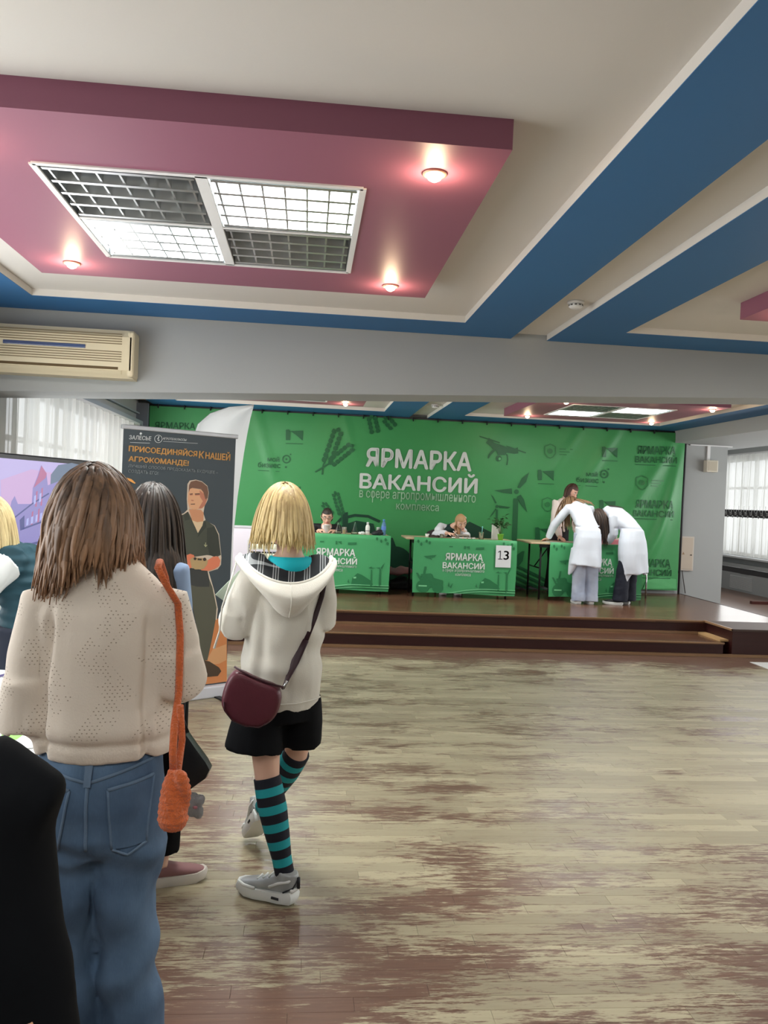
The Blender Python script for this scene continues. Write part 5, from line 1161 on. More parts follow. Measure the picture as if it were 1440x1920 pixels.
def hair(root, c, Rm, mat, n=260, length=0.30, root_r=0.006, crown=(0, -.02, 1.0), part=None, seed=1, stiff=0.25, spread=1.0, jitter=0.10, obstacles=(), tr=(0.2, 0.5), zcut=-0.35, cap=1.05,
         face_y=0.30, hs=1.0, wave=0.0, name='hair', lenvar=0.25, zend=None, nape=0.0, slant=0.0, front=0.5, steps=18, curl_in=0.0):
    """a cap over the scalp and many tapering locks that run over the skull and hang"""
    R_ = random.Random(seed); mb = MB(); ax = [h*cap*hs for h in HEAD]
    b = MB().ball((0, 0, 0), 1.0, 34, 24); keep = []; vs = []
    for (x, y, z) in b.v: vs.append(Vector(c)+Rm @ Vector((x*ax[0], y*ax[1]*(0.97 if y > 0 else 1.0), z*ax[2])))
    for f in b.f:
        q = sum((Vector(b.v[i]) for i in f), Vector())/len(f)
        if (q.y < face_y-0.55*max(0, -q.z) or q.z > 0.52) and q.z > -0.62: keep.append(f)
    mb.add(vs, keep, (tr[0]))
    Ri = Rm.transposed(); g = Vector((0, 0, -1))
    for k in range(n):
        while True:
            u = Vector((R_.gauss(0, 1), R_.gauss(0, 1), R_.gauss(0, 1))).normalized()
            if u.z > zcut and not (u.y > face_y and u.z < 0.55) and not (u.y > front): break
        p = Vector(c)+Rm @ Vector((u.x*ax[0]*1.02, u.y*ax[1]*1.02, u.z*ax[2]*1.02))
        cr_ = Vector(crown)
        tang = u-cr_
        if part is not None and u.z > 0.55 and u.y > -0.5: tang = tang.normalized()*0.5+Vector((1 if u.x > part else -1, -0.35, -0.2))
        tang = (tang-u*tang.dot(u))
        tang = tang.normalized() if tang.length > 1e-3 else Vector((1, 0, 0))
        d = (Rm @ tang).normalized(); L_ = length*(1-lenvar*R_.random()); step = L_/steps; pts = [p]
        j = Vector((R_.uniform(-1, 1), R_.uniform(-1, 1), 0))*jitter; ph = R_.random()*6.28
        for q in range(steps):
            d = (d*(1-stiff)+(g+j*spread)*stiff).normalized()
            p = p+d*step
            if wave: p = p+Vector((math.sin(ph+q*0.8), math.cos(ph+q*0.8), 0))*wave
            l_ = Ri @ (p-Vector(c)); e = math.sqrt((l_.x/ax[0])**2+(l_.y/ax[1])**2+(l_.z/ax[2])**2)
            if e < 1.03: p = Vector(c)+Rm @ (l_*(1.03/max(e, 1e-3)))
            for (oc, orad) in obstacles:
                r = p-Vector(oc); e = math.sqrt((r.x/orad[0])**2+(r.y/orad[1])**2+(r.z/orad[2])**2)
                if e < 1.0: p = Vector(oc)+r*(1.0/max(e, 1e-3))
            if curl_in and q > steps*0.7: d = (d+(Vector((c[0], c[1], p.z))-p).normalized()*curl_in).normalized()
            pts.append(p.copy())
        if zend is not None:      # trimmed to one length all round
            ze = zend+slant*(pts[-1].x-c[0])+R_.uniform(-.022, .03)-R_.random()**3*.05+nape*math.exp(-((pts[-1].x-c[0]-.02)/.045)**2)*(1 if pts[-1].y < c[1] else 0)
            for q in range(1, len(pts)):
                if pts[q].z < ze: pts = pts[:q+1]; break
            k_ = len(pts); pts = [pts[min(int(i*(k_-1)/steps), k_-2)].lerp(pts[min(int(i*(k_-1)/steps), k_-2)+1], i*(k_-1)/steps-min(int(i*(k_-1)/steps), k_-2)) for i in range(steps+1)]
        w0 = root_r*(0.8+0.6*R_.random()); rad = [(w0*1.5*(0.55+0.45*math.sin(min(1, (q+2)/6)*1.57))*(1 if q < steps*0.75 else max(.08, (steps-q)/(steps*0.25))), w0*0.55*(1 if q < steps*.8 else .5)) for q in range(steps+1)]
        m0 = len(mb.v); sd = (Rm @ u).cross(pts[-1]-pts[0])
        mb.loft(pts, rad, sd if sd.length > 1e-4 else (1, 0, 0), 5, tint=0.5)
        t0 = R_.uniform(-0.18, 0.18)
        for q in range(steps+1):
            for w2 in range(5): mb.t[m0+q*5+w2] = min(1, max(0, tr[0]+(tr[1]-tr[0])*(q/steps)+t0))
    return mb.build(name, mat, root, True, tint=True)
# ------------------------------------------------------------------ shoes
def shoe(root, name, pos, yaw, upper_m, sole_m, length=0.245, pitch=0.0, sole_h=0.035, detail=None, hgt=0.085):
    """heel at pos on the ground, toe along yaw; pitch > 0 lifts the heel"""
    k = length/0.245
    out = [(-.034, 0, .0), (-.042, .05, 0), (-.040, .10, 0), (-.046, .16, 0), (-.044, .205, 0), (-.028, .24, 0), (0, .248, 0), (.028, .236, 0), (.042, .20, 0), (.042, .15, 0), (.034, .10, 0), (.036, .05, 0), (.030, 0, 0), (0, -.010, 0)]
    T = Matrix.Translation(Vector(pos)) @ Matrix.Rotation(yaw, 4, 'Z') @ Matrix.Translation((0, length, 0)) @ Matrix.Rotation(-pitch, 4, 'X') @ Matrix.Translation((0, -length, 0))
    tf = lambda p: T @ (Vector(p)*k)
    mb = MB(); n = len(out); lv = [(0, .94), (.008, 1.0), (sole_h*.6, 1.03), (sole_h, .97)]
    vs = []
    for (z, sc) in lv:
        for (x, y, _) in out: vs.append(tf((x*sc, (y-.12)*sc+.12, z+(0.012*max(0, (y-.17)/.08)**2)+(0.008 if y < .05 else 0)*(z/sole_h))))
    fs = [(i*n+j, i*n+(j+1) % n, (i+1)*n+(j+1) % n, (i+1)*n+j) for i in range(len(lv)-1) for j in range(n)]+[tuple(range(n))[::-1], tuple((len(lv)-1)*n+j for j in range(n))]
    ub = MB()
    # upper: rings from heel to toe, plus the collar
    st = [(.004, .028, .052, .040), (.03, .033, .060, .046), (.07, .034, .055, .050), (.11, .036, .042, .046), (.15, .039, .032, .040), (.19, .037, .024, .035), (.225, .026, .016, .032), (.242, .010, .008, .030)]
    ub.loft([tf((0, y, sole_h-.004+hh*.5)) for (y, w_, hh, q) in st], [(w_*k, hh*.62*k) for (y, w_, hh, q) in st], T.to_3x3() @ Vector((1, 0, 0)), 18, 2.6)
    ub.loft([tf((0, .035, sole_h+.02)), tf((0, .034, sole_h+.05)), tf((0, .030, hgt+.012))], [(.034*k, .046*k), (.036*k, .047*k), (.035*k, .044*k)], T.to_3x3() @ Vector((1, 0, 0)), 16)
    me = remesh(ub, 0.006, 2, 0.5, name); up = put(me, name, upper_m, root, True)
    so = mb.add(vs, fs).build('sole', sole_m, up); auto_smooth(so, 0.8)
    if detail:
        for (nm, mt, polys) in detail:
            d_ = MB()
            for pl in polys: d_.loft([tf(p) for p in pl[0]], [pl[1]*k]*len(pl[0]), T.to_3x3() @ Vector((0, 0, 1)), 8)
            d_.build(nm, mt, up, True)
    return up
def skin_m(name, c): return M(name, srgb(*c), 0.5, var=0.05, vscale=20)
skin_a = skin_m('skin_light', (214, 168, 142)); skin_b = skin_m('skin_pale', (224, 180, 156)); skin_c = skin_m('skin_warm', (206, 156, 124))
UPV = Vector((0, 0, 1))
def surf(obj):
    """BVH of an object that has no transform of its own"""
    me = obj.data; return BVHTree.FromPolygons([v.co.copy() for v in me.vertices], [tuple(p.vertices) for p in me.polygons])
def on_surf(bvh, o, d, lift=0.003, default=None):
    h = bvh.ray_cast(Vector(o), Vector(d).normalized(), 3.0)
    if h[0] is None: return default
    return h[0]+h[1]*lift*(1 if h[1].dot(Vector(d)) < 0 else -1)
def patch(root, name, bvh, corners, mat, lift=0.004, d=(0, 1, 0), n=12, th=0.0):
    """four-cornered cloth patch laid on a surface, seen along d"""
    a, b, c, e = [Vector(q) for q in corners]; vs = []; ok = True; last = None
    for i in range(n):
        for j in range(n):
            p = a.lerp(b, i/(n-1)).lerp(e.lerp(c, i/(n-1)), j/(n-1)); q = on_surf(bvh, p-Vector(d)*1.0, d, lift, None)
            if q is None: q = last if last else p
            last = q; vs.append(q)
    o = MB().add(vs, grid_faces(n, n)).build(name, mat, root, True); return o
def strip_on(root, name, bvh, pts, mat, r=0.006, lift=0.003, d=(0, 1, 0), sub=8, flat=None):
    out = []
    for a, b in zip(pts[:-1], pts[1:]):
        for i in range(sub):
            p = Vector(a).lerp(Vector(b), i/sub); q = on_surf(bvh, p-Vector(d)*1.0, d, lift, None); out.append(q if q is not None else p)
    q = on_surf(bvh, Vector(pts[-1])-Vector(d), d, lift, None); out.append(q if q is not None else Vector(pts[-1]))
    rr = [r]*len(out) if flat is None else [(r, flat)]*len(out)
    sd = (Vector(pts[-1])-Vector(pts[0])).cross(Vector(d))
    return MB().loft(out, rr, sd, 8).build(name, mat, root, True)
# ================================================================== the girl in the knit sweater, near the camera
def knit_mat():
    m, nt, b = _new('knit_cream'); L = nt.links.new
    tc = node(nt, 'ShaderNodeTexCoord'); sep = node(nt, 'ShaderNodeSeparateXYZ'); L(tc.outputs['Object'], sep.inputs[0])
    # rows of eyelets, every second row shifted, gathered in slanting fields
    def ma(op, a, b2=None, c=None):
        n = node(nt, 'ShaderNodeMath', operation=op)
        for i, v in enumerate((a, b2, c)):
            if v is None: continue
            if isinstance(v, (int, float)): n.inputs[i].default_value = v
            else: L(v, n.inputs[i])
        return n.outputs[0]
    zr = ma('MULTIPLY', sep.outputs[2], 130.0); row = ma('FLOOR', zr); odd = ma('MULTIPLY', ma('MODULO', row, 2.0), 0.5)
    xr = ma('ADD', ma('MULTIPLY', sep.outputs[0], 96.0), odd)
    fx = ma('SUBTRACT', ma('FRACT', ma('ADD', xr, 100.0)), 0.5); fz = ma('SUBTRACT', ma('FRACT', zr), 0.5)
    dist = ma('ADD', ma('MULTIPLY', fx, fx), ma('MULTIPLY', fz, fz)); dot = ma('LESS_THAN', dist, 0.030)
    dia = ma('ABSOLUTE', ma('SUBTRACT', ma('FRACT', ma('ADD', ma('MULTIPLY', sep.outputs[0], 7.5), ma('MULTIPLY', ma('PINGPONG', sep.outputs[2], 0.09), 5.5))), 0.5))
    nzn = node(nt, 'ShaderNodeTexNoise'); nzn.inputs['Scale'].default_value = 55.0; L(tc.outputs['Object'], nzn.inputs['Vector'])
    field = ma('MULTIPLY', ma('LESS_THAN', dia, 0.27), ma('GREATER_THAN', nzn.outputs[0], 0.47)); rib = ma('GREATER_THAN', sep.outputs[2], 0.985)
    hole = ma('MULTIPLY', ma('MULTIPLY', dot, field), rib)
    mx = node(nt, 'ShaderNodeMix', data_type='RGBA'); mx.inputs[6].default_value = c4(srgb(226, 212, 196)); mx.inputs[7].default_value = c4(srgb(168, 150, 130))
    L(hole, mx.inputs[0]); L(mx.outputs[2], b.inputs['Base Color']); b.inputs['Roughness'].default_value = 0.9; b.inputs['Sheen Weight'].default_value = 0.25
    wv = node(nt, 'ShaderNodeTexNoise'); wv.inputs['Scale'].default_value = 240; L(tc.outputs['Object'], wv.inputs['Vector'])
    h = ma('SUBTRACT', ma('MULTIPLY', wv.outputs[0], 0.4), ma('MULTIPLY', hole, 0.8))
    bp = node(nt, 'ShaderNodeBump'); bp.inputs['Strength'].default_value = 0.5; bp.inputs['Distance'].default_value = 0.004; L(h, bp.inputs['Height']); L(bp.outputs[0], b.inputs['Normal'])
    return m
def denim_mat(name, base, light):
    m, nt, b = _new(name); L = nt.links.new
    tc = node(nt, 'ShaderNodeTexCoord'); n1 = node(nt, 'ShaderNodeTexNoise'); n1.inputs['Scale'].default_value = 5.0; n1.inputs['Detail'].default_value = 4; L(tc.outputs['Object'], n1.inputs['Vector'])
    mp = node(nt, 'ShaderNodeMapping'); mp.inputs['Scale'].default_value = (300, 300, 60); n2 = node(nt, 'ShaderNodeTexNoise'); n2.inputs['Scale'].default_value = 1.0; L(tc.outputs['Object'], mp.inputs[0]); L(mp.outputs[0], n2.inputs['Vector'])
    mx = node(nt, 'ShaderNodeMix', data_type='RGBA'); mx.inputs[6].default_value = c4(base); mx.inputs[7].default_value = c4(light)
    cr = node(nt, 'ShaderNodeMapRange'); cr.inputs[1].default_value = 0.35; cr.inputs[2].default_value = 0.7; L(n1.outputs[0], cr.inputs[0])
    ad = node(nt, 'ShaderNodeMath', operation='MULTIPLY_ADD', use_clamp=True); ad.inputs[1].default_value = 0.5; ad.inputs[2].default_value = -0.25; L(n2.outputs[0], ad.inputs[0])
    a2 = node(nt, 'ShaderNodeMath', operation='ADD', use_clamp=True); L(cr.outputs[0], a2.inputs[0]); L(ad.outputs[0], a2.inputs[1]); L(a2.outputs[0], mx.inputs[0])
    L(mx.outputs[2], b.inputs['Base Color']); b.inputs['Roughness'].default_value = 0.85
    bp = node(nt, 'ShaderNodeBump'); bp.inputs['Strength'].default_value = 0.25; bp.inputs['Distance'].default_value = 0.002; L(n2.outputs[0], bp.inputs['Height']); L(bp.outputs[0], b.inputs['Normal'])
    return m
knit = knit_mat(); denim = denim_mat('denim_blue', srgb(62, 84, 110), srgb(92, 118, 146)); denim_seam = denim_mat('denim_seam', srgb(82, 104, 128), srgb(108, 128, 150))
rA = thing('person', 'long brown-haired person seen from behind in cream knit sweater and blue jeans', 'person', (-0.47, 2.0, 0))
J = pose(1.60, 0.0, shL=(-.140, 0, 1.262), shR=(.155, 0, 1.270), elL=(-.168, -.03, 1.03), wrL=(-.075, .20, 1.02), elR=(.182, -.01, 1.11), wrR=(.10, .21, 1.12),
         head=(-.035, .01, 1.475), neck=(.0, -.01, 1.36), chest=(.01, .01, 1.20), hipL=(-.075, 0, .82), hipR=(.074, 0, .82), knL=(-.064, .02, .46), knR=(.078, .02, .46), anL=(-.045, .0, .08), anR=(.118, .03, .08))
Rm = head_rot(0.12, 0.15)
body(rA, J, Rm, skin_c, dict(L=((.4, .9, .1), (0, 0, 1), .5), R=((-.4, .9, .1), (0, 0, 1), .5)), 0.007, feet=False, hs=0.97)
def a_folds(c, k):
    x, y, z = c
    v = 0.007*math.sin(26*x+9*z+3*nz(x*3, y*3, z*5))*max(0, 1-abs(z-1.10)/0.26)            # soft vertical drapes
    v += 0.008*nz(x*9, y*9+4, z*4)
    for gx in (-.100, .122): v -= 0.016*math.exp(-((x-gx-.12*(1.15-z)*(-1 if gx < 0 else 1)*.2)/.010)**2)*max(0, min(1, (1.29-z)/.06))*(1 if y < .03 else 0)   # armhole creases
    v += 0.006*max(0, 1-abs(z-1.0)/0.05)*(1 if abs(x) < .14 else 0)                         # blousing over the rib
    v -= 0.010*max(0, 1-abs(z-0.968)/0.014)*(1 if abs(x-0.015) < .20 and y < .2 else 0)
    return v
sw = garment(rA, 'sweater', [
    ([(.012, .0, .927), (.012, 0, .962), (.012, 0, 1.0), (.010, 0, 1.08), (.008, 0, 1.18), (.006, 0, 1.26), (.004, -.005, 1.325), (.0, -.012, 1.370), (0, -.012, 1.392)],
     [(.158, .122), (.164, .128), (.160, .134), (.148, .13), (.148, .126), (.158, .116), (.124, .088), (.078, .070), (.066, .062)]),
    sleeve(J, 'L', 1.0, (.060, .062, .066, .050)), sleeve(J, 'R', 1.0, (.060, .060, .062, .048)),
    ([(-.165, -.035, 1.10), (-.168, -.035, 1.02), (-.13, .06, .99)], [.058, .072, .055]), ([(.178, -.02, 1.17), (.184, -.015, 1.11), (.15, .07, 1.08)], [.056, .068, .055])],
    knit, 0.0075, 5, extra=a_folds)
bv = surf(sw)
MB().loft([(0, -.012, 1.376), (0, -.014, 1.392), (0, -.014, 1.402)], [(.072, .066), (.069, .063), (.064, .058)], (1, 0, 0), 24).build('collar', knit, sw, True)
def a_jean(c, k):
    x, y, z = c
    v = 0.009*nz(x*10, y*8, z*7+2)+0.005*nz(x*22, y*22, z*16)+0.006*math.sin(z*60+x*35+5*nz(x*6, y*6, z*5))*max(0, 1-abs(z-.70)/.07)
    v += 0.008*math.sin(z*34+x*22+4*nz(x*4, y*4, z*3))*max(0, 1-abs(z-.60)/.22)*(1 if abs(x-.01) > .01 else 0)
    v += 0.007*math.sin(z*40-x*30)*max(0, 1-abs(z-.40)/.15)
    return v
jn = garment(rA, 'jeans', [
    ([(.01, 0, .70), (.01, -.005, .76), (.01, -.008, .82), (.008, -.004, .88), (.006, 0, .94), (.006, 0, .965)], [(.12, .10), (.150, .125), (.153, .130), (.146, .120), (.136, .108), (.134, .106)]),
    ([(-.062, -.005, .80), (-.066, 0, .68), (-.066, .01, .52), (-.060, .01, .40), (-.050, .0, .22), (-.045, 0, .03)], [(.088, .108), (.088, .104), (.080, .088), (.078, .084), (.086, .092), (.094, .102)]),
    ([(.082, -.005, .80), (.080, 0, .68), (.078, .01, .52), (.086, .01, .40), (.104, .02, .22), (.116, .03, .03)], [(.080, .108), (.080, .102), (.072, .086), (.068, .084), (.072, .090), (.082, .100)])],
    denim, 0.0075, 4, extra=a_jean)
bj = surf(jn)
pk = [((-.128, 0, .885), (-.030, 0, .872), (-.052, 0, .740), (-.112, 0, .735)), ((.050, 0, .872), (.138, 0, .890), (.132, 0, .745), (.064, 0, .738))]
for c in pk:
    p_ = patch(jn, 'back_pocket', bj, c, denim, 0.004)
    a, b, cc, d_ = c
    e = lambda t: [Vector(t)]
    strip_on(jn, 'pocket_seam', bj, [a, b], denim_seam, 0.0045, 0.004, flat=0.0025); strip_on(jn, 'pocket_seam', bj, [b, cc], denim_seam, 0.003, 0.004, flat=0.002); strip_on(jn, 'pocket_seam', bj, [cc, ((cc[0]+d_[0])/2, 0, cc[2]-.02), d_], denim_seam, 0.003, 0.004, flat=0.002); strip_on(jn, 'pocket_seam', bj, [d_, a], denim_seam, 0.003, 0.004, flat=0.002)
strip_on(jn, 'yoke_seam', bj, [(-.145, 0, .925), (.008, 0, .888), (.15, 0, .93)], denim_seam, 0.004, 0.002, flat=0.002)
strip_on(jn, 'back_seam', bj, [(.008, 0, .93), (.008, 0, .80), (.008, 0, .735)], denim_seam, 0.004, 0.002, flat=0.002)
patch(jn, 'belt_loop', bj, [(.000, 0, .925), (.016, 0, .925), (.016, 0, .880), (.000, 0, .880)], denim_seam, 0.008)
hair_brown = hair_mat('hair_brown', srgb(54, 40, 30), srgb(176, 134, 100))
hair(rA, J['head'], Rm, hair_brown, 850, 0.42, 0.0044, zend=1.358, slant=0.28, nape=0.05, part=-0.05, seed=4, stiff=0.24, jitter=0.045, tr=(0.16, 0.72), obstacles=[((0, .0, 1.22), (.17, .125, .135)), ((0, -.01, 1.36), (.075, .072, .06))], zcut=-.3, wave=0.0034, hs=0.97, cap=1.21, lenvar=0.1)
shoe(rA, 'shoe', (-.045, -.05, 0), 0.05, M('shoe_white', srgb(220, 218, 214), 0.5), M('sole_white', srgb(232, 230, 226), 0.5)); shoe(rA, 'shoe', (.118, -.02, 0), -0.05, MATS['shoe_white'], MATS['sole_white'])
# orange crochet bag on a thin strap
crochet = M('crochet_orange', srgb(226, 106, 40), 0.85, var=0.22, vscale=60, bump=0.9, bscale=190, sheen=0.3)
ob = thing('crochet_bag', 'small orange crochet shoulder bag hanging beside the blue jeans', 'bag', (-0.47, 2.0, 0.72))
def LA(px, py, Y): p = PY(px, py, Y); return p-Vector((-0.47, 2.0, 0.72))
spts = []
for (px, py) in [(296, 1064), (308, 1090), (322, 1140), (328, 1200), (330, 1260), (328, 1310)]:
    p = PY(px, py, 1.88); q = on_surf(bv, Vector((p.x+.47, -1.0, p.z)), (0, 1, 0), 0.007, None)
    spts.append((q-Vector((0, 0, .72))) if q is not None else LA(px, py, 1.88))
pbag = LA(325, 1445, 1.83); spts += [LA(327, 1360, 1.84), LA(324, 1410, 1.83), pbag]
front = [spts[0]+Vector((-.005, .05, .012)), spts[0]+Vector((0, .10, -.03)), spts[0]+Vector((.02, .14, -.15))]
MB().loft(list(reversed(front))+spts, [(.0085, .0045)]*(len(front)+len(spts)), (1, 0, 0), 8).build('strap', crochet, ob, True)
MB().loft([pbag, pbag+Vector((.006, .02, -.02)), pbag+Vector((.012, .03, .06)), pbag+Vector((.006, .02, .14))], [(.008, .005)]*4, (1, 0, 0), 8).build('strap', crochet, ob, True)
bc = LA(326, 1500, 1.83)
me = remesh(MB().loft([bc+Vector((-.004, 0, .068)), bc+Vector((-.006, 0, .035)), bc+Vector((-.003, 0, -.01)), bc+Vector((0, 0, -.045)), bc+Vector((0, 0, -.066))], [(.010, .010), (.021, .018), (.030, .026), (.034, .030), (.022, .02)], (1, 0, 0), 18)
            .loft([bc+Vector((.006, -.01, .07)), bc+Vector((.016, -.014, .055)), bc+Vector((.026, -.008, .02)), bc+Vector((.026, 0, -.02))], [.008, .015, .013, .008], (1, 0, 0), 12), 0.004, 2)
displace(me, lambda c, k: 0.0016*nz(c[0]*260, c[1]*260, c[2]*260)+0.001*math.sin(c[2]*420)); put(me, 'pouch', crochet, ob, True)

# ================================================================== the walking girl in the light hoodie
rC = thing('person', 'blond bobbed person walking in light hoodie, black shorts and striped teal socks', 'person', (-0.07, 3.2, 0))
J = pose(1.575, 0.3, shL=(-.128, -.04, 1.225), shR=(.128, .04, 1.225), elL=(-.178, -.05, 1.06), wrL=(-.165, .17, 1.10), elR=(.150, .02, 1.085), wrR=(.03, .22, 1.07), neck=(.01, .0, 1.325), head=(-.015, .035, 1.462),
         chest=(.0, .01, 1.16), waist=(0, .01, 1.0), pel=(-.005, .02, .84), hipL=(-.075, -.0, .80), hipR=(.075, .04, .80), knL=(-.040, -.03, .455), anL=(.045, -.07, .095), knR=(.066, .13, .50), anR=(-.065, .33, .21), ftL=(-.80, .55, 0), ftR=(-.55, .75, -.3))
Rm = head_rot(0.35, 0.15, -0.06)
body(rC, J, Rm, skin_b, dict(L=((-.3, .9, .3), (0, 0, 1), .4), R=((-.7, .7, .1), (0, 0, 1), .4)), 0.006, feet=False, hs=0.99)
hood_m = M('hoodie_grey', srgb(218, 214, 202), 0.85, var=0.03, vscale=5, bump=0.12, bscale=220, sheen=0.3)
def c_folds(c, k):
    x, y, z = c
    hm = max(0.15, min(1, (z-.75)/.08))
    v = 0.010*hm*nz(x*8, y*8, z*6+3)+0.005*nz(x*17+2, y*17, z*13)+0.006*math.sin(45*z+14*x+6*nz(x*5, y*5, z*4))*max(0, 1-abs(z-.92)/.2)
    v += 0.012*math.exp(-((x+.105-.02*(z-1.0)*2)/.018)**2)*max(0, 1-abs(z-.96)/.24)*(1 if y < .05 else 0)    # long fold below the arm
    v -= 0.010*math.exp(-((x+.072)/.02)**2)*max(0, 1-abs(z-.98)/.22)*(1 if y < .05 else 0)
    v += 0.010*math.sin(30*z+18*x)*max(0, 1-abs(z-1.05)/.12)*(1 if x > .09 or x < -.15 else 0)
    return v
hd = garment(rC, 'hoodie', [
    ([(-.006, .02, .725), (-.006, .02, .765), (-.006, .018, .84), (-.004, .012, .95), (0, .008, 1.06), (0, .008, 1.13), (.002, .005, 1.19), (.005, .002, 1.225), (.006, 0, 1.240)],
     [(.150, .118), (.160, .128), (.164, .132), (.152, .126), (.146, .122), (.154, .118), (.150, .104), (.108, .084), (.085, .072)], (1, .28, 0)),
    sleeve(J, 'L', 1.0, (.066, .070, .066, .046)), sleeve(J, 'R', 1.0, (.066, .064, .060, .046)),
    ([(-.178, -.06, 1.10), (-.182, -.05, 1.05), (-.16, .04, 1.06)], [.052, .064, .052])], hood_m, 0.0075, 5, extra=c_folds)
bh = surf(hd)
# hem rib
strip_on(hd, 'hem_seam', bh, [(-.165, 0, .768), (-.05, 0, .763), (.06, 0, .763), (.15, 0, .770)], hood_m, 0.003, 0.001)
# hood: thick collar roll open at the back with plaid lining, pouch hanging down the back
def hood_pt(a, t):
    """a: 0 left .. 1 right around the back; t: 0 rim .. 1 bottom of the pouch"""
    th = math.pi*(1.0+a)     # from left (-x) through the back (-y) to right (+x)
    cx, cy = math.cos(th), math.sin(th); s_ = math.sin(math.pi*a)
    rim = Vector((.178*cx*1.0, .035+.175*cy, 1.312-.092*s_**1.5))
    low = Vector((.120*cx, -.005+.130*cy-.012, 1.262-.165*s_**1.8))
    bul = Vector((.04*cx*(1-s_*.3), .05*cy, 0))*math.sin(math.pi*min(1, t*1.1))
    return rim.lerp(low, t)+bul*1.0
nu, nv = 41, 12
outer = [hood_pt(i/(nu-1), j/(nv-1)) for i in range(nu) for j in range(nv)]
rz3 = Matrix.Rotation(0.14, 3, 'Z')
hb = MB().add([rz3 @ p for p in outer], grid_faces(nu, nv)).build('hood', hood_m, hd, True)
sm = hb.modifiers.new('thick', 'SOLIDIFY'); sm.thickness = 0.010; sm.offset = 0
def plaid():
    m, nt, b = _new('plaid_lining'); L = nt.links.new; tc = node(nt, 'ShaderNodeTexCoord'); sep = node(nt, 'ShaderNodeSeparateXYZ'); L(tc.outputs['Object'], sep.inputs[0])
    def ma(op, a, b2=None):
        n = node(nt, 'ShaderNodeMath', operation=op)
        for i, v in enumerate((a, b2)):
            if v is None: continue
            if isinstance(v, (int, float)): n.inputs[i].default_value = v
            else: L(v, n.inputs[i])
        return n.outputs[0]
    def lines(s, f, off=0.0):
        u = ma('FRACT', ma('ADD', ma('MULTIPLY', s, f), 50.0+off)); o = None
        for c in (0.2, 0.36, 0.52):
            l = ma('LESS_THAN', ma('ABSOLUTE', ma('SUBTRACT', u, c)), 0.035); o = l if o is None else ma('MAXIMUM', o, l)
        return o
    vy = ma('SUBTRACT', sep.outputs[2], ma('MULTIPLY', sep.outputs[1], 0.6))
    k = ma('MULTIPLY', ma('ADD', lines(sep.outputs[0], 17.0), lines(vy, 19.0, 0.1)), 0.42)
    mx = node(nt, 'ShaderNodeMix', data_type='RGBA'); mx.inputs[6].default_value = c4(srgb(34, 38, 42)); mx.inputs[7].default_value = c4(srgb(226, 232, 234)); L(k, mx.inputs[0])
    L(mx.outputs[2], b.inputs['Base Color']); b.inputs['Roughness'].default_value = 0.9; return m
vs = []
for i in range(nu):
    a = i/(nu-1); th = math.pi*(1+a); s_ = math.sin(math.pi*a)
    for j in range(8):
        t = j/7; rim = hood_pt(a, 0.0)-Vector((0, 0, .004)); inn = Vector((.085*math.cos(th), -.0+.072*math.sin(th), 1.318-.038*s_))
        p = rim.lerp(inn, t); p.z += -.018*math.sin(math.pi*t)*s_+.010*math.sin(math.pi*t)*(1-s_); vs.append(rz3 @ p)
MB().add(vs, grid_faces(nu, 8)).build('hood_lining', plaid(), hd, True)
rimp = [rz3 @ hood_pt(i/(nu-1), 0.0) for i in range(nu)]
MB().tube(rimp, 0.0085, 8).build('hood_rim', hood_m, hd, True)
MB().tube([rz3 @ (hood_pt(.5, t)+Vector((0, -.006, 0))) for t in (0, .2, .4, .6, .8, 1)], 0.003, 6).build('hood_seam', hood_m, hd, True)
cord = [hood_pt(0, 0)+Vector((-.012, -.015, -.01)), Vector((-.205, -.075, 1.22)), Vector((-.232, -.09, 1.12)), Vector((-.238, -.09, 1.03)), Vector((-.255, -.09, .965))]
MB().tube(cord, [.0035, .0035, .0035, .0035, .005], 8).build('drawstring', M('cord_white', srgb(228, 226, 216), 0.8), hd, True)
# turquoise top
MB().loft([(.012, .0, 1.262), (.012, -.004, 1.295), (.012, -.004, 1.313)], [(.098, .082), (.088, .074), (.082, .068)], (1, .2, 0), 30).build('tank_top', M('turquoise', srgb(20, 196, 212), 0.7), rC, True)
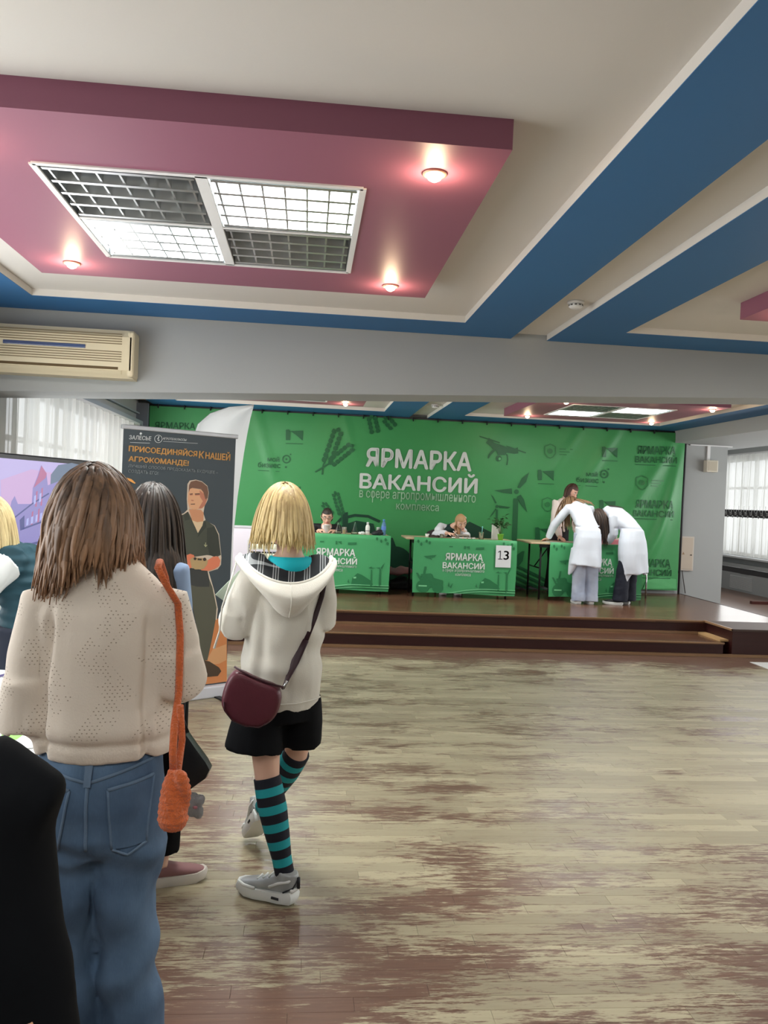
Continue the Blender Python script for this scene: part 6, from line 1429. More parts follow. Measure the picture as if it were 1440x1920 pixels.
# shorts
black_cloth = M('shorts_black', srgb(15, 16, 19), 0.85, var=0.2, vscale=7, spec=0.15)
garment(rC, 'shorts', [
    ([(-.004, .02, .68), (-.004, .02, .76), (-.004, .02, .86), (-.004, .02, .90)], [(.145, .115), (.150, .120), (.135, .108), (.128, .10)], (1, .28, 0)),
    ([(-.078, .0, .76), (-.088, -.02, .66), (-.098, -.032, .565)], [(.088, .095), (.100, .108), (.114, .118)], (1, .28, 0)),
    ([(.072, .04, .76), (.078, .07, .66), (.072, .09, .585)], [(.084, .095), (.090, .104), (.094, .110)], (1, .28, 0))], black_cloth, 0.0085, 3, 0.006, (9, 9, 5), 2.0)
def stripe_mat():
    m, nt, b = _new('sock_stripes'); L = nt.links.new; uv = node(nt, 'ShaderNodeAttribute', attribute_name='tint')
    f = node(nt, 'ShaderNodeMath', operation='FRACT'); L(uv.outputs['Fac'], f.inputs[0]); g = node(nt, 'ShaderNodeMath', operation='LESS_THAN'); g.inputs[1].default_value = 0.52; L(f.outputs[0], g.inputs[0])
    mx = node(nt, 'ShaderNodeMix', data_type='RGBA'); mx.inputs[6].default_value = c4(srgb(24, 152, 158)); mx.inputs[7].default_value = c4(srgb(16, 18, 32)); L(g.outputs[0], mx.inputs[0]); L(mx.outputs[2], b.inputs['Base Color'])
    b.inputs['Roughness'].default_value = 0.85; tc = node(nt, 'ShaderNodeTexCoord'); n2 = node(nt, 'ShaderNodeTexNoise'); n2.inputs['Scale'].default_value = 250; L(tc.outputs['Object'], n2.inputs['Vector'])
    bp = node(nt, 'ShaderNodeBump'); bp.inputs['Strength'].default_value = 0.3; bp.inputs['Distance'].default_value = 0.002; L(n2.outputs[0], bp.inputs['Height']); L(bp.outputs[0], b.inputs['Normal']); return m
sock_m = stripe_mat()
def sock(kn, an, top, side, foot):
    """stripes follow the length of the leg, kept per vertex in 'tint'"""
    mb = MB(); kn, an = Vector(kn), Vector(an); n = 60; a = kn.lerp(an, top); pts, rd = [], []
    prof = [(0, .052), (.15, .0545), (.32, .0555), (.55, .048), (.8, .038), (1.0, .037)]
    for i in range(n):
        f = i/(n-1); pts.append(a.lerp(an, f)+Vector((0, -.008*math.sin(f*2.6), 0)))
        for (f0, r0), (f1, r1) in zip(prof[:-1], prof[1:]):
            if f0 <= f <= f1: rd.append(r0+(r1-r0)*(f-f0)/(f1-f0)); break
    mb.loft(pts, rd, side, 20)
    L_ = (an-a).length
    for i in range(n):
        for j in range(20): mb.t[i*20+j] = (i/(n-1))*L_/0.066
    b = MB(); m0 = len(mb.v); mb.loft([an, an-Vector((0, 0, .03))], [.036, .03], side, 12, tint=0.2)
    return mb.build('sock', sock_m, rC, True, tint=True)
sock(J['knL'], J['anL'], -0.02, (1, .3, 0), (-.8, .55, 0)); sock(J['knR'], J['anR'], -0.04, (1, .3, 0), (-.5, .8, -.3))
sn_grey = M('sneaker_silver', srgb(168, 172, 172), 0.4, metal=0.25, var=0.15, vscale=25); sn_white = M('sneaker_white', srgb(232, 234, 230), 0.45); sn_black = M('sneaker_black', srgb(30, 32, 36), 0.5); sn_mesh = M('sneaker_mesh', srgb(205, 208, 204), 0.7, bump=0.4, bscale=300)
det = [('heel_counter', sn_white, [([(-.036, .09, .055), (-.037, .05, .075), (-.030, .01, .085), (0, -.006, .098), (.030, .01, .085), (.037, .05, .075), (.036, .09, .055)], .0055), ([(-.028, .0, .05), (0, -.006, .052), (.028, .0, .05)], .008)]),
       ('heel_tab', sn_black, [([(0, -.016, .055), (0, -.017, .095)], .006), ([(0, -.016, .09), (-.02, -.004, .06), (-.038, .03, .045)], .003), ([(0, -.016, .09), (.02, -.004, .06), (.038, .03, .045)], .003)]),
       ('toe_overlay', sn_white, [([(-.043, .15, .042), (-.040, .20, .045), (-.02, .235, .046), (0, .243, .046), (.02, .232, .046), (.038, .19, .045), (.040, .14, .042)], .006)]),
       ('lace', sn_white, [([(-.022, .10, .086), (.022, .105, .086)], .003), ([(-.022, .125, .078), (.022, .13, .078)], .003), ([(-.022, .15, .070), (.022, .155, .070)], .003)]),
       ('sole_mark', sn_black, [([(-.0425, .045, .020), (-.0425, .075, .021)], .005)])]
shoe(rC, 'sneaker', (.085, -.105, 0), 1.05, sn_grey, sn_white, 0.25, 0.05, 0.038, det, 0.10)
shoe(rC, 'sneaker', (-.045, .235, .004), 0.30, sn_mesh, sn_white, 0.25, 0.72, 0.042, det, 0.10)
hair_blond = hair_mat('hair_blond', srgb(126, 96, 58), srgb(236, 212, 150))
hair(rC, J['head'], Rm, hair_blond, 800, 0.34, 0.0044, zend=1.392, part=0.02, seed=9, stiff=0.22, jitter=0.13, tr=(0.25, 0.85), zcut=-.25, cap=1.22, hs=0.99, lenvar=0.25, obstacles=[((0, 0, 1.33), (.075, .07, .05))])
# burgundy shoulder bag
rb_ = thing('shoulder_bag', 'burgundy leather shoulder bag slung behind the light hoodie', 'bag', (-0.07, 3.2, 0.72))
burg = M('leather_burgundy', srgb(84, 30, 42), 0.42, var=0.18, vscale=14, bump=0.15, bscale=120)
def LC(px, py, Y): return PY(px, py, Y)-Vector((-0.07, 3.2, 0.72))
BYc = 2.985
ot = [(440, 1249), (468, 1266), (500, 1279), (532, 1288), (526, 1330), (512, 1352), (490, 1365), (460, 1362), (432, 1350), (415, 1328), (414, 1310), (422, 1280)]
fr = [LC(x, y, BYc) for x, y in ot]; cen = sum(fr, Vector())/len(fr); bm_ = MB(); n = len(fr); vs = []
for (yo, sc) in [(-.030, .80), (-.026, .93), (-.005, 1.0), (.030, 1.0), (.05, .93)]:
    for p in fr: q = cen+(p-cen)*sc; vs.append((q.x, q.y+yo, q.z))
fs = [(i*n+j, i*n+(j+1) % n, (i+1)*n+(j+1) % n, (i+1)*n+j) for i in range(4) for j in range(n)]+[tuple(range(n)), tuple(4*n+j for j in range(n))]
me = bm_.add(vs, fs).mesh('bag_body'); o = put(me, 'bag_body', burg, rb_, True); sb = o.modifiers.new('s', 'SUBSURF'); sb.levels = 2; sb.render_levels = 2
MB().tube([p+Vector((0, -.016, .002)) for p in fr[:4]], 0.004, 8).build('zip_edge', M('burg_dark', srgb(54, 18, 28), 0.4), rb_, True)
MB().tube([cen+(p-cen)*0.86+Vector((0, -.030, -.004)) for p in [fr[10], fr[9], fr[8], fr[7], fr[6], fr[5]]], 0.0025, 6).build('piping', MATS['burg_dark'], rb_, True)
stp_ = [LC(531, 1291, 2.98)]
for (px, py) in [(541, 1268), (552, 1245), (562, 1225), (572, 1205), (588, 1165), (603, 1125), (611, 1085)]:
    p = PY(px, py, 3.05); q = on_surf(bh, Vector((p.x+.07, -1.0, p.z)), (0, 1, 0), 0.006, None); stp_.append(q-Vector((0, 0, .72)) if q is not None else LC(px, py, 3.05))
MB().loft(stp_[:5], [(.006, .004), (.014, .004), (.016, .004), (.014, .004), (.012, .004)], (1, 0, .5), 10).build('strap', M('strap_dark', srgb(46, 20, 28), 0.5), rb_, True)
MB().loft(stp_[4:], [(.010, .003)]*4, (1, 0, .5), 10).build('strap', MATS['strap_dark'], rb_, True)
MB().tube([stp_[0]+Vector((-.004, -.006, .0)), stp_[0]+Vector((.006, -.01, .015)), stp_[0]+Vector((.012, -.006, .03))], 0.004, 8).build('buckle', chair_frame_m, rb_, True)
# leaflet in her hand
q = PY(413, 1104, 3.36)
lt_ = thing('leaflet', 'folded pale green leaflet held by the walking hoodie girl', 'leaflet', (-0.07-.20, 3.38, 1.155))
rotl = Matrix.Rotation(0.35, 3, 'Z') @ Matrix.Rotation(0.62, 3, 'Y') @ Matrix.Rotation(0.5, 3, 'X')
MB().box((0, 0, 0), (0.105, 0.003, 0.148), rotl).build('sheet', M('leaflet_paper', srgb(206, 224, 206), 0.6), lt_)
MB().box((0, -0.003, 0.02), (0.07, 0.001, 0.06), rotl).build('picture_print', M('leaflet_pic', srgb(96, 130, 96), 0.6), lt_)
# ================================================================== dark-haired girl in front of the knit sweater
rD = thing('person', 'dark long-haired person in light blue shirt and black trousers behind the knit sweater', 'person', (-0.60, 3.30, 0))
J = pose(1.585, -0.35, head=(-.012, .02, 1.462), neck=(.0, .0, 1.335), elR=(.125, -.02, 1.03), wrR=(.02, .17, .99), elL=(-.13, .08, 1.03), wrL=(-.03, .25, 1.02), shR=(.110, -.04, 1.235), shL=(-.12, .05, 1.24))
Rm = head_rot(-0.65, 0.1)
body(rD, J, Rm, skin_b, dict(L=((.7, .5, .1), (0, 0, 1), .4), R=((.3, .8, .1), (0, 0, 1), .4)), 0.007, feet=False, hs=0.96)
garment(rD, 'shirt', [trunk(J, [(.135, .105), (.138, .110), (.122, .096), (.126, .098), (.130, .10), (.115, .078), (.060, .055)], .06), sleeve(J, 'L', .95, (.056, .05, .045, .036)), sleeve(J, 'R', .95, (.046, .045, .042, .036))], M('shirt_blue', srgb(126, 146, 176), 0.8, var=0.08, vscale=8), 0.009, 4, 0.006)
blk = M('trousers_black', srgb(17, 17, 20), 0.85, var=0.2, vscale=6, spec=0.15)
garment(rD, 'trousers', [([J['pel']+Vector((0, 0, -.10)), J['pel'], J['pel']+Vector((0, 0, .10))], [(.13, .11), (.145, .115), (.122, .095)], J['hipR']-J['hipL']), leg(J, 'L', (.09, .075, .07, .075), .85), leg(J, 'R', (.09, .075, .07, .075), .85)], blk, 0.009, 3, 0.006)
pinks = M('shoe_dusty_pink', srgb(150, 108, 108), 0.6); offw = M('sole_offwhite', srgb(214, 206, 196), 0.55)
shoe(rD, 'shoe', (J['anR'].x-.05, J['anR'].y+.0, 0), -1.25, pinks, offw, 0.235, 0, 0.040); shoe(rD, 'shoe', (J['anL'].x-.04, J['anL'].y, 0), -0.9, pinks, offw, 0.235, 0, 0.040)
hair(rD, J['head'], Rm, hair_mat('hair_black', srgb(24, 19, 17), srgb(84, 66, 52)), 420, 0.62, 0.0050, zend=1.17, seed=21, stiff=0.26, jitter=0.05, tr=(0.25, 0.2), obstacles=[((.0, .02, 1.11), (.150, .160, .30))], hs=0.96, cap=1.07)
# her black bag with a grey plush charm
bb = thing('shoulder_bag', 'black leather shoulder bag with a grey plush charm', 'bag', (-0.42, 3.22, 0.55))
def LB(px, py, Y): return PY(px, py, Y)-Vector((-0.42, 3.22, 0.55))
blk_leather = M('leather_black', srgb(20, 22, 26), 0.35, bump=0.1, bscale=100)
ot = [(328, 1395), (342, 1378), (350, 1372), (368, 1398), (388, 1425), (396, 1440), (388, 1457), (356, 1480), (330, 1478)]
fr = [LB(x, y, 3.18) for x, y in ot]; cen = sum(fr, Vector())/len(fr); n = len(fr); vs = []
for (yo, sc) in [(-.03, .82), (-.026, .95), (0, 1.0), (.03, 1.0), (.045, .9)]:
    for p in fr: q = cen+(p-cen)*sc; vs.append((q.x, q.y+yo, q.z))
fs = [(i*n+j, i*n+(j+1) % n, (i+1)*n+(j+1) % n, (i+1)*n+j) for i in range(4) for j in range(n)]+[tuple(range(n)), tuple(4*n+j for j in range(n))]
auto_smooth(MB().add(vs, fs).build('bag_body', blk_leather, bb), 0.7)
MB().loft([LB(352, 1374, 3.18), LB(340, 1350, 3.2), LB(338, 1318, 3.22), LB(325, 1200, 3.2), LB(310, 1090, 3.22), LB(296, 1064, 3.3)], [(.007, .004), (.012, .005), (.020, .006), (.020, .006), (.020, .006), (.02, .006)], (1, 0, 0), 10).build('strap', blk_leather, bb, True)
MB().tube([LB(345, 1360, 3.17), LB(338, 1347, 3.17), LB(333, 1344, 3.17)], 0.004, 8).ball(LB(344, 1361, 3.165), 0.006, 10, 8).build('ring', chair_frame_m, bb, True)
me = remesh(MB().ball(LB(360, 1508, 3.17), (.034, .03, .048)).ball(LB(374, 1500, 3.16), (.022, .02, .022)).ball(LB(372, 1522, 3.16), (.020, .02, .028)), 0.005, 3); displace(me, lambda c, k: 0.003*nz(c[0]*90, c[1]*90, c[2]*90))
ch = put(me, 'plush_charm', M('plush_grey', srgb(168, 168, 170), 0.95, sheen=0.5, bump=0.5, bscale=260), bb, True)
MB().ball(LB(366, 1514, 3.14), (.009, .006, .006), 10, 8).build('patch', M('plush_pink', srgb(196, 130, 140), 0.8), ch, True)
MB().tube([LB(356, 1478, 3.17), LB(358, 1492, 3.17)], 0.003, 6).build('cord', blk_leather, ch, True)

# ================================================================== woman leaning over the leaflet table at the left
fx = PY(45, 1200, 3.80).x
rF = thing('person', 'blond person in dark teal vest and white shirt leaning over the leaflet table', 'person', (fx, 3.80, 0))
J = pose(1.66, 1.57, pel=(.03, 0, .90), waist=(.02, 0, 1.03), chest=(-.03, 0, 1.14), neck=(-.12, 0, 1.275), head=(-.165, -.03, 1.385), shL=(-.035, -.155, 1.20), shR=(-.035, .155, 1.20), elL=(-.20, -.19, 1.03), wrL=(-.36, -.12, .90), elR=(-.17, .19, .98), wrR=(-.36, .12, .86))
Rm = head_rot(1.57, 0.55)
body(rF, J, Rm, skin_b, dict(L=((-.8, .1, -.3), (0, 0, 1), .4), R=((-.8, -.1, -.3), (0, 0, 1), .4)), 0.007, feet=False)
garment(rF, 'shirt', [sleeve(J, 'L', .68, (.075, .074, .070, .066)), sleeve(J, 'R', .68, (.075, .074, .07, .066)), trunk(J, [(.12, .095), (.13, .10), (.118, .09), (.125, .095), (.132, .1), (.115, .08), (.066, .062)], .03)], M('shirt_white', srgb(226, 228, 226), 0.7), 0.009, 4, 0.005)
garment(rF, 'vest', [trunk(J, [(.158, .128), (.160, .130), (.140, .118), (.146, .120), (.148, .118), (.128, .096), (.078, .072)], .10), ([J['shL'].lerp(J['chest'], .45)+Vector((0, 0, .02)), J['shL']+Vector((0, .02, .012))], [.075, .074], (1, 0, 0)), ([J['shR'].lerp(J['chest'], .45)+Vector((0, 0, .02)), J['shR']+Vector((0, -.02, .012))], [.075, .074], (1, 0, 0))],
        M('vest_teal', srgb(24, 62, 74), 0.75, var=0.15, vscale=7), 0.009, 4, 0.004, extra=lambda c, k: 0.004*math.sin(c[2]*130))
garment(rF, 'trousers', [([J['pel']+Vector((0, 0, -.10)), J['pel'], J['pel']+Vector((0, 0, .08))], [(.14, .115), (.15, .12), (.13, .10)], J['hipR']-J['hipL']), leg(J, 'L', (.095, .085, .08, .085), .95), leg(J, 'R', (.095, .085, .08, .085), .95)], M('trousers_navy', srgb(26, 32, 48), 0.8), 0.010, 3, 0.006)
for S in 'LR': shoe(rF, 'shoe', (J['an'+S].x+.04, J['an'+S].y, 0), 1.57, sn_black, sn_black)
hair(rF, J['head'], Rm, hair_mat('hair_pale_blond', srgb(150, 126, 80), srgb(232, 214, 162)), 260, 0.30, 0.008, seed=33, front=0.15, stiff=0.18, jitter=0.12, tr=(0.4, 0.7), cap=1.10, part=0.0)

# ================================================================== person in a black coat right beside the camera
rB = thing('person', 'person in a black padded coat at the near end of the display table', 'person', (-0.440, 0.83, 0))
J = pose(1.58, 0.2, shL=(-.165, -.03, 1.235), shR=(.138, .03, 1.225), elR=(.208, -.01, .965), wrR=(.06, .20, 1.0), elL=(-.21, -.03, 1.02), wrL=(-.12, .2, 1.0), head=(-.02, .02, 1.445), neck=(-.01, -.01, 1.32))
Rm = head_rot(0.35, 0.1)
body(rB, J, Rm, skin_c, dict(L=((.4, .9, 0), (0, 0, 1), .5), R=((-.4, .9, 0), (0, 0, 1), .5)), 0.007, feet=False, hs=0.97)
coat = M('coat_black', srgb(11, 12, 15), 0.85, var=0.2, vscale=8, spec=0.12)
garment(rB, 'coat', [trunk(J, [(.180, .16), (.170, .150), (.145, .13), (.142, .125), (.145, .12), (.138, .10), (.085, .075)], .22), sleeve(J, 'L', 1.0, (.064, .058, .066, .052)), sleeve(J, 'R', 1.0, (.058, .042, .060, .052)), ([J['shR']+Vector((-.02, 0, .016)), J['shR']+Vector((.058, 0, -.005))], [.058, .030], (0, 1, 0))], coat, 0.009, 3, 0.006, (10, 10, 8), 4.0)
garment(rB, 'trousers', [leg(J, 'L', (.095, .08, .075, .08), .95), leg(J, 'R', (.095, .08, .075, .08), .95)], blk, 0.010, 3, 0.005)
for S in 'LR': shoe(rB, 'shoe', (J['an'+S].x, J['an'+S].y-.05, 0), 0.2, sn_black, sn_black)
hair(rB, J['head'], Rm, MATS['hair_black'], 220, 0.24, 0.007, seed=41, stiff=0.25, jitter=0.05, tr=(0.15, 0.3), hs=0.97, cap=1.08)

# ================================================================== people on the stage
SZ = 0.30
lab = M('lab_coat', srgb(222, 228, 238), 0.7, var=0.02, vscale=6)
# --- first lab coat, seen from behind, bending over the table
rJ = thing('person', 'person in a white lab coat and pale jeans bending over the stage table', 'person', (3.64, 10.40, SZ))
J = pose(1.64, 0.12, pel=(.0, -.03, .93), waist=(-.015, .05, 1.06), chest=(-.03, .18, 1.19), neck=(-.055, .33, 1.295), head=(-.095, .45, 1.285), shL=(-.185, .24, 1.235), shR=(.115, .26, 1.235), elL=(-.335, .36, 1.00), wrL=(-.385, .44, .815), elR=(.215, .38, .99), wrR=(.10, .52, .82), hipL=(-.085, -.02, .87), hipR=(.085, -.02, .87), knL=(-.085, .0, .47), knR=(.085, .0, .47), anL=(-.085, -.02, .08), anR=(.085, -.02, .08))
Rm = head_rot(0.1, 0.95)
body(rJ, J, Rm, skin_b, dict(L=((-.2, .9, -.15), (0, 0, 1), .35), R=((-.3, .9, -.1), (0, 0, 1), .35)), 0.006, feet=False)
def coat_fold(c, k):
    x, y, z = c
    return 0.008*math.sin(30*x+4*nz(x*3, y*3, z*2))*max(0, min(1, (1.0-z)/.4))+0.006*nz(x*8, y*8, z*5)-0.012*math.exp(-((z-1.005)/.012)**2)*(1 if abs(x) < .17 and y < .12 else 0)
garment(rJ, 'lab_coat', [trunk(J, [(.165, .135), (.165, .135), (.142, .115), (.146, .115), (.15, .115), (.13, .09), (.07, .062)], .02),
    ([(.0, -.05, .98), (.0, -.045, .88), (.0, -.035, .72), (-.005, -.03, .56), (-.01, -.03, .50)], [(.150, .125), (.170, .150), (.185, .160), (.205, .175), (.212, .180)]),
    ([(-.11, -.0, .70), (-.165, .0, .52), (-.225, .0, .37)], [(.09, .12), (.055, .10), (.008, .03)]), ([(.10, -.0, .70), (.150, .0, .53), (.20, .0, .41)], [(.09, .12), (.055, .10), (.008, .03)]),
    sleeve(J, 'L', .97, (.062, .056, .050, .042)), sleeve(J, 'R', .97, (.062, .056, .05, .042))], lab, 0.009, 3, extra=coat_fold)
MB().tube([(-.135, -.055, 1.015), (-.05, -.088, 1.022), (.05, -.088, 1.024), (.135, -.055, 1.02)], [.010]*4, 8).build('half_belt', lab, rJ, True)
pale = denim_mat('denim_pale', srgb(164, 174, 196), srgb(190, 198, 214))
garment(rJ, 'jeans', [leg(J, 'L', (.095, .088, .086, .090), 1.12), leg(J, 'R', (.095, .088, .086, .090), 1.12)], pale, 0.009, 3, 0.006, (8, 8, 12), 1.0)
for S in 'LR': shoe(rJ, 'shoe', (J['an'+S].x, -.06, 0), 0.05, sn_white, sn_white, 0.235)
hair(rJ, J['head'], Rm, hair_mat('hair_light_brown', srgb(92, 66, 44), srgb(196, 160, 120)), 220, 0.40, 0.006, seed=51, stiff=0.14, jitter=0.16, tr=(0.1, 0.6), obstacles=[((-.04, .22, 1.19), (.17, .19, .15))], cap=1.06)
for k, (pts) in enumerate([[(-.02, .38, 1.36), (.03, .25, 1.345), (.10, .17, 1.31), (.13, .13, 1.28)], [(-.03, .36, 1.365), (.0, .22, 1.345), (.05, .14, 1.31)], [(-.06, .36, 1.36), (-.05, .24, 1.345), (-.01, .15, 1.315)], [(-.02, .40, 1.35), (.06, .30, 1.345), (.12, .22, 1.32)]]):
    MB().tube(pts, [.012, .012, .010, .003][:len(pts)], 8, tint=0.35).build('hair_lock', MATS['hair_light_brown'], rJ, True, tint=True)
# --- second lab coat, turned to the tray
rK = thing('person', 'dark-haired person in a white lab coat and black trousers leaning sideways at the stage table', 'person', (4.18, 10.46, SZ))
J = pose(1.66, 0.75, pel=(.085, -.05, .92), waist=(.03, -.0, 1.04), chest=(-.075, .07, 1.165), neck=(-.205, .14, 1.225), head=(-.285, .19, 1.135), shL=(-.185, -.02, 1.15), shR=(-.03, .24, 1.18), elL=(-.15, .02, .93), wrL=(-.19, .13, .80), elR=(-.14, .30, .97), wrR=(-.27, .36, .83), hipL=(.03, -.07, .80), hipR=(.10, .05, .80), knL=(-.03, -.07, .47), knR=(.10, .03, .47), anL=(-.06, -.07, .08), anR=(.09, .02, .08))
Rm = head_rot(0.95, 1.0)
body(rK, J, Rm, skin_b, dict(L=((-.5, .8, -.2), (0, 0, 1), .5), R=((-.6, .7, -.2), (0, 0, 1), .4)), 0.006, feet=False)
garment(rK, 'lab_coat', [trunk(J, [(.160, .140), (.165, .142), (.145, .118), (.148, .116), (.146, .112), (.125, .088), (.068, .06)], .04),
    ([(.07, -.05, .98), (.075, -.05, .84), (.085, -.05, .68), (.10, -.045, .52), (.11, -.045, .42)], [(.155, .145), (.190, .170), (.205, .18), (.205, .180), (.200, .178)], (1, .6, 0)),
    ([(.02, -.12, .55), (.0, -.14, .42), (-.01, -.145, .31)], [(.08, .06), (.06, .045), (.014, .012)]), ([(.24, .0, .55), (.27, .0, .46), (.285, .0, .40)], [(.06, .06), (.04, .045), (.012, .012)]),
    sleeve(J, 'L', .97, (.062, .058, .052, .044)), sleeve(J, 'R', .97, (.062, .058, .052, .044))], lab, 0.009, 3, extra=coat_fold)
garment(rK, 'trousers', [leg(J, 'L', (.095, .088, .09, .10), 1.08), leg(J, 'R', (.095, .088, .09, .10), 1.08)], M('trousers_ink', srgb(22, 26, 40), 0.8), 0.009, 3, 0.006, (8, 8, 12))
shoe(rK, 'sneaker', (J['anL'].x+.02, -.10, 0), 1.15, sn_black, sn_white, 0.25); shoe(rK, 'sneaker', (J['anR'].x+.02, .03, 0), 0.9, sn_black, sn_white, 0.25)
for (p_, J_) in ((rK, J),): MB().loft([J_['chest'].lerp(J_['neck'], .78), J_['neck'], J_['neck'].lerp(J_['head'], .22)], [(.085, .075), (.074, .068), (.070, .064)], J_['shR']-J_['shL'], 20).build('collar', lab, p_, True)
hair(rK, J['head'], Rm, hair_mat('hair_dark_brown', srgb(34, 26, 24), srgb(112, 88, 72)), 260, 0.40, 0.0065, seed=61, stiff=0.20, jitter=0.05, tr=(0.3, 0.12), cap=1.07)
MB().tube([(-.20, .10, 1.29), (-.10, .05, 1.285), (-.02, .03, 1.265)], [.008, .008, .003], 8, tint=.1).build('hair_lock', MATS['hair_dark_brown'], rK, True, tint=True)
# --- standing woman in a blouse behind the table
rI = thing('person', 'standing person in white blouse and dark trousers looking down behind the table', 'person', (3.60, 11.52, SZ))
J = pose(1.66, 3.66, chest=(.03, -.01, 1.20), neck=(.085, -.02, 1.365), head=(.155, -.055, 1.475), shL=(.19, .06, 1.305), shR=(-.085, -.105, 1.315), elL=(.24, -.05, 1.05), wrL=(.20, -.25, .86), elR=(-.09, -.13, 1.03), wrR=(-.06, -.30, .82))
Rm = head_rot(3.85, 0.55)
body(rI, J, Rm, skin_b, dict(L=((.0, -.9, -.2), (0, 0, 1), .3), R=((.1, -.9, -.15), (0, 0, 1), .3)), 0.006, feet=False, brow=(54, 38, 34))
garment(rI, 'blouse', [trunk(J, [(.135, .11), (.140, .112), (.125, .098), (.135, .105), (.145, .11), (.128, .086), (.070, .062)], .02), sleeve(J, 'L', .97, (.058, .056, .056, .036)), sleeve(J, 'R', .97, (.058, .056, .056, .036))], M('blouse_cream', srgb(228, 216, 208), 0.6), 0.009, 4, 0.007, (10, 10, 5), 6)
for q in (-1, 1):
    c0_ = J['neck']+rot_z(Vector((q*.03, .055, -.01)), 3.66); MB().loft([J['neck']+rot_z(Vector((q*.05, .0, .03)), 3.66), c0_, c0_+rot_z(Vector((q*.01, .035, -.06)), 3.66)], [(.020, .006), (.022, .006), (.006, .003)], rot_z(Vector((1, 0, 0)), 3.66), 10).build('collar', MATS['blouse_cream'], rI, True)
garment(rI, 'trousers', [([J['pel']+Vector((0, 0, -.10)), J['pel'], J['pel']+Vector((0, 0, .12))], [(.135, .112), (.148, .116), (.124, .095)], J['hipR']-J['hipL']), leg(J, 'L', (.095, .08, .075, .08), .97), leg(J, 'R', (.095, .08, .075, .08), .97)], M('trousers_dark', srgb(30, 24, 30), 0.8), 0.010, 3, 0.005)
for S in 'LR': shoe(rI, 'shoe', (J['an'+S].x, J['an'+S].y+.04, 0), 3.66, sn_black, sn_black, 0.235)
hair(rI, J['head'], Rm, hair_mat('hair_chestnut', srgb(44, 26, 22), srgb(112, 70, 54)), 220, 0.34, 0.0062, seed=71, front=0.0, stiff=0.22, jitter=0.04, tr=(0.3, 0.3), part=0.0, cap=1.06, obstacles=[((.03, -.01, 1.20), (.16, .125, .16))])
# --- seated girl in black jacket at the flask table
def seated(label, loc_, **kw):
    r = thing('person', label, 'person', loc_); return r
rG = seated('seated person in a black jacket with glasses behind the flasks', (0.27, 11.20, SZ))
J = pose(1.64, math.pi, pel=(0, .10, .55), waist=(0, .06, .66), chest=(0, .01, .76), neck=(0, -.05, .885), head=(0, -.115, .985), shL=(.155, -.01, .835), shR=(-.155, -.01, .835), elL=(.21, -.13, .67), wrL=(.10, -.22, .80), elR=(-.21, -.13, .67), wrR=(-.10, -.22, .80),
         hipL=(.085, .08, .53), hipR=(-.085, .08, .53), knL=(.10, -.32, .52), knR=(-.10, -.32, .52), anL=(.10, -.30, .08), anR=(-.10, -.30, .08))
Rm = head_rot(math.pi, 0.35)
body(rG, J, Rm, skin_b, dict(L=((-.75, -.6, .1), (0, -.3, .9), .6), R=((.75, -.6, .1), (0, -.3, .9), .6)), 0.006, feet=False, brow=(44, 34, 32))
garment(rG, 'shirt', [trunk(J, [(.12, .10), (.125, .10), (.118, .09), (.124, .094), (.128, .094), (.105, .076), (.062, .058)], .02)], MATS['shirt_white'], 0.009, 4, 0.003)
garment(rG, 'jacket', [trunk(J, [(.148, .10), (.150, .10), (.135, .092), (.142, .094), (.148, .092), (.13, .074), (.052, .045)], .04), sleeve(J, 'L', .92, (.060, .056, .05, .042)), sleeve(J, 'R', .92, (.060, .056, .05, .042))], M('jacket_black', srgb(24, 24, 28), 0.75), 0.009, 4, 0.004)
patch(rG, 'shirt_front', surf(rG.children[-1]), [(-.055, 0, .86), (.055, 0, .86), (.03, 0, .66), (-.03, 0, .66)], MATS['shirt_white'], 0.006, (0, 1, 0), 8)
garment(rG, 'trousers', [([J['pel']+Vector((0, .02, -.04)), J['pel'], J['pel']+Vector((0, 0, .08))], [(.15, .12), (.15, .12), (.125, .10)], (1, 0, 0)), ([J['hipL'], J['knL'], J['knL'].lerp(J['anL'], .5), J['anL']], [.085, .07, .062, .065], (1, 0, 0)), ([J['hipR'], J['knR'], J['knR'].lerp(J['anR'], .5), J['anR']], [.085, .07, .062, .065], (1, 0, 0))], blk, 0.010, 3, 0.004)
for S in 'LR': shoe(rG, 'shoe', (J['an'+S].x, J['an'+S].y+.04, 0), math.pi, sn_black, sn_black, 0.235)
hair(rG, J['head'], Rm, MATS['hair_black'], 0, tr=(0.2, 0.2), cap=1.08, face_y=.30)
MB().ball(J['head']+Rm @ Vector((0, -.115, .02)), (.040, .030, .036)).build('hair_bun', MATS['hair_black'], rG, True, tint=True)
P_ = lambda p: J['head']+Rm @ Vector(p)
gl = MB()
for q in (-1, 1):
    pts = [P_((q*.032+.020*math.cos(a), .094, .010+.017*math.sin(a))) for a in [k*math.pi/6 for k in range(13)]]; gl.tube(pts, 0.0022, 6); gl.tube([P_((q*.052, .092, .014)), P_((q*.078, .02, .012))], 0.002, 6)
gl.tube([P_((-.012, .098, .012)), P_((.012, .098, .012))], 0.002, 6).build('glasses', M('glasses_dark', srgb(40, 34, 34), 0.4), rG, True)
p0 = Vector((0.27, 11.20, SZ))
tag(MB().lathe([(0.034, 0), (0.045, 0.105), (0.047, 0.105), (0.046, 0.10), (0.042, 0.10), (0.032, 0.003)], n=24).build('paper_cup', M('cup_white', srgb(228, 228, 232), 0.5), None, True, (0.27, 10.925, SZ+0.775)), 'white cup held before the face of the seated girl', 'cup')
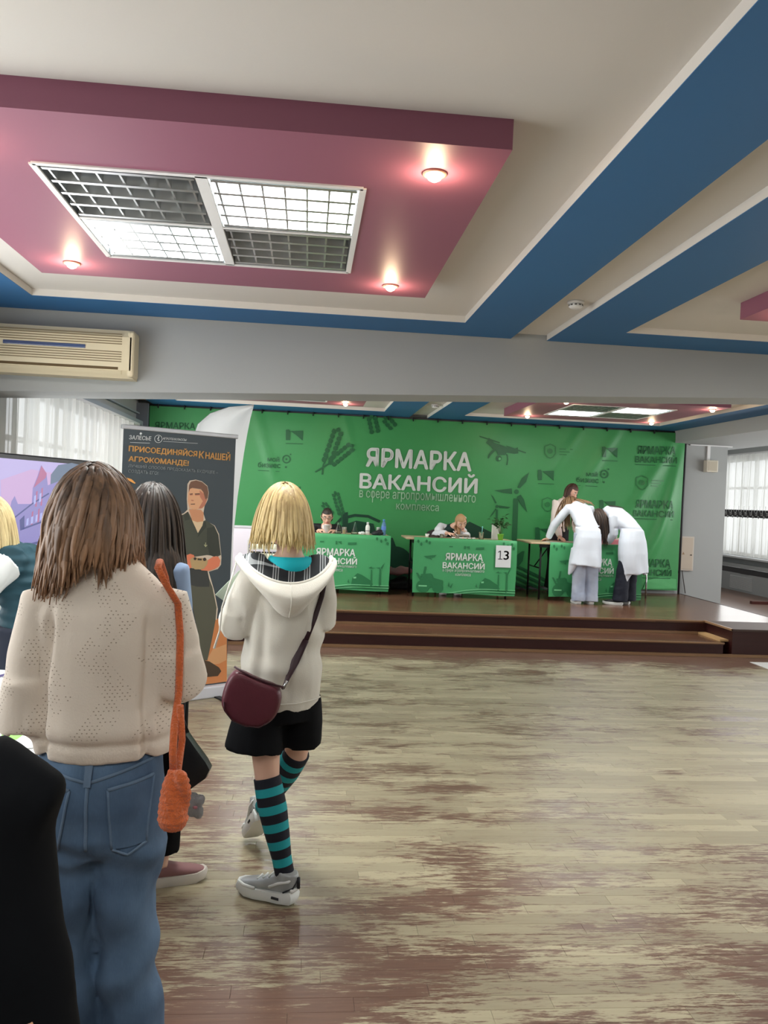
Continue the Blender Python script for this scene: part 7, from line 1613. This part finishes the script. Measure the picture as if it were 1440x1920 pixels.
# --- girl writing at table 13
rH = seated('blond seated person in a dark green vest bending low over table 13', (1.96, 11.30, SZ))
J = pose(1.64, math.pi, pel=(0, .10, .55), waist=(0, .03, .67), chest=(.01, -.07, .80), neck=(.06, -.19, .925), head=(.125, -.29, .985), shL=(.16, -.10, .885), shR=(-.125, -.13, .905), elL=(.225, -.22, .80), wrL=(.17, -.36, .80), elR=(-.215, -.28, .80), wrR=(-.075, -.44, .835),
         hipL=(.085, .08, .53), hipR=(-.085, .08, .53), knL=(.10, -.32, .52), knR=(-.10, -.32, .52), anL=(.10, -.30, .08), anR=(-.10, -.30, .08))
Rm = head_rot(math.pi+0.25, 0.55, 0.30)
body(rH, J, Rm, skin_b, dict(L=((-.5, -.8, -.1), (0, 0, 1), .5), R=((.7, -.5, -.1), (0, 0, 1), .75)), 0.006, feet=False, brow=(120, 90, 60))
garment(rH, 'shirt', [trunk(J, [(.12, .10), (.125, .10), (.116, .09), (.124, .094), (.128, .094), (.105, .076), (.064, .06)], .02), sleeve(J, 'L', .93, (.062, .06, .056, .044)), sleeve(J, 'R', .93, (.062, .06, .056, .044))], M('shirt_print_white', srgb(222, 224, 228), 0.7, var=0.12, vscale=70), 0.009, 4, 0.005)
garment(rH, 'vest', [trunk(J, [(.150, .118), (.150, .118), (.138, .106), (.146, .108), (.150, .106), (.128, .086), (.072, .066)], .04)], M('vest_green', srgb(20, 52, 48), 0.75), 0.009, 4, 0.003)
garment(rH, 'trousers', [([J['pel']+Vector((0, .02, -.04)), J['pel'], J['pel']+Vector((0, 0, .08))], [(.15, .12), (.15, .12), (.125, .10)], (1, 0, 0)), ([J['hipL'], J['knL'], J['knL'].lerp(J['anL'], .5), J['anL']], [.085, .07, .062, .065], (1, 0, 0)), ([J['hipR'], J['knR'], J['knR'].lerp(J['anR'], .5), J['anR']], [.085, .07, .062, .065], (1, 0, 0))], blk, 0.010, 3, 0.004)
for S in 'LR': shoe(rH, 'shoe', (J['an'+S].x, J['an'+S].y+.04, 0), math.pi, sn_white, sn_white, 0.235)
ginger = hair_mat('hair_ginger_blond', srgb(120, 78, 46), srgb(214, 174, 124))
hair(rH, J['head'], Rm, ginger, 0, tr=(0.55, 0.5), cap=1.08, face_y=.30)
for k in range(14):
    r_k = random.Random(k); s0 = J['head']+Rm @ Vector((-.06+.015*r_k.random(), -.05, -.02)); s0 = Vector((.045+.07*r_k.random(), -.24-.05*r_k.random(), .93))
    MB().tube([s0, s0+Vector((0, -.04, -.06)), s0+Vector((.0, -.05, -.115)), s0+Vector((.01, -.05, -.14))], [.012, .013, .010, .004], 7, tint=.15+.3*r_k.random()).build('hair_lock', ginger, rH, True, tint=True)
MB().loft([J['head']+Rm @ Vector((-.07, -.06, .03)), J['head']+Rm @ Vector((-.085, -.07, .0)), J['head']+Rm @ Vector((-.085, -.06, -.06))], [.014, .020, .010], (1, 0, 0), 10).build('hair_bow', MATS['shirt_white'], rH, True)
pn = J['wrR']+Vector((.085, -.05, .01)); tag(MB().cyl((0, 0, 0), (.06, -.03, -.055), 0.0045, 8).build('pen', M('pen_white', srgb(224, 220, 214), 0.4), None, True, Vector((1.96, 11.30, SZ))+pn+Vector((-.02, .01, .02))), 'thin white pen in the hand of the girl bending over table 13', 'pen')
